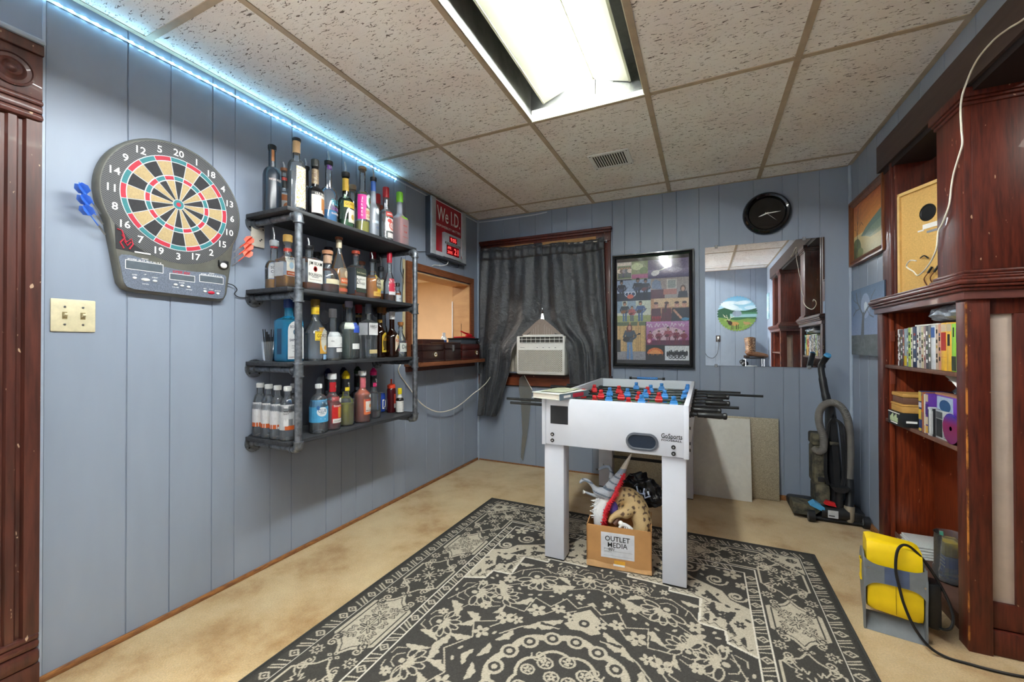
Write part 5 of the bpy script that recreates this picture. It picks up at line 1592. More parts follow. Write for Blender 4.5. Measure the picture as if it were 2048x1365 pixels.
def lerp_tab(tab, z):
    """piecewise linear table of (z, value), z falling"""
    if z >= tab[0][0]: return tab[0][1]
    for (za, a), (zb, b) in zip(tab[:-1], tab[1:]):
        if z >= zb:
            f = (za - z) / (za - zb)
            return a + (b - a) * f
    return tab[-1][1]


def curtain(label, outer, inner, top, bot, ph, nf):
    t = thing('curtain', label, 'curtain', (outer[0][1], -.06, bot[0]), group='satin window curtains')
    def surf(u, v):
        zt = top(u); zb_ = bot[0] + (bot[1] - bot[0]) * u
        z = zt + (zb_ - zt) * v
        xo, xi = lerp_tab(outer, z), lerp_tab(inner, z)
        x = xo + (xi - xo) * u
        gather = .008 + .006 * min(1, v * 2)
        y = -.066 - gather * math.sin(2 * PI * nf * (u + .06 * math.sin(5 * u + 2 * v)) + ph + 1.1 * math.sin(2.2 * v + 3 * u)) - .005 * math.sin(2 * PI * nf * 1.7 * u + 5 * v) - .02 * v
        if v < .075: y += .006 * math.sin(60 * u)
        if z < 1.30:
            y -= (.10 if u > .55 else .05) * max(0, (u - .35)) * min(1, (1.30 - z) / .2)
        y -= .012 * math.sin(5.0 * z + 9 * u) * v
        return (x, y, z)
    mb = MB(); mb.grid(56, 90, lambda u, v: surf(u, v), SATIN)
    # hem ridge along the rod pocket
    mb.grid(56, 3, lambda u, v: (lambda p: (p[0], p[1] - .004 - .004 * math.sin(PI * v), p[2]))(surf(u, .015 + .06 * v)), SATIN)
    o = obj('cloth', mb, t, True, smooth=180)
    md = o.modifiers.new('thickness', 'SOLIDIFY'); md.thickness = .0025
    return t


curtain('left black satin curtain panel pulled aside by the air conditioner, its end hanging low', [(2.03, .070), (1.0, .065), (.44, .050)],
        [(2.03, .700), (1.55, .702), (1.42, .696), (1.33, .684), (1.21, .585), (1.13, .475), (1.05, .44), (.86, .415), (.74, .375), (.62, .335), (.50, .30), (.44, .27)], lambda u: 2.028 - .012 * u + .006 * math.sin(9 * u), (.440, .455), .4, 3.2)
curtain('right black satin curtain panel swept away behind the football table', [(2.03, 1.245), (1.4, 1.262), (1.0, 1.278), (.62, 1.290)],
        [(2.03, .684), (1.55, .690), (1.42, .699), (1.33, .716), (1.21, .825), (1.13, .93), (1.05, .955), (.80, .975), (.62, .985)], lambda u: 1.998 + .008 * u + .006 * math.sin(9 * u + 1) + .03 * max(0, .12 - u) * 3, (.640, .640), 1.1, 3.0)
t = thing('curtain_rod', 'thin steel curtain rod threaded through the black curtains', 'curtain rod', (.66, -.055, 2.0))
mb = MB(); mb.tube([(.055, -.055, 2.010), (.66, -.058, 1.993), (1.262, -.055, 1.985)], .006, CHROME, seg=8); obj('rod', mb, t, True)
for x, z in ((.055, 2.010), (1.255, 1.985)):
    mb = MB(); mb.cyl((x, -.026, z), (x, -.060, z), .004, CHROME, seg=8); mb.box(x - .008, x + .008, -.0305, -.026, z - .012, z + .012, CHROME); obj('rod_bracket', mb, t, True)
CARD = mat('kraft_card', '#b68a58', rough=.85, var=.1, scale=14)
for k, (xa, xb, za, zb_) in enumerate(((.14, .60, 2.020, 2.050), (.68, 1.17, 2.010, 2.046))):
    mb = MB(); mb.box(xa, xb, -.0345, -.0305, za - .035, zb_ - .012, CARD); single('cardboard_strip', mb, ('longer' if k else 'shorter') + ' brown cardboard strip packed above the ' + ('right' if k else 'left') + ' curtain', 'cardboard', group='cardboard strips under the window head')

# ------------------------------------------------------------------ window air conditioner
t = thing('air_conditioner', 'white window air conditioner poking out between the black curtains', 'air conditioner', (.71, -.06, .851))
ACW = mat('ac_white', '#e3e3df', rough=.45, var=.03)
ax0, ax1, az0, az1, ayf = .490, .928, .8505, 1.190, -.165
mb = MB(); mb.box(ax0, ax1, ayf + .02, .05, az0, az1, ACW, bev=.008); mb.box(ax0 - .004, ax1 + .004, ayf, ayf + .03, az0 + .004, az1, ACW, bev=.012); obj('case', mb, t, True)
mb = MB(); mb.box(ax0 + .018, ax1 - .018, ayf - .001, ayf + .004, az0 + .030, az0 + .215, mat('filter_dark', '#8d8672', rough=.8))
gx0, gx1, gz0, gz1 = ax0 + .016, ax1 - .016, az0 + .028, az0 + .217
n = 26
for i in range(-14, n + 1):
    for s in (1, -1):
        xa = gx0 + (gx1 - gx0) * i / n
        sl = s * .93
        # diagonal lattice bar clipped to the opening
        pts = []
        for q in range(25):
            z = gz0 + (gz1 - gz0) * q / 24
            x = (xa + sl * (z - gz0)) if s > 0 else (gx1 - (xa - gx0) + sl * (z - gz0))
            if gx0 <= x <= gx1: pts.append((x, z))
        if len(pts) > 1:
            (xa_, za_), (xb_, zb2) = pts[0], pts[-1]
            mb.prism([(xa_ - .0019, za_), (xa_ + .0019, za_), (xb_ + .0019, zb2), (xb_ - .0019, zb2)], (0, ayf - .004, 0), (1, 0, 0), (0, 0, 1), (0, .004, 0), ACW)
for a in ((gx0 - .004, gx1 + .004, gz0 - .005, gz0), (gx0 - .004, gx1 + .004, gz1, gz1 + .005)):
    mb.box(a[0], a[1], ayf - .005, ayf, a[2], a[3], ACW)
obj('front_grille', mb, t, True)
mb = MB(); mb.box(ax0 + .030, ax1 - .012, ayf - .002, ayf + .006, az1 - .062, az1 - .008, mat('louvre_dark', '#55554f', rough=.7))
for k in range(4):
    mb.box(ax0 + .030, ax1 - .012, ayf - .006, ayf, az1 - .060 + k * .014, az1 - .056 + k * .014, BLACKP if k % 2 else ACW)
for k in range(9):
    x = ax0 + .05 + k * .043
    mb.box(x, x + .004, ayf - .0045, ayf, az1 - .060, az1 - .010, ACW)
obj('air_louvre', mb, t, True)
mb = MB(); mb.text('Hisense', .009, (ax0 + .055, ayf - .0005, az1 - .100), (1, 0, 0), (0, 0, 1), mat('grey_ink', '#6c7076')); 
for k in range(4):
    mb.box(ax0 + .19 + .055 * k, ax0 + .20 + .055 * k, ayf - .0012, ayf, az1 - .104, az1 - .098, mat('grey_ink', '#6c7076'))
obj('lettering', mb, t, True)
mb = MB()
ACC = mat('accordion_plastic', '#9b8d84', rough=.6, var=.1, scale=40, aniso=(8, 1, 1))
mb.prism([(-.20, 0), (.20, 0), (.05, .125), (.012, .150), (-.012, .150), (-.05, .125)], (.70, -.105, az1 + .002), (1, 0, 0), (0, 0, 1), (0, .02, 0), ACC)
for s in (-1, 1):
    for k in range(6):
        mb.box(.70 + s * (.03 + .022 * k) - .0015, .70 + s * (.03 + .022 * k) + .0015, -.1075, -.105, az1 + .004, az1 + .10 - .0175 * k, mat('accordion_rib', '#b9ada4', rough=.6))
mb.box(.54, .905, -.14, -.10, az1, az1 + .012, ACW, bev=.002)
obj('top_bellows', mb, t, True)
for xa, xb in ((WX0, ax0 - .002), (ax1 + .002, WX1)):
    mb = MB(); n_ = int((xb - xa) / .018)
    pr = [(xa + (xb - xa) * i / n_, .012 * (i % 2)) for i in range(n_ + 1)]
    mb.strip(pr, (0, .012, az0), (1, 0, 0), (0, 1, 0), (0, 0, az1 - az0), mat('accordion_beige', '#cfc6b4', rough=.6)); obj('side_bellows', mb, t, True)
mb = MB()
CLP = glass('clear_film', (.92, .93, .92), rough=.15, body=.35, bodycol='#c9c7bd')
mb.prism([(.455, .80), (.50, .845), (.585, .70), (.570, .60), (.545, .36), (.49, .05), (.468, .08), (.485, .30), (.475, .55), (.452, .70)], (0, -.034, 0), (1, 0, 0), (0, 0, 1), (0, .003, 0), CLP)
mb.tube([(.50, -.035, .845), (.585, -.035, .70)], .003, PAPER, seg=5)
single('plastic_strip', mb, 'torn clear plastic strip hanging from the window sill down to the carpet', 'plastic strip')

# ------------------------------------------------------------------ band poster
px0, px1, pz0, pz1 = 1.304, 1.930, .924, 1.858
t = thing('framed_poster', 'black framed collage of band photographs on the back wall', 'poster', ((px0 + px1) / 2, 0, pz0))
mb = MB()
FRB = mat('frame_black', '#1c1d20', rough=.25, coat=.3)
def picframe(mb, x0, x1, z0, z1, w, d, m, pt):
    o = [(x0, z0), (x1, z0), (x1, z1), (x0, z1)]
    prof = [(0, 0), (0, d), (w * .25, d), (w * .45, d * .72), (w * .6, d * .9), (w, d * .55), (w, 0)]
    for k in range(4):
        a, b = V((*o[k], 0)), V((*o[(k + 1) % 4], 0))
        nn = [V((1, 1, 0)), V((-1, 1, 0)), V((-1, -1, 0)), V((1, -1, 0))]
        vs = []
        for q, e in ((a, nn[k]), (b, nn[(k + 1) % 4])):
            for i, dd in prof:
                p = q + e * i
                vs.append(pt(p.x, p.y, dd))
        n = len(prof)
        mb.add(vs, [(i, i + 1, n + i + 1, n + i) for i in range(n - 1)], m)
picframe(mb, px0, px1, pz0, pz1, .034, .026, FRB, lambda x, z, d: (x, -d, z)); obj('frame', mb, t, True)
P = Paint(.566, .874, .003, '#141116')
def guy(cx, by, s, shirt, legs='#33405e', skin='#b98a70', hair='#3a2a20', guitar=None):
    P.rect(cx - .018 * s, by, cx - .003 * s, by + .075 * s, legs); P.rect(cx + .003 * s, by, cx + .018 * s, by + .075 * s, legs)
    P.poly([(cx - .024 * s, by + .07 * s), (cx + .024 * s, by + .07 * s), (cx + .028 * s, by + .135 * s), (cx - .028 * s, by + .135 * s)], shirt)
    P.line([(cx - .026 * s, by + .13 * s), (cx - .038 * s, by + .095 * s), (cx - .01 * s, by + .085 * s)], .011 * s, shirt); P.line([(cx + .026 * s, by + .13 * s), (cx + .04 * s, by + .10 * s), (cx + .03 * s, by + .085 * s)], .011 * s, shirt)
    P.ell(cx, by + .155 * s, .014 * s, .019 * s, hair); P.ell(cx, by + .152 * s, .010 * s, .014 * s, skin); P.ell(cx, by + .168 * s, .013 * s, .008 * s, hair)
    if guitar:
        P.ell(cx - .012 * s, by + .085 * s, .022 * s, .015 * s, guitar, rot=.3); P.line([(cx, by + .09 * s), (cx + .055 * s, by + .108 * s)], .005 * s, guitar)
# row 1 (top)
P.rect(.010, .700, .125, .842, '#b9b7b0'); P.rect(.014, .815, .121, .835, '#cfc7bc'); P.rect(.012, .705, .123, .812, '#667a54')
for k in range(5): guy(.03 + .020 * k, .715, .5, ['#dcd4c4', '#5a4a44', '#8a8a92', '#44505c', '#c8c0b4'][k])
P.rect(.125, .690, .255, .840, '#7c8c6a'); P.ell(.17, .80, .045, .03, '#b4c49a'); P.ell(.22, .76, .03, .03, '#5c7a4e'); P.rect(.125, .70, .255, .735, '#a6628a')
P.rect(.255, .690, .556, .840, '#6d6488'); P.grad(.255, .69, .556, .76, '#4a4462', '#7d76a0'); P.ell(.31, .735, .032, .022, '#cfcfd6', rot=.3); P.line([(.32, .745), (.40, .775)], .006, '#b9b9c0'); P.ell(.46, .75, .05, .02, '#8b86a8')
# row 2
P.rect(.010, .520, .275, .690, '#8fa0bc'); P.rect(.010, .520, .275, .585, '#1d2436')
for x, s in ((.045, .92), (.175, 1.0), (.235, .95)): guy(x, .530, s, '#16192a', '#16192a', '#8a7268', '#151515', '#5c3038' if x > .2 else '#2a3450')
for x in (.09, .115, .14): P.ell(x, .575, .020, .020, '#c9cfe0'); P.ell(x, .575, .014, .014, '#2c3a5c')
P.ell(.115, .555, .026, .018, '#c8604c')
P.rect(.275, .530, .556, .690, '#9a8f8a'); P.poly([(.28, .61), (.36, .60), (.35, .665), (.31, .685), (.285, .66)], '#7c8ba6'); P.rect(.275, .530, .38, .60, '#5a2a34'); P.rect(.37, .56, .47, .60, '#a4685c'); P.rect(.395, .60, .47, .68, '#b8b4ac'); P.rect(.405, .61, .46, .67, '#8e938e'); P.ell(.515, .60, .02, .028, '#5a4438'); P.ell(.515, .597, .013, .018, '#c09a84'); P.poly([(.475, .53), (.55, .53), (.545, .58), (.485, .58)], '#2a2a2e')
# row 3
P.rect(.010, .345, .275, .520, '#c2c8b8'); P.rect(.010, .345, .275, .40, '#9aa06a'); P.rect(.010, .42, .05, .52, '#7f98b0'); P.rect(.09, .43, .16, .52, '#8fa2b4')
guy(.070, .350, .95, '#2f353c', '#4a688c', guitar='#7a5030'); guy(.128, .352, .72, '#aa5a5c', '#55606c', guitar='#6c3024'); guy(.195, .350, .95, '#3d5788', '#46608c', guitar='#3a2a24')
P.rect(.275, .345, .556, .530, '#b68a66'); P.rect(.30, .46, .556, .53, '#d2b48c')
for x, sh in ((.315, '#4e1f28'), (.395, '#5c2a30'), (.470, '#2a2228'), (.525, '#221e24')):
    P.poly([(x - .042, .345), (x + .042, .345), (x + .034, .45), (x - .034, .45)], sh); P.ell(x, .475, .018, .024, '#c09078'); P.ell(x, .492, .017, .010, '#4a3228')
P.line([(.395, .49), (.38, .42)], .014, '#4a3228'); P.line([(.45, .43), (.50, .37)], .016, '#c09078'); P.ell(.53, .36, .028, .012, '#3f7fa6')
for k in range(6): P.line([(.285 + .012 * k, .352), (.288 + .012 * k, .385)], .005, '#c23a3a')
# row 4
P.rect(.010, .035, .235, .345, '#c7a56a')
for k in range(14): P.line([(.012 + .0165 * k, .10), (.012 + .0165 * k, .325)], .0018, '#8d6c3c')
P.rect(.010, .315, .235, .345, '#5d6a48'); P.rect(.105, .30, .118, .345, '#b49060'); P.rect(.17, .1, .182, .345, '#b08c56')
P.rect(.010, .035, .235, .105, '#8e8d94'); P.rect(.010, .10, .035, .20, '#26231f')
P.line([(.095, .05), (.098, .19)], .020, '#5b7fae'); P.line([(.125, .045), (.118, .19)], .020, '#5b7fae'); P.poly([(.075, .18), (.135, .18), (.142, .275), (.078, .275)], '#32404c'); P.line([(.078, .27), (.062, .225), (.088, .205)], .016, '#32404c'); P.line([(.140, .27), (.158, .225), (.135, .205)], .016, '#32404c')
P.ell(.108, .295, .021, .030, '#6a3a26'); P.ell(.108, .298, .013, .019, '#c99a80'); P.line([(.09, .30), (.088, .265)], .010, '#6a3a26'); P.ell(.082, .205, .028, .022, '#1c1512', rot=.35); P.line([(.09, .21), (.178, .245)], .007, '#2a1d16'); P.ell(.184, .248, .010, .007, '#2a1d16', rot=.3); P.line([(.08, .035), (.08, .20)], .003, '#33302c')
P.grad(.240, .155, .556, .345, '#8a2d62', '#b882b4'); P.ell(.40, .24, .12, .06, '#e6c9cc', .55); P.rect(.240, .155, .556, .195, '#5a1638')
for x, s in ((.27, .6), (.335, .62), (.405, .78), (.465, .66), (.52, .6)): guy(x, .165, s, '#7c2a3e' if x != .405 else '#9c4a58', '#6a1d38', '#c89088', '#3a1420', '#5c1a2c' if s > .61 else None)
P.ell(.262, .19, .02, .022, '#9a2c54'); P.ell(.262, .19, .013, .015, '#d8a0b0')
cur = [(.245 + .0042 * k, .315 + .012 * math.sin(k * 1.15) * (1 if k % 9 else 1.6)) for k in range(70)]
for a in range(0, 66, 14): P.line(cur[a:a + 11], .0032, '#f2e6f0')
P.rect(.240, .035, .375, .150, '#1c1410'); P.ell(.307, .085, .062, .05, '#d8702c'); P.ell(.307, .085, .045, .034, '#e8944a'); P.rect(.240, .035, .375, .075, '#1f1712')
for k in range(10): P.ell(.25 + .013 * k, .078, .006, .009, '#1f1712')
P.rect(.380, .035, .556, .150, '#d7dae0')
for k in range(11): P.ell(.40 + .014 * k, .085 + .006 * (k % 3), .008, .022, '#1d1e22')
for k in range(5): P.ell(.42 + .025 * k, .06, .013, .013, '#2a2b30'); P.ell(.42 + .025 * k, .06, .007, .007, '#d0d3d8')
P.noise(.12, 2)
P.a = np.clip(P.a * 1.25 + .02, 0, 1)
PRINT = attr_mat('photo_print', rough=.5, spec=.3)
P.mesh('print', (px0 + .030, -.0085, pz0 + .030), (1, 0, 0), (0, 0, 1), PRINT, t)
mb = MB(); mb.box(px0 + .028, px1 - .028, -.012, -.0105, pz0 + .028, pz1 - .028, glass('poster_glazing', (.97, .97, .97), rough=.05)); obj('glazing', mb, t, True)
mb = MB(); mb.box(px0 + .005, px1 - .005, -.008, -.001, pz0 + .005, pz1 - .005, BLACKP); obj('backing', mb, t, True)

# ------------------------------------------------------------------ frameless mirror
mx0, mx1, mz0, mz1 = 2.008, 2.757, .953, 1.858
t = thing('wall_mirror', 'frameless rectangular mirror held by clips on the back wall', 'mirror', ((mx0 + mx1) / 2, 0, mz0))
def mirror_mat():
    m, nt, out = _nodes('silvered_glass')
    g = N(nt, 'ShaderNodeBsdfGlossy', Roughness=0.0)
    g.inputs['Color'].default_value = (.86, .89, .90, 1)
    d = N(nt, 'ShaderNodeBsdfDiffuse'); d.inputs['Color'].default_value = (.5, .52, .55, 1)
    nz = N(nt, 'ShaderNodeTexNoise', Scale=9.0, Detail=8.0, Roughness=.75)
    tc = N(nt, 'ShaderNodeTexCoord'); nt.links.new(tc.outputs['Object'], nz.inputs['Vector'])
    mr = N(nt, 'ShaderNodeMapRange'); mr.inputs['From Min'].default_value = .5; mr.inputs['From Max'].default_value = .9; mr.inputs['To Min'].default_value = .015; mr.inputs['To Max'].default_value = .25
    nt.links.new(nz.outputs['Fac'], mr.inputs['Value'])
    x = N(nt, 'ShaderNodeMixShader'); nt.links.new(mr.outputs[0], x.inputs['Fac'])
    nt.links.new(g.outputs[0], x.inputs[1]); nt.links.new(d.outputs[0], x.inputs[2]); nt.links.new(x.outputs[0], out.inputs['Surface'])
    return m
mb = MB(); mb.box(mx0, mx1, -.006, -.001, mz0, mz1, mirror_mat()); obj('glass_pane', mb, t, True, smooth=0)
for x, z, s in ((2.085, mz1, -1), (2.64, mz1, -1), (2.08, mz0, 1), (2.665, mz0, 1)):
    mb = MB(); CLR = glass('clip_plastic', (.9, .92, .93), body=.4, bodycol='#d8dcdf'); mb.box(x - .010, x + .010, -.011, 0, z - .012, z + .012, CLR, bev=.002); mb.cyl((x, -.013, z - s * .005), (x, -.011, z - s * .005), .003, CHROME, seg=8); obj('clip', mb, t, True)

# ------------------------------------------------------------------ wall clock
ccx, ccz = 2.415, 2.066
t = thing('wall_clock', 'round black wall clock with a cocktail emblem above the mirror', 'clock', (ccx, 0, ccz - .15))
Mc = Matrix.Translation((ccx, 0, ccz)) @ Matrix(((1, 0, 0, 0), (0, 0, -1, 0), (0, 1, 0, 0), (0, 0, 0, 1)))
mb = MB(); BEZ = mat('gloss_black', '#0d0d10', rough=.12, coat=.5, var=.02); mb.lathe([(.152, 0), (.155, .012), (.148, .030), (.135, .040), (.122, .036), (.116, .026), (.113, .018), (.113, .012)], BEZ, seg=56, M=Mc); obj('bezel', mb, t, True)
mb = MB(); DIAL = mat('dial_black', '#1f1f24', rough=.6, var=.1, scale=200)
mb.lathe([(.114, .010), (0, .0101)], DIAL, seg=48, M=Mc)
def cring(r0, r1, d, m): 
    mb.add([(ccx + r * math.cos(2 * PI * i / 48), -d, ccz + r * math.sin(2 * PI * i / 48)) for r in (r0, r1) for i in range(48)], [(i, (i + 1) % 48, 48 + (i + 1) % 48, 48 + i) for i in range(48)], m)
cring(.108, .1105, .0106, WINK); cring(.1015, .1035, .0106, WINK); cring(.0575, .059, .0106, WINK)
mb.add([(ccx, -.0106, ccz)] + [(ccx + .044 * math.cos(2 * PI * i / 32), -.0106, ccz + .044 * math.sin(2 * PI * i / 32)) for i in range(32)], [(0, 1 + i, 1 + (i + 1) % 32) for i in range(32)], WINK)
mb.box(ccx - .056, ccx + .056, -.0112, -.0108, ccz - .016, ccz + .016, DIAL)
mb.text('COCKTAIL', .017, (ccx, -.0112, ccz + .006), (1, 0, 0), (0, 0, 1), WINK, width=.102); mb.text('BAR', .010, (ccx, -.0112, ccz - .010), (1, 0, 0), (0, 0, 1), WINK, width=.030); mb.box(ccx - .05, ccx - .022, -.0116, -.0113, ccz - .011, ccz - .009, WINK); mb.box(ccx + .022, ccx + .05, -.0116, -.0113, ccz - .011, ccz - .009, WINK)
mb.text('HAPPY HOUR', .0055, (ccx, -.0108, ccz - .024), (1, 0, 0), (0, 0, 1), DIAL, width=.05)
for h in range(1, 13):
    a = h * PI / 6; mb.text(str(h), .017, (ccx + .083 * math.sin(a), -.0106, ccz + .083 * math.cos(a)), (1, 0, 0), (0, 0, 1), WINK)
obj('dial', mb, t, True)
def hand(deg, l, w, d, back=.012):
    a = math.radians(deg); dx, dz = math.sin(a), math.cos(a)
    mb.add([(ccx - dx * back - dz * w / 2, -d, ccz - dz * back + dx * w / 2), (ccx - dx * back + dz * w / 2, -d, ccz - dz * back - dx * w / 2), (ccx + dx * l * .6 + dz * w / 2, -d, ccz + dz * l * .6 - dx * w / 2), (ccx + dx * l, -d, ccz + dz * l), (ccx + dx * l * .6 - dz * w / 2, -d, ccz + dz * l * .6 + dx * w / 2)], [(0, 1, 2, 3, 4)], WINK)
for nme, g, l, w, d in (('hour_hand', 250, .058, .008, .0135), ('minute_hand', 86, .090, .0065, .0145), ('second_hand', 133, .085, .0018, .0155)):
    mb = MB(); hand(g, l, w, d); obj(nme, mb, t, True)

# ------------------------------------------------------------------ two paintings on the right wall
def right_pt(y, z, d): return (W - d, y, z)
t = thing('framed_painting', 'oak framed sunset painting with a bare tree on the right wall', 'painting', (W, -.34, 1.63))
mb = MB(); OAK = mat('oak_frame', '#7d4a2a', rough=.4, scale=10, col2='#5a321c', aniso=(5, 5, 1)); picframe(mb, -.628, -.055, 1.628, 2.05, .040, .030, OAK, lambda y, z, d: (W - d, y, z)); obj('frame', mb, t, True)
P = Paint(.50, .35, .003, '#c97a3c'); P.grad(0, .14, .5, .35, '#e0a050', '#a85638'); P.grad(.0, .0, .5, .15, '#a8a276', '#e2cf94')
for k in range(14): P.ell(.30 + RNG.uniform(-.22, .2), .28 + RNG.uniform(-.08, .08), .09, .012, '#d88a4a', .35, rot=.2)
P.poly([(.14, .13), (.22, .165), (.30, .185), (.38, .20), (.5, .225), (.5, .12), (.3, .10)], '#6d8478'); P.poly([(.2, .12), (.32, .15), (.5, .17), (.5, .09), (.3, .09)], '#8a9a84', .7)
P.ell(.06, .06, .08, .07, '#5f6a44'); P.ell(.03, .03, .06, .05, '#46512f'); P.ell(.12, .03, .06, .03, '#7a8250')
for l, tk in (([(.075, .02), (.08, .10), (.072, .17), (.085, .25), (.09, .31)], .008), ([(.078, .14), (.045, .19), (.03, .235)], .004), ([(.08, .16), (.115, .20), (.15, .215), (.18, .19)], .004), ([(.084, .22), (.12, .26), (.14, .30)], .003), ([(.082, .21), (.06, .255), (.05, .29)], .003), ([(.088, .27), (.10, .33)], .0025), ([(.115, .2), (.13, .24)], .0025), ([(.045, .19), (.02, .20)], .0025)): P.line(l, tk, '#3a2a26')
P.noise(.05, 2)
P.mesh('canvas', (W - .012, -.055 - .034, 1.628 + .036), (0, -1, 0), (0, 0, 1), attr_mat('oil_paint', rough=.45, spec=.4), t)
mb = MB(); mb.box(W - .011, W - .001, -.62, -.065, 1.64, 2.04, BLACKP); obj('backing', mb, t, True)
t = thing('canvas_painting', 'unframed canvas of a bare moonlit tree hanging below the sunset painting', 'painting', (W, -.36, 1.045))
mb = MB(); mb.box(W - .026, W - .001, -.640, -.088, 1.047, 1.463, mat('canvas_edge', '#2f3d52', rough=.7)); obj('stretcher', mb, t, True)
P = Paint(.552, .416, .003, '#7f93b2'); P.grad(0, .12, .552, .416, '#8b9cc0', '#5f7896'); P.rect(0, 0, .552, .125, '#5c6468')
for k in range(60): P.ell(RNG.uniform(0, .55), RNG.uniform(0, .12), .03, .01, '#6e767a' if k % 2 else '#4c5458', .4)
P.ell(.26, .30, .075, .075, '#a3b4d2', .8); P.ell(.265, .295, .028, .028, '#d8e2ee')
for l, tk in (([(.20, .12), (.215, .20), (.225, .245)], .040), ([(.22, .13), (.222, .22)], .03), ([(.225, .24), (.17, .29), (.12, .33), (.10, .39)], .014), ([(.225, .24), (.29, .28), (.34, .30), (.38, .30)], .014), ([(.17, .29), (.09, .28), (.04, .25)], .008), ([(.29, .28), (.33, .24), (.39, .225)], .007), ([(.13, .32), (.05, .35), (.03, .39)], .006), ([(.33, .30), (.37, .35), (.42, .38)], .007), ([(.10, .28), (.05, .31)], .004), ([(.17, .3), (.18, .36), (.17, .40)], .005), ([(.36, .30), (.44, .32)], .005)): P.line(l, tk, '#59616a')
P.line([(.2, .1), (.17, .04)], .006, '#747c80'); P.line([(.23, .1), (.25, .03)], .006, '#747c80'); P.noise(.05, 2)
P.mesh('canvas', (W - .0265, -.088, 1.047), (0, -1, 0), (0, 0, 1), attr_mat('oil_paint'), t)

# ------------------------------------------------------------------ boards leaning on the back wall
def glitter():
    m, nt, out = _nodes('glitter_board')
    b = N(nt, 'ShaderNodeBsdfPrincipled', Roughness=.5)
    v = N(nt, 'ShaderNodeTexVoronoi', Scale=420.0); tc = N(nt, 'ShaderNodeTexCoord'); nt.links.new(tc.outputs['Object'], v.inputs['Vector'])
    r = N(nt, 'ShaderNodeValToRGB'); e = r.color_ramp.elements
    e[0].position, e[0].color = .25, (*srgb('#a89e88'), 1); e[1].position, e[1].color = .9, (*srgb('#d8d0b8'), 1)
    sep = N(nt, 'ShaderNodeSeparateColor'); nt.links.new(v.outputs['Color'], sep.inputs[0]); nt.links.new(sep.outputs[0], r.inputs['Fac']); nt.links.new(r.outputs[0], b.inputs['Base Color'])
    nt.links.new(sep.outputs[1], b.inputs['Metallic']); nt.links.new(b.outputs[0], out.inputs['Surface']); return m


def lean(name, label, x0, x1, h, yb, th, m, ytop=-.012):
    a = math.atan2(-yb + ytop, h)
    mb = MB(); mb.box(x0, x1, 0, th, 0, math.hypot(h, yb - ytop), m, bev=.001, M=Matrix.Translation((0, yb, .002)) @ Matrix.Rotation(-a, 4, 'X'))
    return single(name, mb, label, 'board')


lean('glitter_board', 'wide beige glitter speckled board leaning on the back wall behind the football table', 1.31, 2.478, .578, -.052, .010, glitter(), -.022)
lean('white_board', 'plain white board leaning in front of the glitter board', 1.74, 2.300, .566, -.150, .012, mat('foam_white', '#dcdad2', rough=.6, var=.03), -.040)
# ------------------------------------------------------------------ table football
TW = mat('table_white', '#cfd3de', rough=.35, var=.02, scale=6)
FX0, FX1, FY0, FY1, FZ0, FZ1 = 1.236, 1.936, -1.500, -.160, .606, .842
t = thing('football_table', 'white table football table with black rods and red and blue players', 'football table', (1.586, -.83, 0))
mb = MB(); mb.box(FX0 + .022, FX1 - .022, FY0, FY0 + .016, FZ0, FZ1, TW, bev=.002)
for z in (.642,):
    pass
fe = obj('front_panel', mb, t, True)
mb = MB(); mb.box(FX0 + .022, FX1 - .022, FY1 - .016, FY1, FZ0, FZ1, TW, bev=.002); obj('back_panel', mb, t, True)
for x in (FX0, FX1 - .022):
    mb = MB(); mb.box(x, x + .022, FY0 - .003, FY1 + .003, FZ0 - .004, FZ1, TW, bev=.002); obj('side_panel', mb, t, True)
mb = MB(); mb.box(FX0 + .022, FX1 - .022, FY0 + .016, FY1 - .016, .680, .692, mat('pitch_green', '#5a9a5c', rough=.6, var=.06, scale=8)); mb.box(FX0 + .022, FX1 - .022, FY0 + .016, FY1 - .016, FZ0, FZ0 + .006, TW)
for y in (-.83,):
    mb.box(FX0 + .03, FX1 - .03, y - .003, y + .003, .692, .6926, WINK)
obj('pitch', mb, t, True)
for x in (1.243, 1.819):
    for y in (-1.482, -.270):
        fz = .0125 if y < -1 else .0005
        mb = MB(); mb.box(x, x + .104, y, y + .090, fz + .005, FZ0 + .001, TW, bev=.003); lg = obj('leg', mb, t, True)
        mb = MB(); mb.box(x + .002, x + .102, y + .002, y + .088, fz, fz + .006, BLACKP); obj('foot_pad', mb, lg, True)
mb = MB()
for x, z in ((1.293, .658), (1.293, .627), (1.871, .651), (1.871, .622)):
    mb2 = MB(); mb2.cyl((x, FY0 - .004, z), (x, FY0, z), .0095, BLACKP, seg=14); mb2.cyl((x, FY0 - .0055, z), (x, FY0 - .004, z), .004, CHROME, seg=8); obj('bolt', mb2, t, True)
for y, z in ((-1.46, .79), (-1.46, .735), (-1.46, .665), (-1.46, .635), (-1.36, .775)):
    mb2 = MB(); mb2.cyl((FX1, y, z), (FX1 + .005, y, z), .007, BLACKP, seg=12); obj('bolt', mb2, t, True)
mb = MB(); mb.box(1.283, 1.376, FY0 - .002, FY0, .713, .805, mat('slot_black', '#26282d', rough=.6)); obj('ball_entry', mb, t, True)
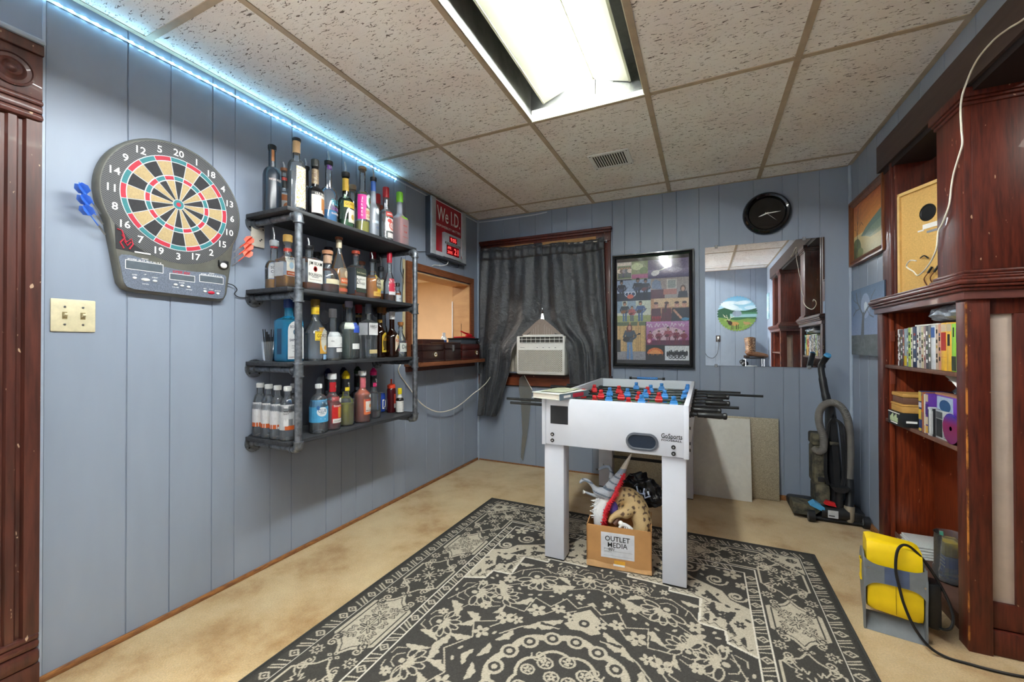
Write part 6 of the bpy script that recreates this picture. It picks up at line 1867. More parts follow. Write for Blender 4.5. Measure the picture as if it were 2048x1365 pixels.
# oval ball return with grey rim
mb = MB(); gx, gz, ga, gb = 1.734, .6625, .073, .041
def stad(r, d, n=16):
    s = ga - gb; o = []
    for i in range(n + 1):
        a = -PI / 2 + PI * i / n; o.append((gx + s + (gb + r) * math.cos(a), d, gz + (gb + r) * math.sin(a)))
    for i in range(n + 1):
        a = PI / 2 + PI * i / n; o.append((gx - s + (gb + r) * math.cos(a), d, gz + (gb + r) * math.sin(a)))
    return o
RIM = mat('rim_grey', '#5a5f68', rough=.4)
L_ = [stad(0, FY0), stad(0, FY0 - .007), stad(-.009, FY0 - .008), stad(-.012, FY0 - .002)]
n = len(L_[0]); vs = sum(L_, [])
mb.add(vs, [(k * n + i, k * n + (i + 1) % n, (k + 1) * n + (i + 1) % n, (k + 1) * n + i) for k in range(3) for i in range(n)], RIM)
mb.add(stad(-.011, FY0 - .001), [tuple(range(n))], mat('cup_dark_blue', '#1d2a3c', rough=.3))
obj('ball_return', mb, t, True)
mb = MB(); mb.text('GoSports', .021, (1.8635, FY0 - .0005, .700), (1, 0, 0), (0, 0, 1), INK, width=.090)
mb.text('FOOSBALL', .0085, (1.8635, FY0 - .0005, .680), (1, 0, 0), (0, 0, 1), INK, width=.088); mb.box(1.82, 1.908, FY0 - .0008, FY0, .6885, .6895, INK); obj('lettering', mb, t, True)
mb = MB(); mb.box(1.347, 1.819, -.230, -.215, .225, .245, BLACKP); obj('brace_bar', mb, t, True)
mb = MB(); mb.tube([(1.471, -.168, .852), (1.723, -.168, .852)], .005, BLACKP, seg=8)
for k in range(10):
    mb.cyl((1.524 + .0153 * k, -.168, .852), (1.537 + .0153 * k, -.168, .852), .0105, mat('counter_blue', '#3d86d2', rough=.4), seg=12)
for x in (1.471, 1.715):
    mb.box(x - .006, x + .012, -.178, -.158, .842, .862, BLACKP)
obj('score_counter', mb, t, True)
PRED, PBLUE = mat('player_red', '#d32a32', rough=.35, var=.04), mat('player_blue', '#3f8ad8', rough=.35, var=.04)


def player_mb(m):
    mb = MB()
    mb.lathe([(0, .030), (.010, .031), (.0125, .036), (.0125, .046), (.010, .050), (0, .051)], m, seg=14)
    mb.box(-.019, .019, -.009, .009, -.004, .026, m, bev=.005)
    mb.box(-.013, .013, -.008, .008, .024, .032, m, bev=.003)
    mb.prism([(-.016, -.002), (.016, -.002), (.011, -.045), (-.011, -.045)], (0, -.007, 0), (1, 0, 0), (0, 0, 1), (0, .014, 0), m)
    mb.box(-.011, .011, -.013, .013, -.062, -.044, m, bev=.003)
    mb.cyl((-.021, 0, .004), (.021, 0, .004), .0115, m, seg=12)
    return mb


rods = [(-1.380, [(1.452, 1.35), (1.596, 1.4), (1.650, 1.3)], PRED, (1.00, 2.093), 'R'), (-1.229, [(1.447, .1), (1.630, .15)], PRED, (.905, 2.074), 'R'), (-1.078, [(1.494, 0), (1.677, 0), (1.847, .1)], PBLUE, (1.024, 2.16), 'L'),
        (-.927, [(1.300, 0), (1.413, 0), (1.537, 0), (1.641, .05), (1.755, 0)], PRED, (1.10, 2.127), 'R'), (-.776, [(1.436, 0), (1.549, 0), (1.660, 0), (1.775, 0), (1.889, 0)], PBLUE, (.996, 2.098), 'L'),
        (-.625, [(1.297, 0), (1.468, .1), (1.655, 0)], PRED, (1.08, 2.138), 'R'), (-.474, [(1.659, 0), (1.893, 0)], PBLUE, (.918, 2.335), 'L'), (-.323, [(1.539, 0), (1.717, 0), (1.891, 0)], PBLUE, (1.0, 2.22), 'L')]
proto = {}
RZ = .787
for y, pls, m, (xa, xb), side in rods:
    mb = MB(); mb.cyl((xa, y, RZ), (xb, y, RZ), .0075, mat('rod_black', '#2a2b2e', rough=.25, metal=.4), seg=12)
    rod = obj('rod', mb, t, True)
    mb = MB(); mb.lathe([(.0085, 0), (.013, .004), (.0125, .028), (.0145, .034), (.013, .045), (.015, .095), (.013, .108), (.0155, .112), (.0155, .122), (.010, .126), (0, .126)], BLACKP, seg=14)
    Mh = (Matrix.Translation((xb - .126, y, RZ)) @ Matrix.Rotation(PI / 2, 4, 'Y')) if side == 'R' else (Matrix.Translation((xa + .126, y, RZ)) @ Matrix.Rotation(-PI / 2, 4, 'Y'))
    mb.v = [tuple(Mh @ V(p)) for p in mb.v]
    obj('handle', mb, rod, True)
    for x in (FX0 - .012, FX1 + .002):
        mb = MB(); mb.cyl((x - .006, y, RZ), (x + .016, y, RZ), .013, BLACKP, seg=14); obj('bearing', mb, rod, True)
    for x in (FX0 + .030, FX1 - .052):
        mb = MB(); mb.cyl((x, y, RZ), (x + .022, y, RZ), .0115, BLACKP, seg=12); obj('bumper', mb, rod, True)
    for x, ang in pls:
        if m not in proto:
            proto[m] = obj('player', player_mb(m), rod); p = proto[m]
        else:
            p = proto[m].copy(); COL.objects.link(p); p.parent = rod
        p.location = (x - 1.586, y + .83, RZ - .004); p.rotation_euler = (ang, 0, 0)

# books lying on the near left corner of the table
t = thing('book', 'thick worn hardback book lying on the near left corner of the football table', 'book', (1.315, -1.43, FZ1), rotz=-.30)
mb = MB(); PG = mat('page_edges', '#dcd6ca', rough=.8, scale=200, aniso=(1, 1, 12)); mb.box(-.085, .082, -.125, .125, .004, .028, PG); obj('pages', mb, t)
mb = MB(); CV = mat('cover_cream', '#d9d8cf', rough=.5, scale=16, col2='#b6c2bd'); mb.box(-.09, .088, -.130, .130, .001, .004, CV, bev=.001); mb.box(-.09, .088, -.130, .130, .028, .0315, CV, bev=.001); mb.box(.084, .089, -.130, .130, .001, .0315, mat('spine_slate', '#5f7380', rough=.5)); mb.box(.0885, .0895, -.02, .08, .006, .026, mat('spine_red', '#c4304a', rough=.5)); mb.box(.0885, .0895, -.10, -.04, .010, .022, WINK); obj('cover', mb, t)
mb = MB(); mb.grid(10, 14, lambda u, v: (-.07 + .13 * u, -.10 + .21 * v, .0325 + .0025 * math.sin(5 * u + 3 * v) ** 2 + (.004 * (v - .8) if v > .8 else 0)), mat('paper_green', '#a9b09a', rough=.8, scale=18, col2='#8d8f76'))
o = single('leaflet', mb, 'crumpled greenish leaflet lying on top of the book', 'paper'); o.location = V((1.315, -1.43, FZ1 + .0335)) + V((-.005, .01, 0)); o.rotation_euler.z = -.12

# ------------------------------------------------------------------ carton under the table
t = thing('cardboard_box', 'open brown cardboard box marked OUTLET MEDIA under the football table', 'box', (1.60, -1.325, .0122), rotz=.115)
KB = mat('carton', '#bd8c58', rough=.8, var=.06, scale=8)
KI = mat('carton_inside', '#a87a4a', rough=.85)
bx, by, bh = .155, .125, .206
mb = MB()
mb.box(-bx, bx, -by, -by + .005, 0, bh, KB); mb.box(-bx, bx, by - .005, by, 0, bh, KB); mb.box(-bx, -bx + .005, -by, by, 0, bh, KB); mb.box(bx - .005, bx, -by, by, 0, bh, KB); mb.box(-bx, bx, -by, by, 0, .005, KI)
obj('carton_body', mb, t)
mb = MB(); mb.grid(16, 1, lambda u, v: (-bx + 2 * bx * u, -by - .0015 - .003 * math.sin(9 * u) ** 2 * (1 - v), .002 + v * (.030 - .012 * u + .003 * math.sin(14 * u))), mat('carton_torn', '#d3a673', rough=.85)); obj('torn_flap', mb, t)
mb = MB(); mb.box(-.084, .075, -by - .001, -by, .055, .178, mat('label_grey', '#d2d4da', rough=.6))
mb.text('OUTLET', .024, (-.005, -by - .0012, .150), (1, 0, 0), (0, 0, 1), INK, width=.118); mb.text('MEDIA', .024, (-.004, -by - .0012, .120), (1, 0, 0), (0, 0, 1), INK, width=.094)
mb.text('STORE#', .007, (-.070, -by - .0012, .0985), (1, 0, 0), (0, 0, 1), mat('grey_ink', '#6c7076'), align='l'); mb.text('031', .014, (-.033, -by - .0012, .098), (1, 0, 0), (0, 0, 1), INK, shear=.2)
mb.box(-.072, .065, -by - .0012, -by - .001, .0885, .0892, mat('grey_ink', '#6c7076')); mb.box(-.072, .065, -by - .0012, -by - .001, .066, .0666, mat('grey_ink', '#6c7076')); mb.text('CONTENTS', .005, (-.070, -by - .0012, .0845), (1, 0, 0), (0, 0, 1), mat('grey_ink', '#6c7076'), align='l')
obj('address_label', mb, t)
mb = MB(); mb.box(-.020, .032, -by - .0045, -by - .003, .028, .046, mat('sticker_yellow', '#e0a63c', rough=.5), M=Matrix.Rotation(.0, 4, 'Y')); mb.box(-.024, .030, -by - .0048, -by - .003, .020, .029, PAPER); obj('price_sticker', mb, t)


def organic(name, chains, voxel, m, parent, paint=None, spikes=None):
    """limbs as tapering tubes fused into one continuous skin"""
    mb = MB()
    for pts, rs in chains:
        pp = catmull(pts, 5); rr = []
        for i in range(len(pp)):
            f = i / 5; k = min(int(f), len(rs) - 2); rr.append(rs[k] + (rs[k + 1] - rs[k]) * (f - k))
        mb.tube(pp, rr, m, seg=12)
        mb.ball(pp[0], rr[0], m); mb.ball(pp[-1], rr[-1], m)
    o = obj(name, mb, parent, True)
    md = o.modifiers.new('r', 'REMESH'); md.mode = 'VOXEL'; md.voxel_size = voxel
    bpy.context.view_layer.update()
    me = bpy.data.meshes.new_from_object(o.evaluated_get(bpy.context.evaluated_depsgraph_get()))
    o.modifiers.clear(); old = o.data; o.data = me; bpy.data.meshes.remove(old)
    me.materials.clear(); me.materials.append(m)
    bm = bmesh.new(); bm.from_mesh(me)
    bmesh.ops.smooth_vert(bm, verts=bm.verts, factor=.5, use_axis_x=True, use_axis_y=True, use_axis_z=True); bmesh.ops.smooth_vert(bm, verts=bm.verts, factor=.5, use_axis_x=True, use_axis_y=True, use_axis_z=True)
    bm.to_mesh(me); bm.free()
    me.polygons.foreach_set('use_smooth', [True] * len(me.polygons))
    if paint:
        top = parent
        Mw = ROOTM[top.name]
        at = me.color_attributes.new('ink', 'FLOAT_COLOR', 'POINT')
        buf = []
        for v in me.vertices:
            c = paint(Mw @ v.co, (Mw.to_3x3() @ v.normal)); buf += [*c, 1]
        at.data.foreach_set('color', buf)
    return o


RUB = attr_mat('toy_rubber', rough=.5, spec=.4, bump=.3, bscale=180)
t = thing('toy_dinosaur', 'grey and white toy dinosaur with a red spiked back, upside down in the cardboard box', 'toy', (1.53, -1.36, .21))
spine = [(1.654, -1.305, .548), (1.630, -1.315, .500), (1.606, -1.325, .448), (1.575, -1.335, .395), (1.545, -1.350, .340), (1.520, -1.370, .285), (1.512, -1.385, .230), (1.515, -1.375, .170)]
rs = [.004, .012, .020, .032, .044, .044, .036, .036]
red_l = [(1.622, -1.332, .452), (1.600, -1.365, .390), (1.578, -1.385, .340), (1.550, -1.405, .292), (1.535, -1.418, .225)]
def pd(p, n):
    side = (p.x - (1.50 + (p.z - .2) * .42))
    c = srgb('#a4a9b2')
    if n.x > .35 and n.z < .75 and side > .02: c = srgb('#c62230')
    elif p.z < .33: c = srgb('#d6d8da')
    elif p.z > .45: c = srgb('#cfc8ba') if p.z > .475 else srgb('#8f9cae')
    if (math.sin(p.z * 190 + p.x * 60) > .75) and c == srgb('#a4a9b2'): c = srgb('#5e6a78')
    return c
dino = organic('body', [(spine, rs), ([(1.540, -1.375, .350), (1.500, -1.392, .362), (1.478, -1.396, .385), (1.452, -1.398, .410), (1.428, -1.400, .414), (1.412, -1.402, .400)], [.036, .024, .011, .0095, .0095, .008]),
                        ([(1.570, -1.33, .390), (1.556, -1.312, .415), (1.552, -1.300, .440), (1.538, -1.296, .466), (1.512, -1.298, .464), (1.488, -1.302, .448)], [.026, .017, .010, .0095, .010, .008]),
                        ([(1.515, -1.385, .330), (1.490, -1.395, .338), (1.462, -1.400, .345), (1.440, -1.402, .352)], [.013, .009, .007, .006]), ([(1.515, -1.385, .310), (1.495, -1.40, .285), (1.488, -1.41, .255)], [.014, .010, .008])], .0034, RUB, t, pd)
mb = MB(); SPK = mat('spike_red', '#cc2030', rough=.45)
for i, p in enumerate(catmull(red_l, 7)):
    for k in range(5):
        d = V((.75 + RNG.uniform(-.2, .2), -.5 + RNG.uniform(-.2, .2), -.15 + RNG.uniform(-.2, .3))).normalized()
        q = V(p) + V((RNG.uniform(-.010, .008), RNG.uniform(-.010, .008), RNG.uniform(-.008, .008))) - d * .004
        mb.cyl(q, q + d * .019, .0034, SPK, r1=.0004, seg=5)
mb.tube(catmull(red_l, 5), [.006 + .004 * math.sin(PI * i / 20) for i in range(21)], SPK, seg=8)
obj('red_spikes', mb, t, True)
mb = MB(); WS = mat('spike_white', '#e4e4e2', rough=.5)
for i in range(26):
    z = .23 + .11 * i / 26; x = 1.487 - .012 * math.sin(i) + (z - .23) * .12
    d = V((-1, RNG.uniform(-.5, 0), RNG.uniform(-.4, .4))).normalized(); q = V((x, -1.405 + RNG.uniform(-.01, .015), z))
    mb.cyl(q, q + d * .020, .003, WS, r1=.0004, seg=5)
for a in range(5):
    d = V((-1, -.1, -.5 + .3 * a)).normalized(); q = V((1.442, -1.402, .351)); mb.cyl(q, q + d * .020, .003, WS, r1=.0005, seg=5)
obj('white_quills', mb, t, True)
mb = MB(); CLW = mat('claw_dark', '#4a4640', rough=.4)
for q, d in (((1.415, -1.388, .400), (-.7, 0, -.7)), ((1.418, -1.395, .404), (-.9, -.2, -.3)), ((1.482, -1.302, .447), (-.9, 0, -.3)), ((1.51, -1.298, .468), (-.2, 0, 1)), ((1.482, -1.31, .45), (-.8, -.3, .1))):
    mb.cyl(q, V(q) + V(d).normalized() * .014, .004, CLW, r1=.0006, seg=6)
obj('claws', mb, t, True)
t = thing('toy_dinosaur', 'tan toy dinosaur slumped nose down at the right of the cardboard box', 'toy', (1.66, -1.31, .18))
def pt2(p, n):
    c = srgb('#c6ab7c')
    if n.x > .25 and n.z > -.2 and math.sin(p.x * 260) + math.sin(p.y * 310 + 1) + math.sin(p.z * 240) > .75: c = srgb('#5f4a3a')
    return c
organic('body', [([(1.608, -1.315, .335), (1.635, -1.300, .322), (1.665, -1.295, .295), (1.695, -1.305, .250), (1.712, -1.325, .200), (1.700, -1.34, .150)], [.040, .052, .058, .054, .046, .04]),
                 ([(1.650, -1.345, .275), (1.632, -1.365, .262), (1.605, -1.385, .262), (1.578, -1.395, .245), (1.565, -1.40, .222)], [.030, .030, .020, .015, .012]), ([(1.61, -1.32, .34), (1.585, -1.335, .30), (1.575, -1.345, .26)], [.036, .030, .022])], .005, RUB, t, pt2)
t = thing('toy_figure', 'small white plastic toy claw poking over the front rim of the cardboard box', 'toy', (1.625, -1.435, .20))
mb = MB(); mb.tube(catmull([(1.618, -1.425, .185), (1.620, -1.430, .215), (1.632, -1.432, .232), (1.655, -1.425, .225), (1.675, -1.42, .210)]), .009, WS, seg=8); mb.ball((1.622, -1.430, .236), .012, WS)
for k in range(4): mb.cyl((1.640 + .01 * k, -1.432, .222), (1.645 + .012 * k, -1.440, .20), .004, WS, r1=.002, seg=6)
obj('body', mb, t, True)
t = thing('toy_figure', 'purple toy half buried between the two dinosaurs in the box', 'toy', (1.57, -1.36, .21))
mb = MB(); PUR = mat('toy_purple', '#5b4a9a', rough=.4); mb.ball((1.575, -1.365, .275), .030, PUR, sz=(.8, .7, 1.3)); mb.tube(catmull([(1.58, -1.36, .26), (1.60, -1.385, .235), (1.585, -1.395, .21)]), .011, mat('toy_bronze', '#6b4a3a', rough=.4), seg=8); obj('body', mb, t, True)
# crumpled black carrier bag
t = thing('plastic_bag', 'crumpled black plastic bag with white print stuffed behind the toys in the box', 'bag', (1.71, -1.24, .2))
def bagpt(u, v):
    a = 2 * PI * u
    c = V((1.612 + .185 * v, -1.228 + .01 * math.sin(4 * v), .392 - .105 * v))
    r = .016 + .080 * math.sin(PI * min(1, v * .92 + .10)) ** .7
    k = 1 + .14 * math.sin(4 * a + 11 * v) + .13 * math.sin(9 * a - 13 * v) + .10 * math.sin(23 * v + 3 * a) + .06 * math.sin(31 * v - 7 * a)
    d = V((.45, 0, .62)) * math.cos(a) * -1 + V((0, .42, 0)) * math.sin(a)
    return c + d * r * k
mb = MB(); BAGM = mat('bag_black', '#14161a', rough=.22, var=.2, scale=30, bump=.5, bscale=50); mb.grid(64, 44, bagpt, BAGM); obj('bag_skin', mb, t, True, smooth=60)
mb = MB(); BP = mat('bag_print', '#b8c4dc', rough=.4)
for pl in ([(.30, .30), (.36, .42), (.33, .52), (.27, .46)], [(.31, .52), (.36, .60), (.30, .66)], [(.27, .56), (.30, .62)], [(.36, .34), (.38, .50)]):
    pp = []
    for a, b in pl:
        a2 = a + .42; q = bagpt(a2, b); dd = (q - V((1.70, -1.20, .33))).normalized(); pp.append(q + V((0, -.006, 0)) + dd * .002)
    mb.tube(pp, .0045, BP, seg=6)
obj('print', mb, t, True)
# ------------------------------------------------------------------ pier bookcases of the cased opening
XF, YB, YA = 2.866, -.588, -1.438


def pier(label, M, group=None):
    t = thing('built_in_bookcase', label, 'bookcase', tuple(M @ V((2.97, -1.0, 0))), group='pier bookcases of the wide opening')
    def P_(name, boxes, m, lab=None, par=None):
        mb = MB()
        for b in boxes:
            mb.box(*b[:6], b[7] if len(b) > 7 else m, bev=b[6] if len(b) > 6 else .0015, M=M)
        return obj(name, mb, par or t, True, label=lab)
    P_('stile', [(XF, XF + .026, -.659, YB, 0, 1.284)], DWOOD)
    P_('hinge_post', [(XF + .026, XF + .045, -.672, -.645, 0, 1.284), (XF + .028, XF + .047, -.676, -.660, .905, .99, .001, mat('hinge_leaf', '#7a3a2a', rough=.5)), (XF + .028, XF + .047, -.676, -.660, 1.13, 1.185, .001, mat('hinge_leaf', '#7a3a2a', rough=.5))], RWOOD)
    P_('corner_post', [(XF, XF + .064, YA, -1.371, 0, 1.284)], DWOOD)
    mb = MB(); mb.box(XF - .0012, XF + .003, YA - .0012, YA + .004, .03, 1.27, mat('worn_edge', '#c07a34', rough=.6, scale=22, col2='#5a2a18', aniso=(1, 1, .6), thresh=(.45, .6)), M=M); obj('worn_edge', mb, t, True)
    P_('side_panel', [(XF + .026, 3.080, -.659, -.640, 0, 1.284)], RWOOD)
    P_('back_panel', [(3.069, 3.082, -1.40, -.64, 0, 1.284)], RWOOD)
    P_('near_panel', [(XF + .064, 3.075, -1.395, -1.371, 0, 1.284)], RWOOD)
    for z in (1.007, .722):
        P_('shelf', [(XF + .010, 3.069, -1.371, -.659, z - .017, z)], mat('shelf_board_brown', '#6a4a3e', rough=.5, var=.12))
    P_('deck', [(XF + .004, 3.069, -1.371, -.659, .070, .092, .003), (XF + .030, XF + .045, -1.371, -.659, 0, .070)], mat('deck_board', '#5d4034', rough=.55, var=.15, scale=20))
    P_('front_frame', [(XF + .064, 3.110, YA + .018, YA + .040, 1.226, 1.284), (XF + .064, 3.110, YA + .018, YA + .040, .095, .186), (XF + .064, 2.931 + .004, YA + .018, YA + .040, .186, 1.226), (2.998, 3.110, YA + .018, YA + .040, .186, 1.226), (XF + .064, 3.110, YA + .008, YA + .040, 0, .090, .008)], DWOOD)
    P_('inset_panel', [(2.933, 3.000, YA + .030, YA + .036, .184, 1.228)], mat('inset_beige', '#c9b8ab', rough=.5, scale=14, var=.05), 'pale beige painted inset panel')
    P_('apron', [(XF - .010, 3.13, YA - .011, -.574, 1.280, 1.311)], mat('apron_mauve', '#6e4540', rough=.3, var=.08, coat=.4))
    P_('ledge', [(XF - .020, 3.14, YA - .022, -.566, 1.309, 1.322, .005), (XF - .027, 3.15, YA - .029, -.560, 1.322, 1.332, .004), (XF - .033, 3.16, YA - .035, -.553, 1.332, 1.352, .009), (XF - .024, 3.15, YA - .026, -.560, 1.352, 1.362, .004)], DWOOD)
    P_('column_base', [(XF - .014, 3.10, YA - .016, -1.205, 1.362, 1.372, .004), (XF - .008, 3.09, YA - .008, -1.215, 1.372, 1.387, .006)], DWOOD)
    P_('column', [(XF + .003, 3.075, YA + .006, -1.232, 1.387, 1.992), (XF + .022, 3.075, YA + .003, -1.40, 1.388, 1.990, .001)], DWOOD)
    P_('capital', [(XF - .004, 3.09, YA - .003, -1.222, 1.990, 2.006, .006), (XF - .009, 3.10, YA - .008, -1.215, 2.006, 2.018, .005), (XF - .014, 3.11, YA - .013, -1.208, 2.018, 2.052, .003)], DWOOD)
    P_('wall_casing', [(2.888, 3.03, -.704, -.598, 1.362, 2.064), (2.882, 3.03, -.735, -.704, 1.362, 2.064, .006), (2.890, 3.05, -.760, -.735, 1.362, 2.064, .003)], DWOOD)
    return t


I4 = Matrix.Identity(4)
pier('mahogany pier bookcase at the right edge holding discs, boxes and a tan speaker', I4)
MIR = Matrix(((1, 0, 0, 0), (0, -1, 0, -4.038), (0, 0, 1, 0), (0, 0, 0, 1)))
pier('matching mahogany pier bookcase seen only in the wall mirror', MIR)
mb = MB(); mb.box(3.255, 3.27, -1.3, -.55, 1.362, 2.064, mat('gap_board', '#2b1a1c', rough=.6)); mb.box(3.255, 3.27, -3.5, -2.7, 1.362, 2.064, mat('gap_board', '#2b1a1c', rough=.6))
struct('trim_5', mb)

# ------------------------------------------------------------------ tan loudspeaker turned back to front on the ledge
t = thing('loudspeaker', 'tan particle board loudspeaker turned backward on the bookcase ledge', 'speaker', (2.903, -.772, 1.364), rotz=math.atan2(-.922, .387))
SPB = mat('particle_board', '#d6ac66', rough=.75, var=.07, scale=120)
mb = MB(); mb.box(0, .30, -.001, .095, 0, .512, SPB)       # local x runs along the back face
mb.v = [(p[0], p[1], p[2]) for p in mb.v]
mb.box(0, .30, -.012, 0, .497, .512, mat('board_edge', '#e2bd78', rough=.7)); mb.box(0, .012, -.012, 0, 0, .512, mat('board_edge', '#e2bd78')); mb.box(.288, .30, -.012, 0, 0, .512, mat('board_edge', '#e2bd78'))
obj('cabinet', mb, t)
mb = MB(); Ms = Matrix(((1, 0, 0, .150), (0, 0, -1, -.001), (0, 1, 0, .375), (0, 0, 0, 1)))
mb.lathe([(.040, 0), (.040, .003), (.034, .004), (.031, .001), (.030, -.0)], BLACKP, seg=26, M=Ms); mb.lathe([(.031, .0012), (0, .0013)], mat('port_hole', '#101114', rough=.8), seg=24, M=Ms); obj('bass_port', mb, t)
mb = MB(); mb.box(.125, .195, -.003, -.001, .300, .322, PAPER); mb.box(.145, .195, -.003, -.001, .278, .288, mat('label_steel', '#8d9299', rough=.4)); mb.box(.10, .13, -.003, -.001, .293, .300, PAPER); obj('torn_label', mb, t)
mb = MB()
for x in (.165, .195):
    mb.tube(catmull([(x - .02, -.004, .03), (x - .025, -.012, .06), (x, -.018, .085), (x + .012, -.012, .105)]), .0022, mat('wire_brown', '#6a3a20'), seg=6)
    mb.cyl((x, -.018, .085), (x + .014, -.012, .112), .0048, BLACKP, seg=8)
mb.tube(catmull([(.12, -.01, .165), (.15, -.02, .17), (.17, -.02, .155), (.155, -.012, .16)]), .003, BLACKP, seg=6)
obj('terminal_wires', mb, t)
mb = MB()
wp = [(2.866, -1.90, 2.075), (2.864, -1.765, 2.082), (2.862, -1.692, 2.100), (2.862, -1.619, 2.112), (2.858, -1.537, 2.098), (2.846, -1.50, 2.04), (2.843, -1.475, 1.985), (2.852, -1.455, 1.90), (2.857, -1.448, 1.85), (2.858, -1.425, 1.817), (2.860, -1.384, 1.768), (2.861, -1.362, 1.721), (2.861, -1.345, 1.656), (2.861, -1.298, 1.601), (2.861, -1.262, 1.573), (2.862, -1.24, 1.504), (2.872, -1.15, 1.455), (2.885, -1.02, 1.43), (2.895, -.94, 1.46), (2.885, -.90, 1.49), (2.88, -.95, 1.51), (2.885, -1.0, 1.50)]
mb.tube(catmull(wp, 6), .0030, mat('cord_white', '#e9e4d4'), seg=7)
single('speaker_wire', mb, 'long white wire draped down the mahogany column to the tan speaker', 'wire')

# ------------------------------------------------------------------ disc cases on the upper shelf of the bookcase
ROW = [('white', '#e8e6e2', .008, .183), ('maroon and black', '#4a2a26', .012, .180), ('black picture', '#3c3c44', .015, .181), ('brick red', '#7c2f2a', .011, .182), ('grey blue with yellow foot', '#8ea0ac', .018, .184), ('slate', '#7b8a90', .009, .186), ('lime green', '#a9c64a', .017, .188),
       ('cream', '#d8d2c0', .012, .188), ('navy', '#2b3a5a', .026, .190), ('off-white', '#dcdad4', .014, .190), ('pale grey', '#b8b9ba', .013, .190), ('ivory with gold print', '#cbbfa0', .014, .188), ('rose grey', '#a58a8c', .012, .190), ('charcoal', '#4a4c52', .015, .190),
       ('black and white lettered', '#6c6a68', .015, .192), ('white with a blue head', '#d8dce2', .024, .190), ('sand', '#c4ae98', .014, .192), ('peach', '#c98f76', .014, .193), ('yellow with a red band', '#e6b43a', .026, .196), ('yellow with black print', '#e2b23c', .024, .196), ('bright green', '#8cc63a', .020, .190), ('white and teal', '#c8d8dc', .013, .192), ('teal', '#2a8ea6', .018, .196)]
y = -.7835
tot = sum(r[2] for r in ROW)
sc = (1.366 - .7835) / tot
z0 = 1.0075
for k, (nm, c, w, h) in enumerate(ROW):
    w *= sc
    leanv = -.045 * max(0, (k - 12)) / 10
    t = thing('disc_case', f'{nm} disc case in the row on the upper bookcase shelf', 'disc case', (2.888, y - w / 2, z0), group='disc cases on the upper bookcase shelf')
    t.rotation_euler = (leanv * 0, 0, 0)
    mb = MB(); m = mat('case_' + c.strip('#'), c, rough=.35, var=.08, scale=40)
    mb.box(0, .130, -w / 2 + .0006, w / 2 - .0006, 0, h, m, bev=.0012)
    obj('case', mb, t)
    mb = MB()
    hi = WINK if sum(srgb(c)) < 1.0 else INK
    q = lambda za, zb, mm, ya=-.8, yb=.8: mb.box(-.0006, .0004, ya * w / 2, yb * w / 2, za * h, zb * h, mm)
    if 'yellow foot' in nm: q(.02, .28, plain('#e8cf2e'), -.9, .9)
    elif 'blue head' in nm: q(.72, .95, plain('#3a68b4'), -.7, .9)
    elif 'red band' in nm: q(.42, .80, plain('#c42a22'), -.9, .9); q(.82, .97, plain('#e8d2b4'), -.9, .9); q(.28, .285, plain('#c42a22'), -.95, .95)
    elif 'black print' in nm: q(.52, .76, INK, -.4, .5); q(.82, .97, plain('#d8c8a8'), -.9, .9)
    elif 'bright green' in nm: q(.02, .32, plain('#2c3a22'), -.95, .95); q(.72, .92, INK, -.2, .3)
    elif 'teal' in nm: q(.05, .2, WINK, -.7, .7); q(.6, .9, plain('#1f5f8a'), -.8, .8)
    else:
        for s in range(5):
            a = .12 + .15 * s + .02 * ((k * 7 + s * 3) % 5)
            q(a, a + .06 + .015 * ((k + s) % 3), hi if (s + k) % 3 else plain(['#b04a3a', '#3a5a8a', '#c8a84a', '#5a7a4a'][(k + s) % 4]), -.45, .45)
    obj('spine_print', mb, t)  # printed bands and tick marks on the spine
    y -= w
mb = MB(); mb.box(2.90, 3.03, -1.14, -.94, 1.1995, 1.205, PAPER, M=Matrix.Identity(4)); single('paper_sheet', mb, 'white folded sheet lying flat across the top of the disc cases', 'paper')
t = thing('plastic_bag', 'clear and grey plastic wrapped bundle lying on the disc cases under the ledge', 'bag', (2.97, -1.18, 1.207))
def bun(u, v):
    a = 2 * PI * u
    c = V((2.965, -.985 - .37 * v, 1.236 + .012 * math.sin(3 * v)))
    r = (.008 + .036 * min(1, v * 3.2) ** .7) * (1 + .10 * math.sin(4 * a + 17 * v) + .06 * math.sin(9 * a - 8 * v))
    return c + V((math.cos(a) * r * 1.7, 0, math.sin(a) * r * .75))
mb = MB(); mb.grid(28, 30, bun, mat('silver_film', '#a9b4c4', rough=.25, var=.25, scale=26, bump=.6, bscale=50, col2='#5c6470')); obj('wrap', mb, t, True, smooth=60)

# ------------------------------------------------------------------ lower shelf goods
z0 = .7225
t = thing('game_box', 'flat black game box with pale logo sticking out of the middle shelf', 'box', (2.94, -.88, z0))
mb = MB(); GB_ = mat('game_black', '#1b1e22', rough=.4, var=.1); mb.box(2.838, 3.035, -.955, -.815, z0, z0 + .066, GB_, bev=.0015); mb.box(2.836, 2.838, -.950, -.820, z0 + .060, z0 + .063, WINK); obj('carton_body', mb, t, True)
mb = MB(); G1 = mat('logo_green', '#b9c8a0', rough=.5)
for k in range(7):
    mb.box(2.8365, 2.838, -.930 + .013 * k, -.920 + .013 * k, z0 + .018, z0 + .040 + .008 * ((k * 5) % 3), G1)
mb.box(2.8365, 2.838, -.925, -.85, z0 + .010, z0 + .015, WINK); mb.box(2.86, 2.90, -.9562, -.955, z0 + .02, z0 + .03, WINK); mb.box(2.94, 2.99, -.9562, -.955, z0 + .025, z0 + .05, G1); obj('logo', mb, t, True)
t = thing('cigar_box', 'shallow tan wooden cigar box resting on the black game box', 'box', (2.94, -.88, z0 + .0665), group='cigar boxes on the middle shelf')
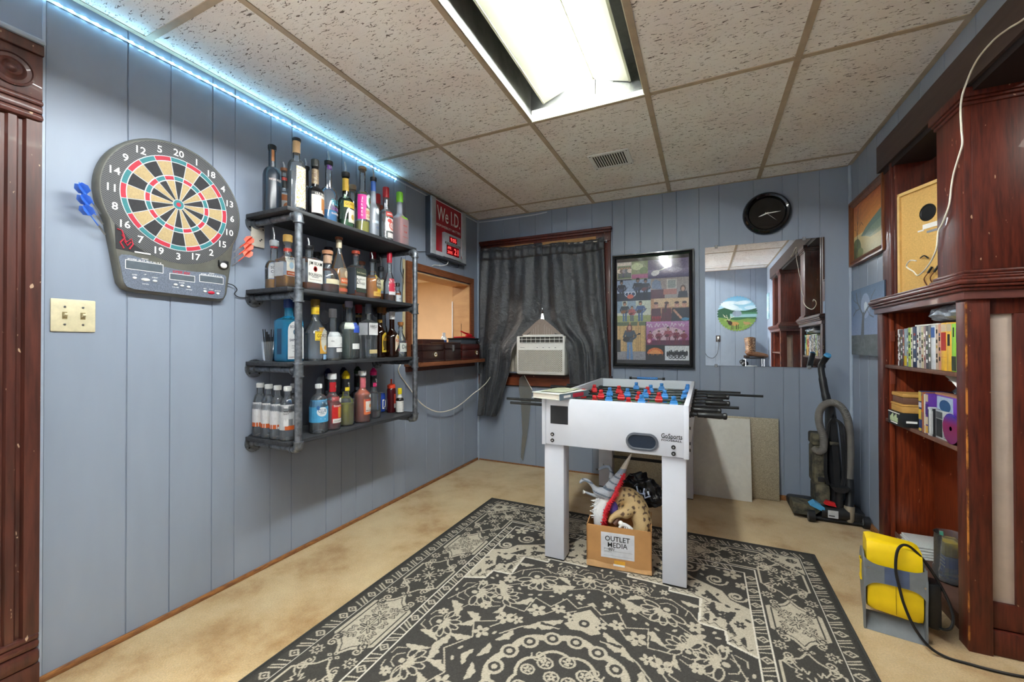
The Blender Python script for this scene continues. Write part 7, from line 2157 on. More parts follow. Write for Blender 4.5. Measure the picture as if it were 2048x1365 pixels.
CG = mat('cedar_tan', '#c3954f', rough=.55, var=.08, scale=14, aniso=(3, 1, 6)); CG2 = mat('cedar_brown', '#6c4a3a', rough=.55, var=.1)
mb = MB(); mb.box(2.848, 3.03, -.950, -.822, z0 + .0665, z0 + .098, CG, bev=.003); obj('case', mb, t, True); mb = MB(); mb.box(2.846, 3.032, -.952, -.820, z0 + .0985, z0 + .108, CG, bev=.003); obj('lid', mb, t, True)
t = thing('cigar_box', 'brown cigar box with a tan lid, topmost on the middle shelf pile', 'box', (2.94, -.88, z0 + .1085), group='cigar boxes on the middle shelf')
mb = MB(); mb.box(2.852, 3.028, -.948, -.826, z0 + .1085, z0 + .140, CG2, bev=.003); obj('case', mb, t, True); mb = MB(); mb.box(2.849, 3.030, -.951, -.823, z0 + .1405, z0 + .158, CG, bev=.004); obj('lid', mb, t, True)
mb = MB(); mb.prism([(.035 * math.cos(PI + PI * i / 12), .035 * math.sin(PI + PI * i / 12)) for i in range(13)], (2.925, -1.005, z0 + .085), (.8, -.2, 0), (0, 0, 1), (.02, .012, 0), mat('melon_green', '#5aa83a', rough=.5)); mb.prism([(.026 * math.cos(PI + PI * i / 12), .026 * math.sin(PI + PI * i / 12)) for i in range(13)], (2.923, -1.0055, z0 + .0855), (.8, -.2, 0), (0, 0, 1), (.02, .010, 0), mat('melon_red', '#c8322e', rough=.5)); mb.box(2.90, 2.96, -1.01, -.985, z0, z0 + .052, mat('puzzle_blue', '#2c3a4c', rough=.5)); mb.box(2.8995, 2.90, -1.006, -.99, z0 + .02, z0 + .036, WINK)
single('fridge_magnet', mb, 'dark little tin with a watermelon slice on top beside the cigar boxes', 'tin')
bk = [('video_box', 'navy and yellow video box standing right of the cigar boxes', -1.020, -1.048, .182, '#2c3f7a', [(.75, .98, '#e6c85a'), (.30, .55, '#e2c14c'), (.02, .08, '#e2c14c'), (.6, .72, '#dcdce4')]), ('book', 'slim terracotta book standing right of the navy video box', -1.050, -1.066, .180, '#b06a4a', [(.5, .9, '#d87a3c')]), ('book', 'slim cream book standing left of the purple video box', -1.068, -1.080, .172, '#e2dccc', [(.05, .2, '#d8b48a')]),
      ('video_box', 'purple and yellow spined video box in the middle of the lower shelf', -1.084, -1.110, .178, '#6a3aa4', [(.02, .2, '#e6b44c'), (.24, .42, '#e0cfae'), (.48, .74, '#4a2a86'), (.80, .97, '#e2d2b0')])]
for nm, lb, ya, yb_, h, c, st in bk:
    t = thing(nm, lb, 'book' if nm == 'book' else 'video box', (2.885, (ya + yb_) / 2, z0))
    mb = MB(); mb.box(2.882, 3.01, yb_, ya, z0, z0 + h, plain(c, .4), bev=.001); obj('case', mb, t, True)
    mb = MB()
    for a, b, cc in st: mb.box(2.8808, 2.8822, yb_ + .002, ya - .002, z0 + a * h, z0 + b * h, plain(cc))
    obj('spine_print', mb, t, True)  # printed colour bands on the spine
t = thing('video_box', 'purple video box facing forward with a blue picture panel', 'video box', (2.92, -1.25, z0))
mb = MB(); mb.box(2.905, 2.930, -1.330, -1.114, z0, z0 + .178, plain('#7a3fbe', .35), bev=.001); mb.box(2.904, 2.932, -1.332, -1.112, z0 + .178, z0 + .186, plain('#c08a6a')); obj('case', mb, t, True)
mb = MB(); mb.box(2.9042, 2.905, -1.25, -1.125, z0 + .115, z0 + .172, plain('#b8cfe8')); mb.add([(2.9038, -1.19 + .045 * math.cos(2 * PI * i / 20), z0 + .135 + .026 * math.sin(2 * PI * i / 20)) for i in range(20)], [tuple(range(20))], plain('#2f5a8c')); mb.box(2.9042, 2.905, -1.25, -1.125, z0 + .085, z0 + .105, plain('#2a262e')); mb.box(2.9042, 2.905, -1.25, -1.125, z0 + .077, z0 + .088, plain('#d8b89a')); obj('cover_print', mb, t, True)
for k, (yy_, hh_) in enumerate(((-1.120, .122), (-1.133, .120), (-1.146, .118))):
    mb = MB(); mb.box(2.876 + .002 * k, 2.902, yy_ - .010, yy_, z0, z0 + hh_, [plain('#d8dcdf', .3), plain('#c2c8cc', .3), plain('#2a2c30', .3)][k], bev=.0008); mb.box(2.8755 + .002 * k, 2.8765 + .002 * k, yy_ - .008, yy_ - .002, z0 + .01, z0 + hh_ - .01, [plain('#4a4c50'), plain('#e8eaea'), plain('#c8ccd0')][k])
    single('disc_jewel_case', mb, ['pale', 'clear', 'black'][k] + ' jewel case standing on edge in front of the purple video box', 'disc case', group='jewel cases before the purple box')
t = thing('disc_jewel_case', 'clear front facing jewel case with a black insert before the purple box', 'disc case', (2.89, -1.21, z0))
mb = MB(); mb.box(2.886, 2.896, -1.275, -1.160, z0, z0 + .118, plain('#c9ced2', .25), bev=.001); mb.box(2.8852, 2.886, -1.215, -1.166, z0 + .008, z0 + .082, plain('#222428', .3)); mb.box(2.8852, 2.886, -1.215, -1.166, z0 + .085, z0 + .112, plain('#54585c', .3)); 
for k in range(12): mb.box(2.8852, 2.886, -1.268, -1.225, z0 + .008 + .0075 * k, z0 + .012 + .0075 * k, plain('#6a6e72'))
obj('case', mb, t, True)
t = thing('compact_disc', 'shiny magenta and violet disc leaning by the near corner post', 'disc', (2.88, -1.30, z0))
def discm():
    m, nt, out = _nodes('disc_iridescent'); b = N(nt, 'ShaderNodeBsdfPrincipled', Roughness=.2); b.inputs['Metallic'].default_value = .6
    tc = N(nt, 'ShaderNodeTexCoord'); sp = N(nt, 'ShaderNodeSeparateXYZ'); nt.links.new(tc.outputs['Object'], sp.inputs[0]); r = N(nt, 'ShaderNodeValToRGB'); e = r.color_ramp.elements
    e[0].position, e[0].color = .02, (*srgb('#8a1470'), 1); e[1].position, e[1].color = .11, (*srgb('#5a4ac8'), 1); k = e.new(.075); k.color = (*srgb('#b01a6c'), 1)
    nt.links.new(sp.outputs['Z'], r.inputs[0]); nt.links.new(r.outputs[0], b.inputs['Base Color']); nt.links.new(b.outputs[0], out.inputs[0]); return m
mb = MB(); Md = Matrix.Translation((2.876, -1.302, z0 + .0605)) @ Matrix(((0, 0, 1, 0), (1, 0, 0, 0), (0, 1, 0, 0), (0, 0, 0, 1))); mb.lathe([(.009, 0), (.060, 0), (.060, .0013), (.009, .0013), (.009, 0)], discm(), seg=36, M=Md); obj('disc', mb, t, True)
mb = MB(); mb.grid(12, 8, lambda u, v: (2.955 + .03 * math.sin(PI * v), -1.105 - .10 * u + .02 * v, z0 + .187 + .055 * v * (1 - .5 * u) + .006 * math.sin(13 * u + 5 * v)), mat('silver_film', '#a9b4c4')); single('plastic_bag', mb, 'little crumpled clear plastic bag on top of the terracotta book', 'bag')
mb = MB()
for k in range(5):
    d = .0025 * k
    mb.grid(10, 6, lambda u, v, d=d: (2.90 + .10 * v, -1.20 - .165 * u, z0 + .262 - .075 * u * (1 - v * .3) - .03 * u * u + d + .01 * math.sin(PI * u)), PAPER)
single('paper_roll', mb, 'loose sheaf of white papers curling over the purple video box', 'paper')

# ------------------------------------------------------------------ deck goods
z0 = .0925
t = thing('newspaper_pile', 'folded newspaper pile on the bottom deck of the bookcase', 'newspaper', (2.97, -.78, z0))
mb = MB()
NEWS = mat('newsprint', '#cfd2d2', rough=.85, scale=240, var=.12, aniso=(1, 5, 1))
for k in range(5): mb.box(2.90 + .004 * k, 3.05, -.905 + .006 * k, -.70 - .004 * k, z0 + .011 * k, z0 + .011 * k + .009, NEWS, bev=.004)
obj('papers', mb, t, True)
mb = MB(); mb.box(2.905, 2.96, -.745, -.672, z0, z0 + .012, mat('tray_brown', '#6a4f44', rough=.5), bev=.003); mb.box(2.905, 2.912, -.745, -.672, z0 + .012, z0 + .035, mat('tray_brown', '#6a4f44'), bev=.002); single('wooden_tray', mb, 'corner of a brown wooden tray beside the newspapers', 'tray')
t = thing('tape_roll', 'green roll of tape standing on the newspaper pile', 'tape', (3.02, -.86, z0 + .058))
mb = MB(); Mt = Matrix.Translation((2.985, -.875, z0 + .058 + .042)) @ Matrix.Rotation(-.35, 4, 'Z') @ Matrix(((0, 0, 1, 0), (1, 0, 0, 0), (0, 1, 0, 0), (0, 0, 0, 1))); mb.lathe([(.027, 0), (.041, 0), (.041, .030), (.027, .030), (.027, 0)], mat('tape_green', '#1fa184', rough=.4), seg=30, M=Mt); obj('tape', mb, t, True)
mb = MB(); mb.lathe([(.0255, .001), (.0268, .001), (.0268, .029), (.0255, .029), (.0255, .001)], mat('tape_core', '#2f5a9a', rough=.6), seg=30, M=Mt); obj('core', mb, t, True)
t = thing('glass_jar', 'tall clear jar of packets standing on the bookcase deck by the post', 'jar', (2.965, -1.075, z0))
mb = MB(); JR = glass('jar_plastic', (.9, .93, .95), rough=.06, body=.14, bodycol='#c8ced6'); mb.lathe([(0, .003), (.052, .0), (.060, .006), (.060, .045), (.054, .060), (.054, .195), (.056, .200), (.053, .200), (.051, .195), (.051, .06), (.057, .044), (.057, .01), (0, .008)], JR, seg=34, c=(2.965, -1.075, z0)); obj('jar_wall', mb, t, True)
t = thing('snack_packet', 'yellow and blue striped packet inside the clear jar', 'packet', (2.965, -1.06, z0 + .012))
mb = MB(); mb.box(2.940, 2.990, -1.085, -1.035, z0 + .05, z0 + .100, plain('#2f5cc0', .35), bev=.006); mb.box(2.938, 2.992, -1.088, -1.032, z0 + .10, z0 + .165, plain('#ecc92c', .35), bev=.008)
for k in range(3): mb.box(2.9395, 2.9405, -1.084, -1.036, z0 + .055 + .015 * k, z0 + .060 + .015 * k, WINK)
obj('packet', mb, t, True)
t = thing('snack_packet', 'yellow and blue packet standing behind the clear jar', 'packet', (2.985, -.99, z0))
mb = MB(); mb.box(2.960, 3.015, -1.012, -.975, z0, z0 + .090, plain('#3463c8', .35), bev=.006); mb.box(2.958, 3.017, -1.014, -.973, z0 + .09, z0 + .155, plain('#e6c636', .35), bev=.006)
for k in range(5): mb.prism([(0, 0), (.03, .012), (.03, .016), (0, .005)], (2.9592, -1.01, z0 + .01 + .022 * k), (0, 1, 0), (0, 0, 1), (-.0006, 0, 0), WINK)
obj('packet', mb, t, True)

# ------------------------------------------------------------------ yellow fan heater
t = thing('fan_heater', 'yellow drum fan heater on a grey tilt bracket before the bookcase', 'heater', (2.571, -1.435, 0), rotz=math.radians(-9.5))
YEL = mat('heater_yellow', '#ecc816', rough=.4, var=.05, scale=10); GRB = mat('bracket_grey', '#6d7378', rough=.4, var=.06)
mb = MB()
def drum(u, v):
    a = 2 * PI * u
    x = .006 + .160 * v
    ez = 1 / (abs(math.cos(a)) ** 7 + abs(math.sin(a)) ** 7) ** (1 / 7)
    fl = 1 - .05 * (2 * v - 1) ** 10
    return (x, .070 + (.062 + .012 * (math.sin(a) < 0) + .0) * math.cos(a) * ez * fl, .200 + (.140 if math.sin(a) > 0 else .132) * math.sin(a) * ez * fl - .012 * (v - .5))
mb.grid(44, 12, drum, YEL)
for v in (0, 1):
    c = (.006 + .160 * v, .07, .2); ring = [drum(i / 44, v) for i in range(44)]; mb.add([c] + ring, [(0, 1 + i, 1 + (i + 1) % 44) for i in range(44)], YEL)
mb.box(.088, .0888, -.0065, -.0045, .085, .33, mat('seam_olive', '#8a7618', rough=.6))
obj('drum', mb, t)
mb = MB()
def plate(x):
    return [(.000, 0), (.02, 0), (.03, .05), (.095, .10), (.128, .17), (.128, .25), (.10, .285), (.05, .285), (.010, .262), (-.006, .24), (-.006, .18), (.002, .12)]
for x in (-.006, .170):
    pl = plate(x); mb.prism(pl, (x, -.008, 0), (0, 1, 0), (0, 0, 1), (.006, 0, 0), GRB)
mb.grid(20, 2, lambda u, v: (-.004 + .178 * u, -.0135, (.262 + .022 * (abs(2 * u - 1) ** 5)) * v + (.195 - .035 * (abs(2 * u - 1) ** 5)) * (1 - v)), GRB)
mb.box(.055, .125, -.0142, -.0136, .198, .26, mat('bracket_label', '#4c5a78', rough=.4))
mb.prism([(0, 0), (.006, 0), (.060, .046), (.056, .05)], (-.004, -.008, .001), (0, 1, 0), (0, 0, 1), (.178, 0, 0), GRB)
mb.cyl((.008, -.0145, .245), (.008, -.012, .245), .004, CHROME, seg=8); mb.cyl((.168, -.0145, .215), (.168, -.012, .215), .004, CHROME, seg=8)
obj('bracket', mb, t)
mb = MB(); mb.box(-.010, -.005, .055, .075, .165, .245, YEL); mb.box(-.011, -.005, .045, .085, .235, .245, YEL); mb.box(-.011, -.005, .045, .085, .165, .175, YEL); obj('tilt_knob', mb, t, label='yellow tilt knob')
mb = MB(); mb.box(.178, .218, .015, .085, .055, .225, BLACKP, bev=.012); obj('motor_box', mb, t)
mb = MB()
Rt = ROOTM[t.name].inverted()
cp = [(2.778, -1.405, .094), (2.782, -1.45, .070), (2.800, -1.475, .085), (2.812, -1.468, .12), (2.806, -1.45, .175), (2.775, -1.44, .25), (2.735, -1.44, .315), (2.694, -1.445, .352), (2.662, -1.462, .338), (2.650, -1.476, .27), (2.660, -1.478, .20), (2.672, -1.484, .14), (2.694, -1.500, .075), (2.730, -1.515, .025), (2.775, -1.522, .006), (2.83, -1.528, .005), (2.89, -1.533, .005), (2.967, -1.527, .005), (3.10, -1.50, .005)]
mb.tube([Rt @ V(p) for p in catmull(cp, 7)], .0048, BLACKP, seg=8); obj('power_cord', mb, t)

# ------------------------------------------------------------------ upright vacuum cleaner
t = thing('vacuum_cleaner', 'dusty black upright vacuum cleaner with looped grey hose in the back right corner', 'vacuum cleaner', (2.73, -.26, 0))
VB = mat('vacuum_black', '#232427', rough=.42, var=.15, scale=18); VG = mat('vacuum_dust', '#66614f', rough=.8, scale=14, col2='#2d2c29', thresh=(.4, .6)); HS = mat('hose_grey', '#6b6864', rough=.5, var=.05); VBL = mat('vacuum_sky_blue', '#4fa3d8', rough=.4); VR = mat('vacuum_red', '#c9242c', rough=.4); VT = mat('hose_taupe', '#9a8f7e', rough=.6)
mb = MB(); mb.box(2.620, 2.868, -.335, -.09, .010, .030, VB, bev=.008); mb.prism([(-.0, 0), (.11, .0), (.16, .05), (.09, .062), (.0, .07)], (2.512, -.33, .030), (1, 0, 0), (0, 0, 1), (0, .12, 0), VG); mb.box(2.512, 2.868, -.21, -.06, .012, .075, VB, bev=.02); obj('base', mb, t, True)
mb = MB(); mb.cyl((2.660, -.310, .062), (2.800, -.310, .062), .040, VB, seg=22); obj('motor_housing', mb, t, True)
mb = MB(); mb.box(2.690, 2.742, -.352, -.349, .040, .086, mat('rating_label', '#c9cdd2', rough=.4)); mb.box(2.694, 2.724, -.3525, -.352, .050, .056, INK); obj('rating_label', mb, t, True)
for xa, xb, yy_ in ((2.588, 2.622, -.350), (2.866, 2.896, -.335)):
    mb = MB(); mb.cyl((xa, yy_, .036), (xb, yy_, .036), .036, VB, seg=22); mb.cyl((xa - .002, yy_, .036), (xa, yy_, .036), .018, GREYP, seg=14); obj('wheel', mb, t, True)
mb = MB(); mb.prism([(0, 0), (.028, .022), (.075, -.004), (.078, -.028), (.05, -.022)], (2.600, -.345, .098), (1, 0, 0), (0, 0, 1), (0, .07, 0), VBL); obj('release_pedal', mb, t, True, label='sky blue foot pedal')
mb = MB(); mb.box(2.820, 2.880, -.33, -.20, .030, .085, VB, bev=.008); obj('wheel_arm', mb, t, True)
mb = MB(); mb.prism([(0, 0), (.012, .022), (.055, .012), (.060, -.010), (.02, -.006)], (2.674, -.345, .118), (1, 0, 0), (0, 0, 1), (0, .03, 0), VR); obj('clip', mb, t, True, label='red clip')
mb = MB(); mb.box(2.640, 2.720, -.29, -.13, .085, .22, VG, bev=.018); mb.box(2.634, 2.700, -.275, -.12, .21, .46, VG, bev=.018); mb.box(2.630, 2.690, -.26, -.13, .46, .535, VG, bev=.012); mb.box(2.655, 2.690, -.283, -.27, .235, .265, VB, bev=.004); obj('dust_tower', mb, t, True)
mb = MB(); mb.cyl((2.650, -.272, .188), (2.664, -.272, .188), .010, VBL, seg=12); obj('latch', mb, t, True, label='sky blue latch')
mb = MB()
vs = []
tw = [(.08, 2.715, 2.760, .05), (.20, 2.722, 2.790, .06), (.36, 2.720, 2.782, .055), (.49, 2.714, 2.772, .05), (.60, 2.712, 2.765, .045), (.70, 2.712, 2.755, .035), (.76, 2.705, 2.748, .03)]
for z, xa, xb, dp in tw:
    vs += [(xa, -.25, z), ((xa * 3 + xb) / 4, -.25 - dp * .5, z), ((xa + 3 * xb) / 4, -.25 - dp * .5, z), (xb, -.25, z), (xb, -.19, z), (xa, -.19, z)]
n = len(tw); mb.add(vs, [(6 * k + i, 6 * k + (i + 1) % 6, 6 * k + 6 + (i + 1) % 6, 6 * k + 6 + i) for k in range(n - 1) for i in range(6)] + [tuple(range(6))[::-1], tuple(range(6 * n - 6, 6 * n))], VB); mb.box(2.718, 2.765, -.282, -.26, .475, .497, VG, bev=.004)
obj('back_spine', mb, t, True)
mb = MB(); mb.prism([(0, 0), (.095, .004), (.082, -.020), (.06, -.03), (.018, -.026)], (2.712, -.335, .225), (1, 0, 0), (0, 0, 1), (0, .09, 0), VB); mb.tube([(2.762, -.30, .205), (2.760, -.30, .15), (2.757, -.305, .085)], [.024, .020, .018], VB, seg=14); obj('duct', mb, t, True)
mb = MB(); mb.tube(catmull([(2.728, -.22, .70), (2.712, -.20, .80), (2.702, -.18, .90), (2.700, -.165, .965), (2.712, -.185, 1.01), (2.724, -.215, 1.042)], 6), [.024] * 6 + [.022] * 6 + [.019] * 6 + [.018] * 6 + [.020] * 6 + [.021], VB, seg=16); hd = obj('handle', mb, t, True)
mb = MB(); mb.tube([(2.723, -.213, 1.040), (2.726, -.219, 1.050)], [.0215, .018], VBL, seg=16); obj('grip_cap', mb, hd, True, label='sky blue grip cap')
mb = MB(); mb.cyl((2.737, -.285, .635), (2.737, -.245, .640), .016, VB, seg=14); mb.tube([(2.725, -.275, .65), (2.737, -.285, .685), (2.750, -.275, .65)], .006, VB, seg=8); obj('cord_hook', mb, t, True)
mb = MB()
hp = [(2.640, -.250, .440), (2.660, -.275, .425), (2.682, -.285, .450), (2.684, -.285, .520), (2.668, -.285, .585), (2.660, -.285, .640), (2.666, -.285, .690), (2.688, -.285, .728), (2.720, -.285, .745), (2.757, -.282, .738), (2.789, -.278, .702), (2.809, -.275, .650), (2.820, -.272, .571), (2.823, -.272, .476), (2.821, -.272, .372), (2.817, -.275, .270)]
pp = catmull(hp, 16)
mb.tube(pp, [.0205 + .0016 * (i % 2) for i in range(len(pp))], HS, seg=14); obj('hose', mb, t, True)
mb = MB(); mb.tube([(2.817, -.275, .275), (2.816, -.285, .20), (2.812, -.30, .15), (2.806, -.312, .11)], [.022, .0225, .021, .022], VB, seg=14); obj('hose_cuff', mb, t, True)
mb = MB(); mb.tube([(2.806, -.312, .115), (2.805, -.318, .075), (2.804, -.322, .038), (2.804, -.322, .022)], [.027, .026, .024, .018], VT, seg=16); obj('hose_socket', mb, t, True, label='taupe hose socket')
mb = MB()
for k in range(7):
    s = -1 if k < 3 else 1
    x = 2.712 - .006 * k if s < 0 else 2.768 + .007 * (k - 3)
    mb.tube(catmull([(2.737 + s * .012, -.288, .645), (x - s * .004, -.284 - .003 * k, .60), (x + s * .010, -.284, .45), (x + s * .012, -.284, .30), (x, -.286, .225)], 6), .0034, mat('cord_black', '#1c1d20', rough=.5), seg=6)
obj('power_cord', mb, t, True)
# ------------------------------------------------------------------ patterned rug
RW, RL = .955, 1.372                       # half width, half length
Q = Paint(RW, RL, .0030, '#48453f')        # x: from the centre line outward, y: from the far edge toward the middle
G0, CRM, WHT = '#45433f', '#b3aa99', '#cfc9bd'
FLD = '#454340'


def sym(pts, sx=1, sy=1, c=(0, 0)):
    return [(c[0] + sx * p[0], c[1] + sy * p[1]) for p in pts]


def spiral(P, c, r, a0, turns, t, col, s=1):
    pts = []
    for i in range(18):
        f = i / 17
        a = a0 + s * turns * 2 * PI * f
        rr = r * (1 - .82 * f)
        pts.append((c[0] + rr * math.cos(a), c[1] + rr * math.sin(a)))
    P.line(pts, t, col)


def flower(P, c, r, col, core, n=5, rot=0.0):
    for k in range(n):
        a = rot + 2 * PI * k / n
        P.ell(c[0] + r * .62 * math.cos(a), c[1] + r * .62 * math.sin(a), r * .42, r * .30, col, rot=a)
    P.ell(c[0], c[1], r * .36, r * .36, col); P.ell(c[0], c[1], r * .18, r * .18, core)


def leaf(P, c, l, w, rot, col, teeth=5):
    up, dn = [], []
    for i in range(teeth * 2 + 1):
        f = i / (teeth * 2)
        h = w * math.sin(PI * f ** .8) * (1.25 if i % 2 else .8)
        up.append((l * f, h + .25 * w * math.sin(PI * f))); dn.append((l * f, -h * .35 + .25 * w * math.sin(PI * f)))
    pts = up + dn[::-1]
    ca, sa = math.cos(rot), math.sin(rot)
    P.poly([(c[0] + x * ca - y * sa, c[1] + x * sa + y * ca) for x, y in pts], col)


def starburst(P, c, s, col, t):
    quad = [(.012, .050), (.020, .036), (.030, .058), (.036, .044), (.052, .062), (.056, .078), (.078, .088), (.086, .066), (.066, .050), (.050, .046), (.056, .032), (.040, .030), (.058, .016), (.042, .012)]
    for sx in (1, -1):
        for sy in (1, -1):
            P.line(sym([(p[0] * s, p[1] * s * 1.25) for p in quad], sx, sy, c), t, col)
    for k in range(8):
        a = k * PI / 4
        P.line([(c[0] + .006 * math.cos(a), c[1] + .006 * math.sin(a)), (c[0] + .034 * s * math.cos(a), c[1] + .036 * s * math.sin(a))], t * 1.3, col)
    for sx in (1, -1):
        P.line([(c[0] + sx * .040 * s, c[1]), (c[0] + sx * .060 * s, c[1])], t, col); P.line([(c[0], c[1] + sx * .05 * s), (c[0], c[1] + sx * .078 * s)], t, col)


def star8(P, c, r, col, t):
    pts = []
    for k in range(16):
        a = k * PI / 8; rr = r if k % 2 == 0 else r * .55
        pts.append((c[0] + rr * math.cos(a), c[1] + rr * math.sin(a)))
    P.line(pts, t, col, closed=True); P.ell(c[0], c[1], r * .22, r * .22, col)


def tcoord(side):
    """returns map (along, d) -> (x, y); d measured from the outer edge"""
    if side == 'long':
        return lambda al, d: (RW - d, al)
    return lambda al, d: (al, d)


class Side:
    """draws in (along, d) space onto the quarter rug"""
    def __init__(self, f): self.f = f
    def m(self, p): return self.f(p[0], p[1])
    def line(self, pts, t, c, closed=False): Q.line([self.m(p) for p in pts], t, c, closed)
    def poly(self, pts, c): Q.poly([self.m(p) for p in pts], c)
    def ell(self, x, y, a, b, c, rot=0):
        n = 18; self.poly([(x + a * math.cos(2 * PI * k / n), y + b * math.sin(2 * PI * k / n)) for k in range(n)], c)


def border(side, rng, meds):
    S = Side(tcoord(side))
    # inner field of the band is dark; guard stripes
    for (d0, d1), (k, hi) in zip(((.026, .074), (.302, .345)), rng):
        step = .112
        while k < hi - .10:
            dm = (d0 + d1) / 2; h = (d1 - d0) / 2
            S.line([(k + .016, dm), (k + .032, dm + h * .85), (k + .048, dm), (k + .032, dm - h * .85)], .0065, CRM, True); S.ell(k + .032, dm, .004, .005, CRM)
            for q in (.060, .074): S.line([(k + q, d0 + .003), (k + q + .020, d1 - .003)], .0060, CRM)
            S.line([(k + .100, d0 + .003), (k + .100 + .012, d1 - .003)], .005, CRM)
            k += step
    for al, kind in meds:
        c = (al, .190)
        hexa = [(-.158, .190), (-.120, .165), (-.075, .098), (.075, .098), (.120, .165), (.158, .190), (.120, .215), (.075, .284), (-.075, .284), (-.120, .215)]
        hx = [(al + p[0], p[1]) for p in hexa]
        if kind == 'c':
            S.poly(hx, CRM)
            k0 = [(al + (p[0]) * .90, .19 + (p[1] - .19) * .86) for p in hexa]; S.line(k0, .0045, G0, True)
            x, y = S.m(c); starburst_rot(side, (x, y), 1.02, G0, .0105); starburst_rot(side, (x, y), 1.0, CRM, .0040)
        else:
            x, y = S.m(c); starburst_rot(side, (x, y), 1.0, CRM, .0050)
        S.line(hx, .0075, CRM, True)
        for sx in (1, -1):
            for sy in (1, -1):
                p = S.m((al + sx * .088, .190 + sy * .064)); spiral(Q, p, .020, PI * .5 * (1 + sx), 1.3, .0058, CRM if kind != 'c' else G0, sx * sy)
                p = S.m((al + sx * .118, .190 + sy * .060)); spiral(Q, p, .019, PI * .5, 1.3, .0058, CRM, -sx * sy)
        for s in (1, -1):
            e = al + s * .1675
            for dx, dd in ((-.013, 0), (.013, 0), (0, -.018), (0, .018)):
                S.poly([(e + dx - .009, .19 + dd), (e + dx, .19 + dd + .011), (e + dx + .009, .19 + dd), (e + dx, .19 + dd - .011)], CRM); S.ell(e + dx, .19 + dd, .003, .004, G0)
            for dd in (.110, .270):
                x, y = S.m((e, dd)); star8(Q, (x, y), .024, CRM, .0042)


def starburst_rot(side, c, s, col, t):
    quad = [(.012, .050), (.020, .036), (.030, .058), (.036, .044), (.052, .062), (.056, .078), (.078, .088), (.086, .066), (.066, .050), (.050, .046), (.056, .032), (.040, .030), (.058, .016), (.042, .012)]
    k = (lambda p: (p[0] * .95, p[1] * 1.2)) if side == 'long' else (lambda p: (p[1] * 1.2, p[0] * .95))
    for sx in (1, -1):
        for sy in (1, -1):
            Q.line(sym([tuple(v * s for v in k(p)) for p in quad], sx, sy, c), t, col)
    for q in range(8):
        a = q * PI / 4
        Q.line([(c[0] + .006 * math.cos(a), c[1] + .006 * math.sin(a)), (c[0] + .032 * s * math.cos(a), c[1] + .034 * s * math.sin(a))], t * 1.25, col)


# field
FX, FY = RW - .347, .347
Q.rect(0, FY, FX, RL, FLD)
# spandrel with stepped edge
sp = [(FX, FY), (0, FY), (0, .585), (.10, .585), (.10, .615), (.291, .620), (.291, .655), (.418, .655), (.413, .833), (.505, .840), (.512, .911), (FX, .95)]
Q.poly(sp, CRM)
Q.line(sp[2:], .010, WHT)
zz = []
for a, b in zip(sp[3:-1], sp[4:]):
    L_ = math.hypot(b[0] - a[0], b[1] - a[1]); n = max(2, int(L_ / .016))
    nx, ny = (b[1] - a[1]) / L_, -(b[0] - a[0]) / L_
    if nx < 0 or ny > 0: pass
    for i in range(n):
        f = i / n; k = .012 + (.020 if i % 2 else 0)
        ox, oy = (.012 if abs(nx) > .5 else 0), (-.012 if abs(ny) > .5 else 0)
        zz.append((a[0] + (b[0] - a[0]) * f + (k if abs(nx) > .5 else 0), a[1] + (b[1] - a[1]) * f - (k if abs(ny) > .5 else 0)))
Q.line(zz, .0035, FLD)
# dark scalloped corner and centre bays inside the spandrel
Q.poly([(FX, FY), (.20, FY), (.24, .42), (.33, .45), (.38, .50), (.44, .53), (.50, .56), (.53, .62), (FX, .66)], FLD)
Q.line([(.20, FY), (.24, .42), (.33, .45), (.38, .50), (.44, .53), (.50, .56), (.53, .62), (FX, .66)], .009, CRM)
Q.poly([(0, FY), (.16, FY), (.12, .40), (.05, .43), (0, .44)], FLD)
for c, r in (((.36, .40), .045), ((.48, .47), .050), ((.56, .58), .040), ((.28, .39), .030), ((.06, .385), .03)):
    spiral(Q, c, r, 0, 1.4, .010, CRM); Q.ell(c[0], c[1], r * .5, r * .5, CRM, ring=.007)
for c, r, k in (((.55, .39), .040, 5), ((.42, .38), .028, 5), ((.585, .48), .028, 5), ((.12, .37), .022, 5)):
    flower(Q, c, r, CRM, FLD, k)
for c, l, w, ro in (((.44, .58), .10, .026, .9), ((.47, .66), .10, .022, 1.5), ((.55, .70), .10, .026, 1.9), ((.30, .50), .10, .022, .1), ((.20, .47), .09, .02, .5), ((.33, .57), .07, .018, .2), ((.06, .50), .10, .022, .1), ((.52, .79), .07, .018, 1.2), ((.17, .55), .07, .016, .1), ((.45, .75), .06, .016, 1.6), ((.57, .85), .06, .014, 1.5)):
    leaf(Q, c, l, w, ro, FLD)
for c, r in (((.38, .60), .026), ((.49, .74), .028), ((.24, .55), .024), ((.56, .78), .022), ((.12, .53), .022), ((.03, .55), .018)):
    flower(Q, c, r, FLD, CRM, 6)
for c in ((.35, .52), (.43, .63), (.52, .67), (.26, .45), (.08, .47), (.46, .70), (.59, .74)):
    Q.ell(c[0], c[1], .012, .008, FLD, rot=.6)
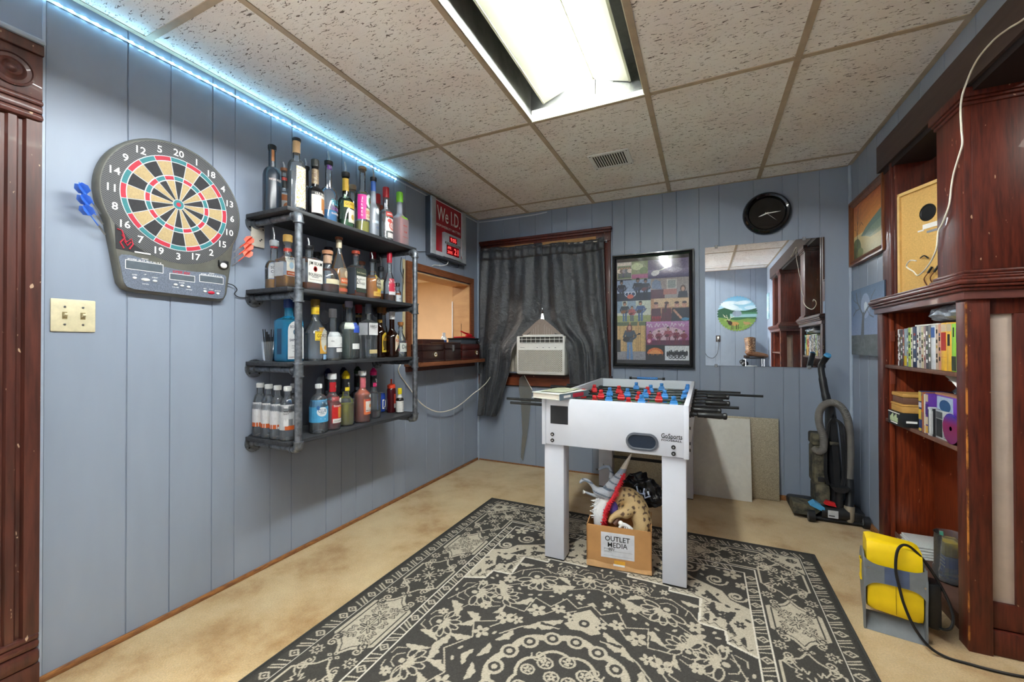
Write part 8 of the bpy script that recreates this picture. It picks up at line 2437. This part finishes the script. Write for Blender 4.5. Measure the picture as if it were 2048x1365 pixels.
# dark field: outline blooms, toothed leaves, rosettes
def bloom(c, s, rot):
    ca, sa = math.cos(rot), math.sin(rot)
    T_ = lambda pts: [(c[0] + (x * ca - y * sa) * s, c[1] + (x * sa + y * ca) * s) for x, y in pts]
    for k in range(7):
        a = -1.5 + k * .5
        x, y = T_([(.052 * math.sin(a), .012 + .052 * math.cos(a))])[0]
        Q.ell(x, y, .034 * s, .017 * s, CRM, rot=PI / 2 - a + rot); Q.ell(x, y, .027 * s, .011 * s, FLD, rot=PI / 2 - a + rot)
    for k in range(5):
        a = -1.0 + k * .5
        x, y = T_([(.024 * math.sin(a), .012 + .024 * math.cos(a))])[0]
        Q.ell(x, y, .018 * s, .008 * s, CRM, rot=PI / 2 - a + rot)
    Q.line(T_([(-.035, -.01), (-.02, -.035), (0, -.04), (.02, -.035), (.035, -.01)]), .0042, CRM); Q.ell(c[0], c[1], .012 * s, .012 * s, CRM)
    Q.line(T_([(-.06, -.02), (-.05, -.055), (-.02, -.06)]), .0042, CRM); Q.line(T_([(.06, -.02), (.05, -.055), (.02, -.06)]), .0042, CRM)
for c, s, r in (((.29, .80), 1.15, .5), ((.50, 1.03), 1.1, 1.7), ((.06, .70), .95, 0), ((.38, 1.02), .9, 2.4), ((.53, 1.26), .95, 1.5), ((.18, .69), .6, .6)):
    bloom(c, s, r)
for c, l, w, ro in (((.10, .80), .14, .030, .35), ((.44, .90), .13, .028, 2.1), ((.20, .76), .09, .022, 2.6), ((.56, 1.12), .12, .028, 2.3), ((.36, .92), .10, .02, .2), ((.46, 1.16), .10, .024, 2.6), ((.34, .71), .09, .02, .1), ((.57, 1.33), .10, .02, 2.9), ((.45, 1.30), .10, .024, 1.2)):
    leaf(Q, c, l, w, ro, CRM, 4)
for c, r in (((.40, .87), .032), ((.16, .86), .030), ((.50, .95), .022), ((.06, .87), .022), ((.55, 1.20), .022), ((.27, .68), .02), ((.41, 1.09), .026)):
    flower(Q, c, r, CRM, FLD, 6)
for pl in ([(.12, .70), (.22, .74), (.30, .72), (.38, .78), (.42, .85)], [(.16, .86), (.24, .90), (.33, .88), (.42, .94), (.46, 1.02)], [(.52, .97), (.55, 1.05), (.58, 1.12)], [(.0, .78), (.06, .80), (.12, .84)], [(.42, 1.10), (.48, 1.12), (.52, 1.20), (.50, 1.30)], [(.30, .95), (.36, .96), (.42, 1.04)]):
    Q.line(pl, .0048, CRM)
# central medallion
def blob(r0, amp, n, ph, col, sq=1.0):
    pts = []
    for k in range(121):
        a = -PI * k / 120 + PI / 2          # right half plane
        rr = r0 * (1 + amp * abs(math.cos(n * (a + ph))) )
        pts.append((max(0, rr * math.cos(a)) * 1.0, RL - rr * math.sin(a) * sq if math.sin(a) > 0 else RL + .05))
    Q.poly([(0, RL + .05)] + pts + [(0, RL + .05)], col)
star = [(0, .905), (.05, .95), (.11, .905), (.155, .985), (.235, .955), (.245, 1.06), (.335, 1.055), (.325, 1.16), (.405, 1.20), (.365, 1.28), (.43, 1.372), (0, 1.372)]
for c, l, w, ro in (((.02, .905), .09, .026, 2.9), ((.06, .955), .08, .024, -.6), ((.165, .985), .09, .026, -.2), ((.25, .96), .09, .024, .9), ((.33, 1.05), .08, .024, 1.2), ((.40, 1.18), .08, .022, .9), ((.37, 1.28), .09, .022, .2), ((.24, 1.06), .08, .022, .1)):
    leaf(Q, c, l, w, ro, CRM, 3)
Q.poly(star, FLD); Q.line(star[:-1], .0055, CRM)
for c, r in (((.20, 1.03), .040), ((.12, .985), .030), ((.30, 1.13), .038), ((.35, 1.24), .034), ((.06, 1.015), .028), ((.25, 1.12), .026)):
    flower(Q, c, r, CRM, FLD, 5, .4)
Q.poly([(0, .935), (.03, .965), (.055, .985), (.045, 1.03), (.075, 1.06), (.04, 1.085), (0, 1.075)], CRM); Q.ell(0, 1.03, .022, .022, FLD); Q.ell(0, 1.03, .010, .010, CRM)
for c, l, w, ro in (((.08, 1.045), .09, .020, .5), ((.16, 1.09), .08, .020, .9), ((.24, 1.18), .09, .022, 1.1), ((.10, 1.10), .09, .018, .2), ((.29, 1.28), .08, .020, 1.4), ((.33, 1.33), .07, .016, 1.0)):
    leaf(Q, c, l, w, ro, CRM, 3)
for pl in ([(.05, .97), (.09, 1.0), (.13, 1.0), (.17, 1.05), (.22, 1.06)], [(.08, 1.1), (.16, 1.11), (.22, 1.15), (.28, 1.22)], [(.27, 1.09), (.30, 1.16), (.33, 1.2)]):
    Q.line(pl, .006, CRM)
blob(.235, .10, 4, .0, CRM); blob(.205, .11, 4, 0, FLD)
for k in range(9):
    a = PI / 2 - (k + .0) * PI / 8
    if a < -.2: break
    c = (.224 * math.cos(a), RL - .228 * math.sin(a)); Q.ell(c[0], c[1], .034, .034, CRM); Q.ell(c[0], c[1], .022, .022, FLD); Q.ell(c[0], c[1], .011, .011, CRM)
blob(.150, .12, 4, .4, CRM); blob(.138, .12, 4, .4, FLD)
for c, r in (((.07, 1.285), .030), ((.0, 1.25), .03), ((.115, 1.335), .026), ((.03, 1.335), .028)):
    Q.ell(c[0], c[1], r, r * .9, CRM, ring=.007); flower(Q, c, r * .6, CRM, FLD, 5)
spiral(Q, (.10, 1.26), .03, 0, 1.3, .006, CRM)
# smaller sprigs wherever the ground is still bare
fl, cr = np.array(srgb(FLD)), np.array(srgb(CRM))
R3 = np.random.default_rng(5)
for it in range(2600):
    x, y = R3.uniform(.015, FX - .015), R3.uniform(FY + .015, RL - .02)
    r = R3.choice([.040, .030, .022, .015])
    sl = Q._win(x - r, x + r, y - r, y + r)
    w_ = Q.a[sl][..., 0]
    isF, isC = (abs(w_ - fl[0]) < .004).mean(), (abs(w_ - cr[0]) < .004).mean()
    if isF > .985: col, bk = CRM, FLD
    elif isC > .985: col, bk = FLD, CRM
    else: continue
    k = R3.integers(0, 4)
    if r > .028 and k < 2: leaf(Q, (x - r * .9, y), r * 1.8, r * .42, R3.uniform(-.5, .5), col, 4)
    elif r > .02 and k == 2: spiral(Q, (x, y), r * .8, R3.uniform(0, 6), 1.2, .0055, col); Q.ell(x, y, r * .22, r * .22, col)
    elif r > .02: flower(Q, (x, y), r * .8, col, bk, 5, R3.uniform(0, 2))
    else: Q.ell(x, y, r * .75, r * .4, col, rot=R3.uniform(0, 3))
# borders over the field edges
Q.rect(FX, 0, RW, RL, G0); Q.rect(0, 0, RW, FY, G0)
border('long', ((.085, RL + .2), (.355, RL + .2)), [(.335, 'd'), (.670, 'c'), (1.005, 'd'), (1.340, 'c')])
border('short', ((0, RW - .02), (0, RW - .34)), [(0, 'd'), (.32, 'c'), (.62, 'd')])
Q.rect(RW - .30, 0, RW, .30, G0) if False else None
Q.poly([(RW - .085, .085), (RW - .25, .085), (RW - .085, .25)], CRM)
for c, r in (((RW - .125, .125), .026), ((RW - .19, .105), .016), ((RW - .105, .19), .016)):
    spiral(Q, c, r, 0, 1.3, .006, G0); flower(Q, c, r * .8, G0, CRM, 6)
for d in (.077, .300, .348):
    t_ = .0050 if d != .077 else .0042
    Q.line([(0, d), (RW - d, d), (RW - d, RL)], t_, WHT)
Q.rect(RW - .022, 0, RW, RL, '#3d3c39'); Q.rect(0, 0, RW, .022, '#3d3c39'); Q.rect(RW - .006, 0, RW, RL, '#2f2f2e'); Q.rect(0, 0, RW, .006, '#2f2f2e')
full = np.concatenate([Q.a[:, ::-1], Q.a], 1)                  # mirror left to right
full = np.concatenate([full, full[::-1]], 0)                   # mirror front to back; row 0 = far edge
full = full[::-1]                                              # y upward: near edge first
P = Paint(RW * 2, RL * 2, .0030, '#000000')
ny, nx = full.shape[:2]
P.nx, P.ny, P.a = nx, ny, full * (1 + RNG.normal(0, .10, (ny, nx, 1)))
rug = thing('area_rug', 'large black and beige oriental pattern rug on the carpet under the football table', 'rug', (1.562, -2.235, 0))
RUGM = attr_mat('rug_pile', rough=.95, spec=.1, bump=.5, bscale=500)
P.mesh('pile', (1.562 - RW, -.862 - 2 * RL, .0085), (1, .0, 0), (-.0, 1, 0), RUGM, rug)
mb = MB(); x0, x1, y0, y1 = 1.562 - RW, 1.562 + RW, -.862 - 2 * RL, -.862
BIND = mat('rug_binding', '#3a3a38', rough=.9, var=.2, scale=200)
mb.box(x0, x1, y0, y1, .0005, .0075, BIND)
for a, b in (((x0, y0), (x0, y1)), ((x0, y1), (x1, y1)), ((x1, y1), (x1, y0)), ((x1, y0), (x0, y0))):
    mb.cyl((*a, .0062), (*b, .0062), .0055, BIND, seg=8)
obj('binding', mb, rug, True)

# ------------------------------------------------------------------ things by the rear wall, seen in the mirror
t = thing('saw_blade', 'painted circular saw blade with an elk landscape, seen in the mirror', 'wall art', (2.485, -DEEP, 1.31))
sr, sx_, sz_ = .293, 2.485, 1.609
mb = MB()
nT = 40; pts = []
for k in range(nT):
    a = 2 * PI * k / nT
    pts += [(sr * math.cos(a), sr * math.sin(a)), (sr * .93 * math.cos(a + .10), sr * .93 * math.sin(a + .10))]
vs = [(sx_ - p[0], -DEEP + d, sz_ + p[1]) for d in (.002, .005) for p in pts] + [(sx_ - .068 * math.cos(2 * PI * k / nT), -DEEP + d, sz_ + .052 * math.sin(2 * PI * k / nT)) for d in (.002, .005) for k in range(nT) for _ in (0, 1)]
n = 2 * nT
f = [(i, (i + 1) % n, n + (i + 1) % n, n + i) for i in range(n)] + [(2 * n + i, 2 * n + (i + 1) % n, 3 * n + (i + 1) % n, 3 * n + i) for i in range(n)]
mb.add(vs, f, CHROME); obj('blade_rim', mb, t, True, smooth=0)
P = Paint(.60, .60, .004, '#6fa9c6'); P.grad(0, .30, .6, .6, '#a9cbd8', '#5f9cc0')
for k in range(16): P.ell(.08 + .44 * RNG.random(), .36 + .12 * RNG.random(), .09, .030, '#d9e2e6', .5)
P.rect(0, .0, .6, .345, '#3f6848'); P.poly([(0, .36), (.12, .40), (.22, .36), (.35, .33), (.5, .36), (.6, .39), (.6, .25), (0, .25)], '#2f5640'); P.rect(.20, .24, .6, .30, '#8fb4b8'); P.rect(.35, .29, .6, .315, '#4c7a5a'); P.poly([(0, .0), (.6, 0), (.6, .20), (.45, .22), (.3, .19), (.15, .22), (0, .25)], '#74904a')
for k in range(50): P.ell(RNG.uniform(0, .6), RNG.uniform(0, .22), .03, .012, ['#86a052', '#5f7c3a', '#9aa85c'][k % 3], .6)
EB, ED = '#b58a52', '#3a2a20'
P.ell(.265, .135, .062, .033, EB); P.ell(.20, .15, .03, .038, ED, rot=.4); P.ell(.172, .182, .024, .014, ED, rot=-.3)
for x in (.22, .24, .29, .315): P.line([(x, .12), (x, .05)], .010, ED)
for l in ([(.18, .19), (.16, .24), (.12, .25), (.10, .29)], [(.16, .235), (.15, .28)], [(.185, .19), (.21, .235), (.25, .245), (.265, .285)], [(.21, .235), (.215, .28)], [(.13, .248), (.12, .275)]): P.line(l, .006, '#d8cdb4')
P.ell(.44, .14, .05, .024, '#a8875c'); P.line([(.41, .13), (.41, .08)], .007, '#7c6444'); P.line([(.47, .13), (.47, .08)], .007, '#7c6444'); P.ell(.40, .16, .016, .012, '#a8875c')
P.a = P.a[:, ::-1].copy()
msk = P.mesh('painted_face', (sx_ + .30, -DEEP + .0055, sz_ - .30), (-1, 0, 0), (0, 0, 1), attr_mat('oil_paint'), t)
# trim the painted sheet to the blade outline and its hole
bm = bmesh.new(); bm.from_mesh(msk.data)
Mt = ROOTM[t.name]
kill = []
for fce in bm.faces:
    c = Mt @ fce.calc_center_median(); dx, dz = c.x - sx_, c.z - sz_
    a = math.atan2(dz, -dx) % (2 * PI / nT) / (2 * PI / nT)
    lim = sr * (1 - .07 * (a / .64 if a < .64 else (1 - a) / .36))
    if math.hypot(dx, dz) > lim or (dx / .068) ** 2 + (dz / .052) ** 2 < 1: kill.append(fce)
bmesh.ops.delete(bm, geom=kill, context='FACES'); bm.to_mesh(msk.data); bm.free()
t = thing('wall_outlet', 'brown wall outlet with a black plug, seen in the mirror under the saw blade', 'outlet', (2.21, -DEEP, 1.155))
mb = MB(); mb.box(2.175, 2.243, -DEEP, -DEEP + .006, 1.150, 1.255, mat('outlet_brown', '#3a2c22', rough=.4), bev=.002); obj('plate', mb, t, True)
mb = MB(); mb.box(2.195, 2.223, -DEEP + .006, -DEEP + .009, 1.205, 1.238, PAPER, bev=.002); mb.box(2.195, 2.223, -DEEP + .006, -DEEP + .009, 1.165, 1.198, PAPER, bev=.002); obj('socket', mb, t, True)
t = thing('power_cord', 'black power cord drooping from the rear outlet', 'cord', (2.2, -DEEP + .02, .8))
mb = MB(); mb.box(2.197, 2.221, -DEEP + .010, -DEEP + .035, 1.168, 1.192, BLACKP, bev=.003); mb.tube(catmull([(2.21, -DEEP + .03, 1.168), (2.212, -DEEP + .03, 1.08), (2.19, -DEEP + .02, .95), (2.12, -DEEP + .02, .88), (2.03, -DEEP + .02, .93), (1.98, -DEEP + .02, 1.10)]), .004, BLACKP, seg=6); obj('cable', mb, t, True)
# side table with a pair of western boots
t = thing('side_table', 'small black topped table with steel legs by the rear wall, seen in the mirror', 'table', (2.72, -3.98, 0))
mb = MB(); mb.box(2.570, 2.845, -4.10, -3.83, .885, .903, BLACKP, bev=.004); obj('tabletop', mb, t, True)
for x, y in ((2.585, -4.085), (2.585, -3.845), (2.83, -4.085), (2.83, -3.845)):
    mb = MB(); mb.cyl((x, y, 0), (x, y, .886), .008, CHROME, seg=10); obj('leg', mb, t, True)
BT = mat('boot_tooled', '#5c3d28', rough=.45, scale=60, col2='#a8835c', thresh=(.42, .5)); BL_ = mat('boot_leather', '#7a5134', rough=.5, var=.15); SOLE = mat('boot_sole', '#3c2a20', rough=.6)
def boot(lab, x, y):
    t = thing('cowboy_boot', lab, 'boot', (x, y, .9035), group='western boots on the rear side table')
    mb = MB(); mb.grid(28, 10, lambda u, v: (.055 * math.cos(2 * PI * u) * (1 + .28 * v) - .01 * v, .040 * math.sin(2 * PI * u) * (1 + .25 * v), .085 + .235 * v - .022 * (math.cos(4 * PI * u) + 1) * max(0, v - .6) ), BT); obj('shaft', mb, t)
    mb = MB(); mb.tube(catmull([(-.055, 0, .055), (-.03, 0, .065), (.04, 0, .055), (.12, 0, .040), (.19, 0, .028), (.225, 0, .022)], 5), [.036, .038, .040, .042] * 0 + [.036 + .006 * math.sin(PI * i / 25) - .020 * (i / 25) ** 4 for i in range(26)], BL_, seg=16); mb.ball((-.01, 0, .085), .054, BL_, sz=(1.05, .8, .9)); obj('foot', mb, t)
    mb = MB(); mb.prism([(-.075, .010), (-.03, .012), (.04, .014), (.10, .036), (.19, .036), (.225, .010), (.19, -.022), (.10, -.034), (.04, -.020), (-.03, -.018), (-.075, -.012)], (0, 0, .014), (1, 0, 0), (0, 1, 0), (0, 0, .008), SOLE); mb.box(-.085, -.025, -.030, .030, 0, .030, SOLE, bev=.004); obj('sole', mb, t)
boot('front tooled brown cowboy boot on the side table, seen in the mirror', 2.665, -3.925)
boot('rear tooled brown cowboy boot beside the wall, mostly hidden behind its mate', 2.655, -4.035)
mb = MB(); mb.box(2.58, 2.74, -3.98, -3.86, .755, .775, PAPER, bev=.003); mb.box(2.575, 2.835, -4.09, -3.84, .738, .754, BLACKP); single('paper_stack', mb, 'white papers on a black rack below the side table top, seen in the mirror', 'papers', origin=(2.66, -3.92, .738))
mb = MB(); mb.ball((2.55, -4.0, .83), .05, BLACKP, sz=(.9, 1.1, .8)); mb.ball((2.58, -3.97, .80), .05, BLACKP); single('black_pouch', mb, 'lumpy black pouch hanging beside the side table, seen in the mirror', 'pouch')
mb = MB(); mb.box(W - .012, W - .001, -4.10, -3.90, 1.50, 1.90, mat('aqua_print', '#5f93a4', rough=.5, scale=9, col2='#c8dade')); single('aqua_picture', mb, 'narrow aqua picture near the rear corner, seen in the mirror', 'picture')
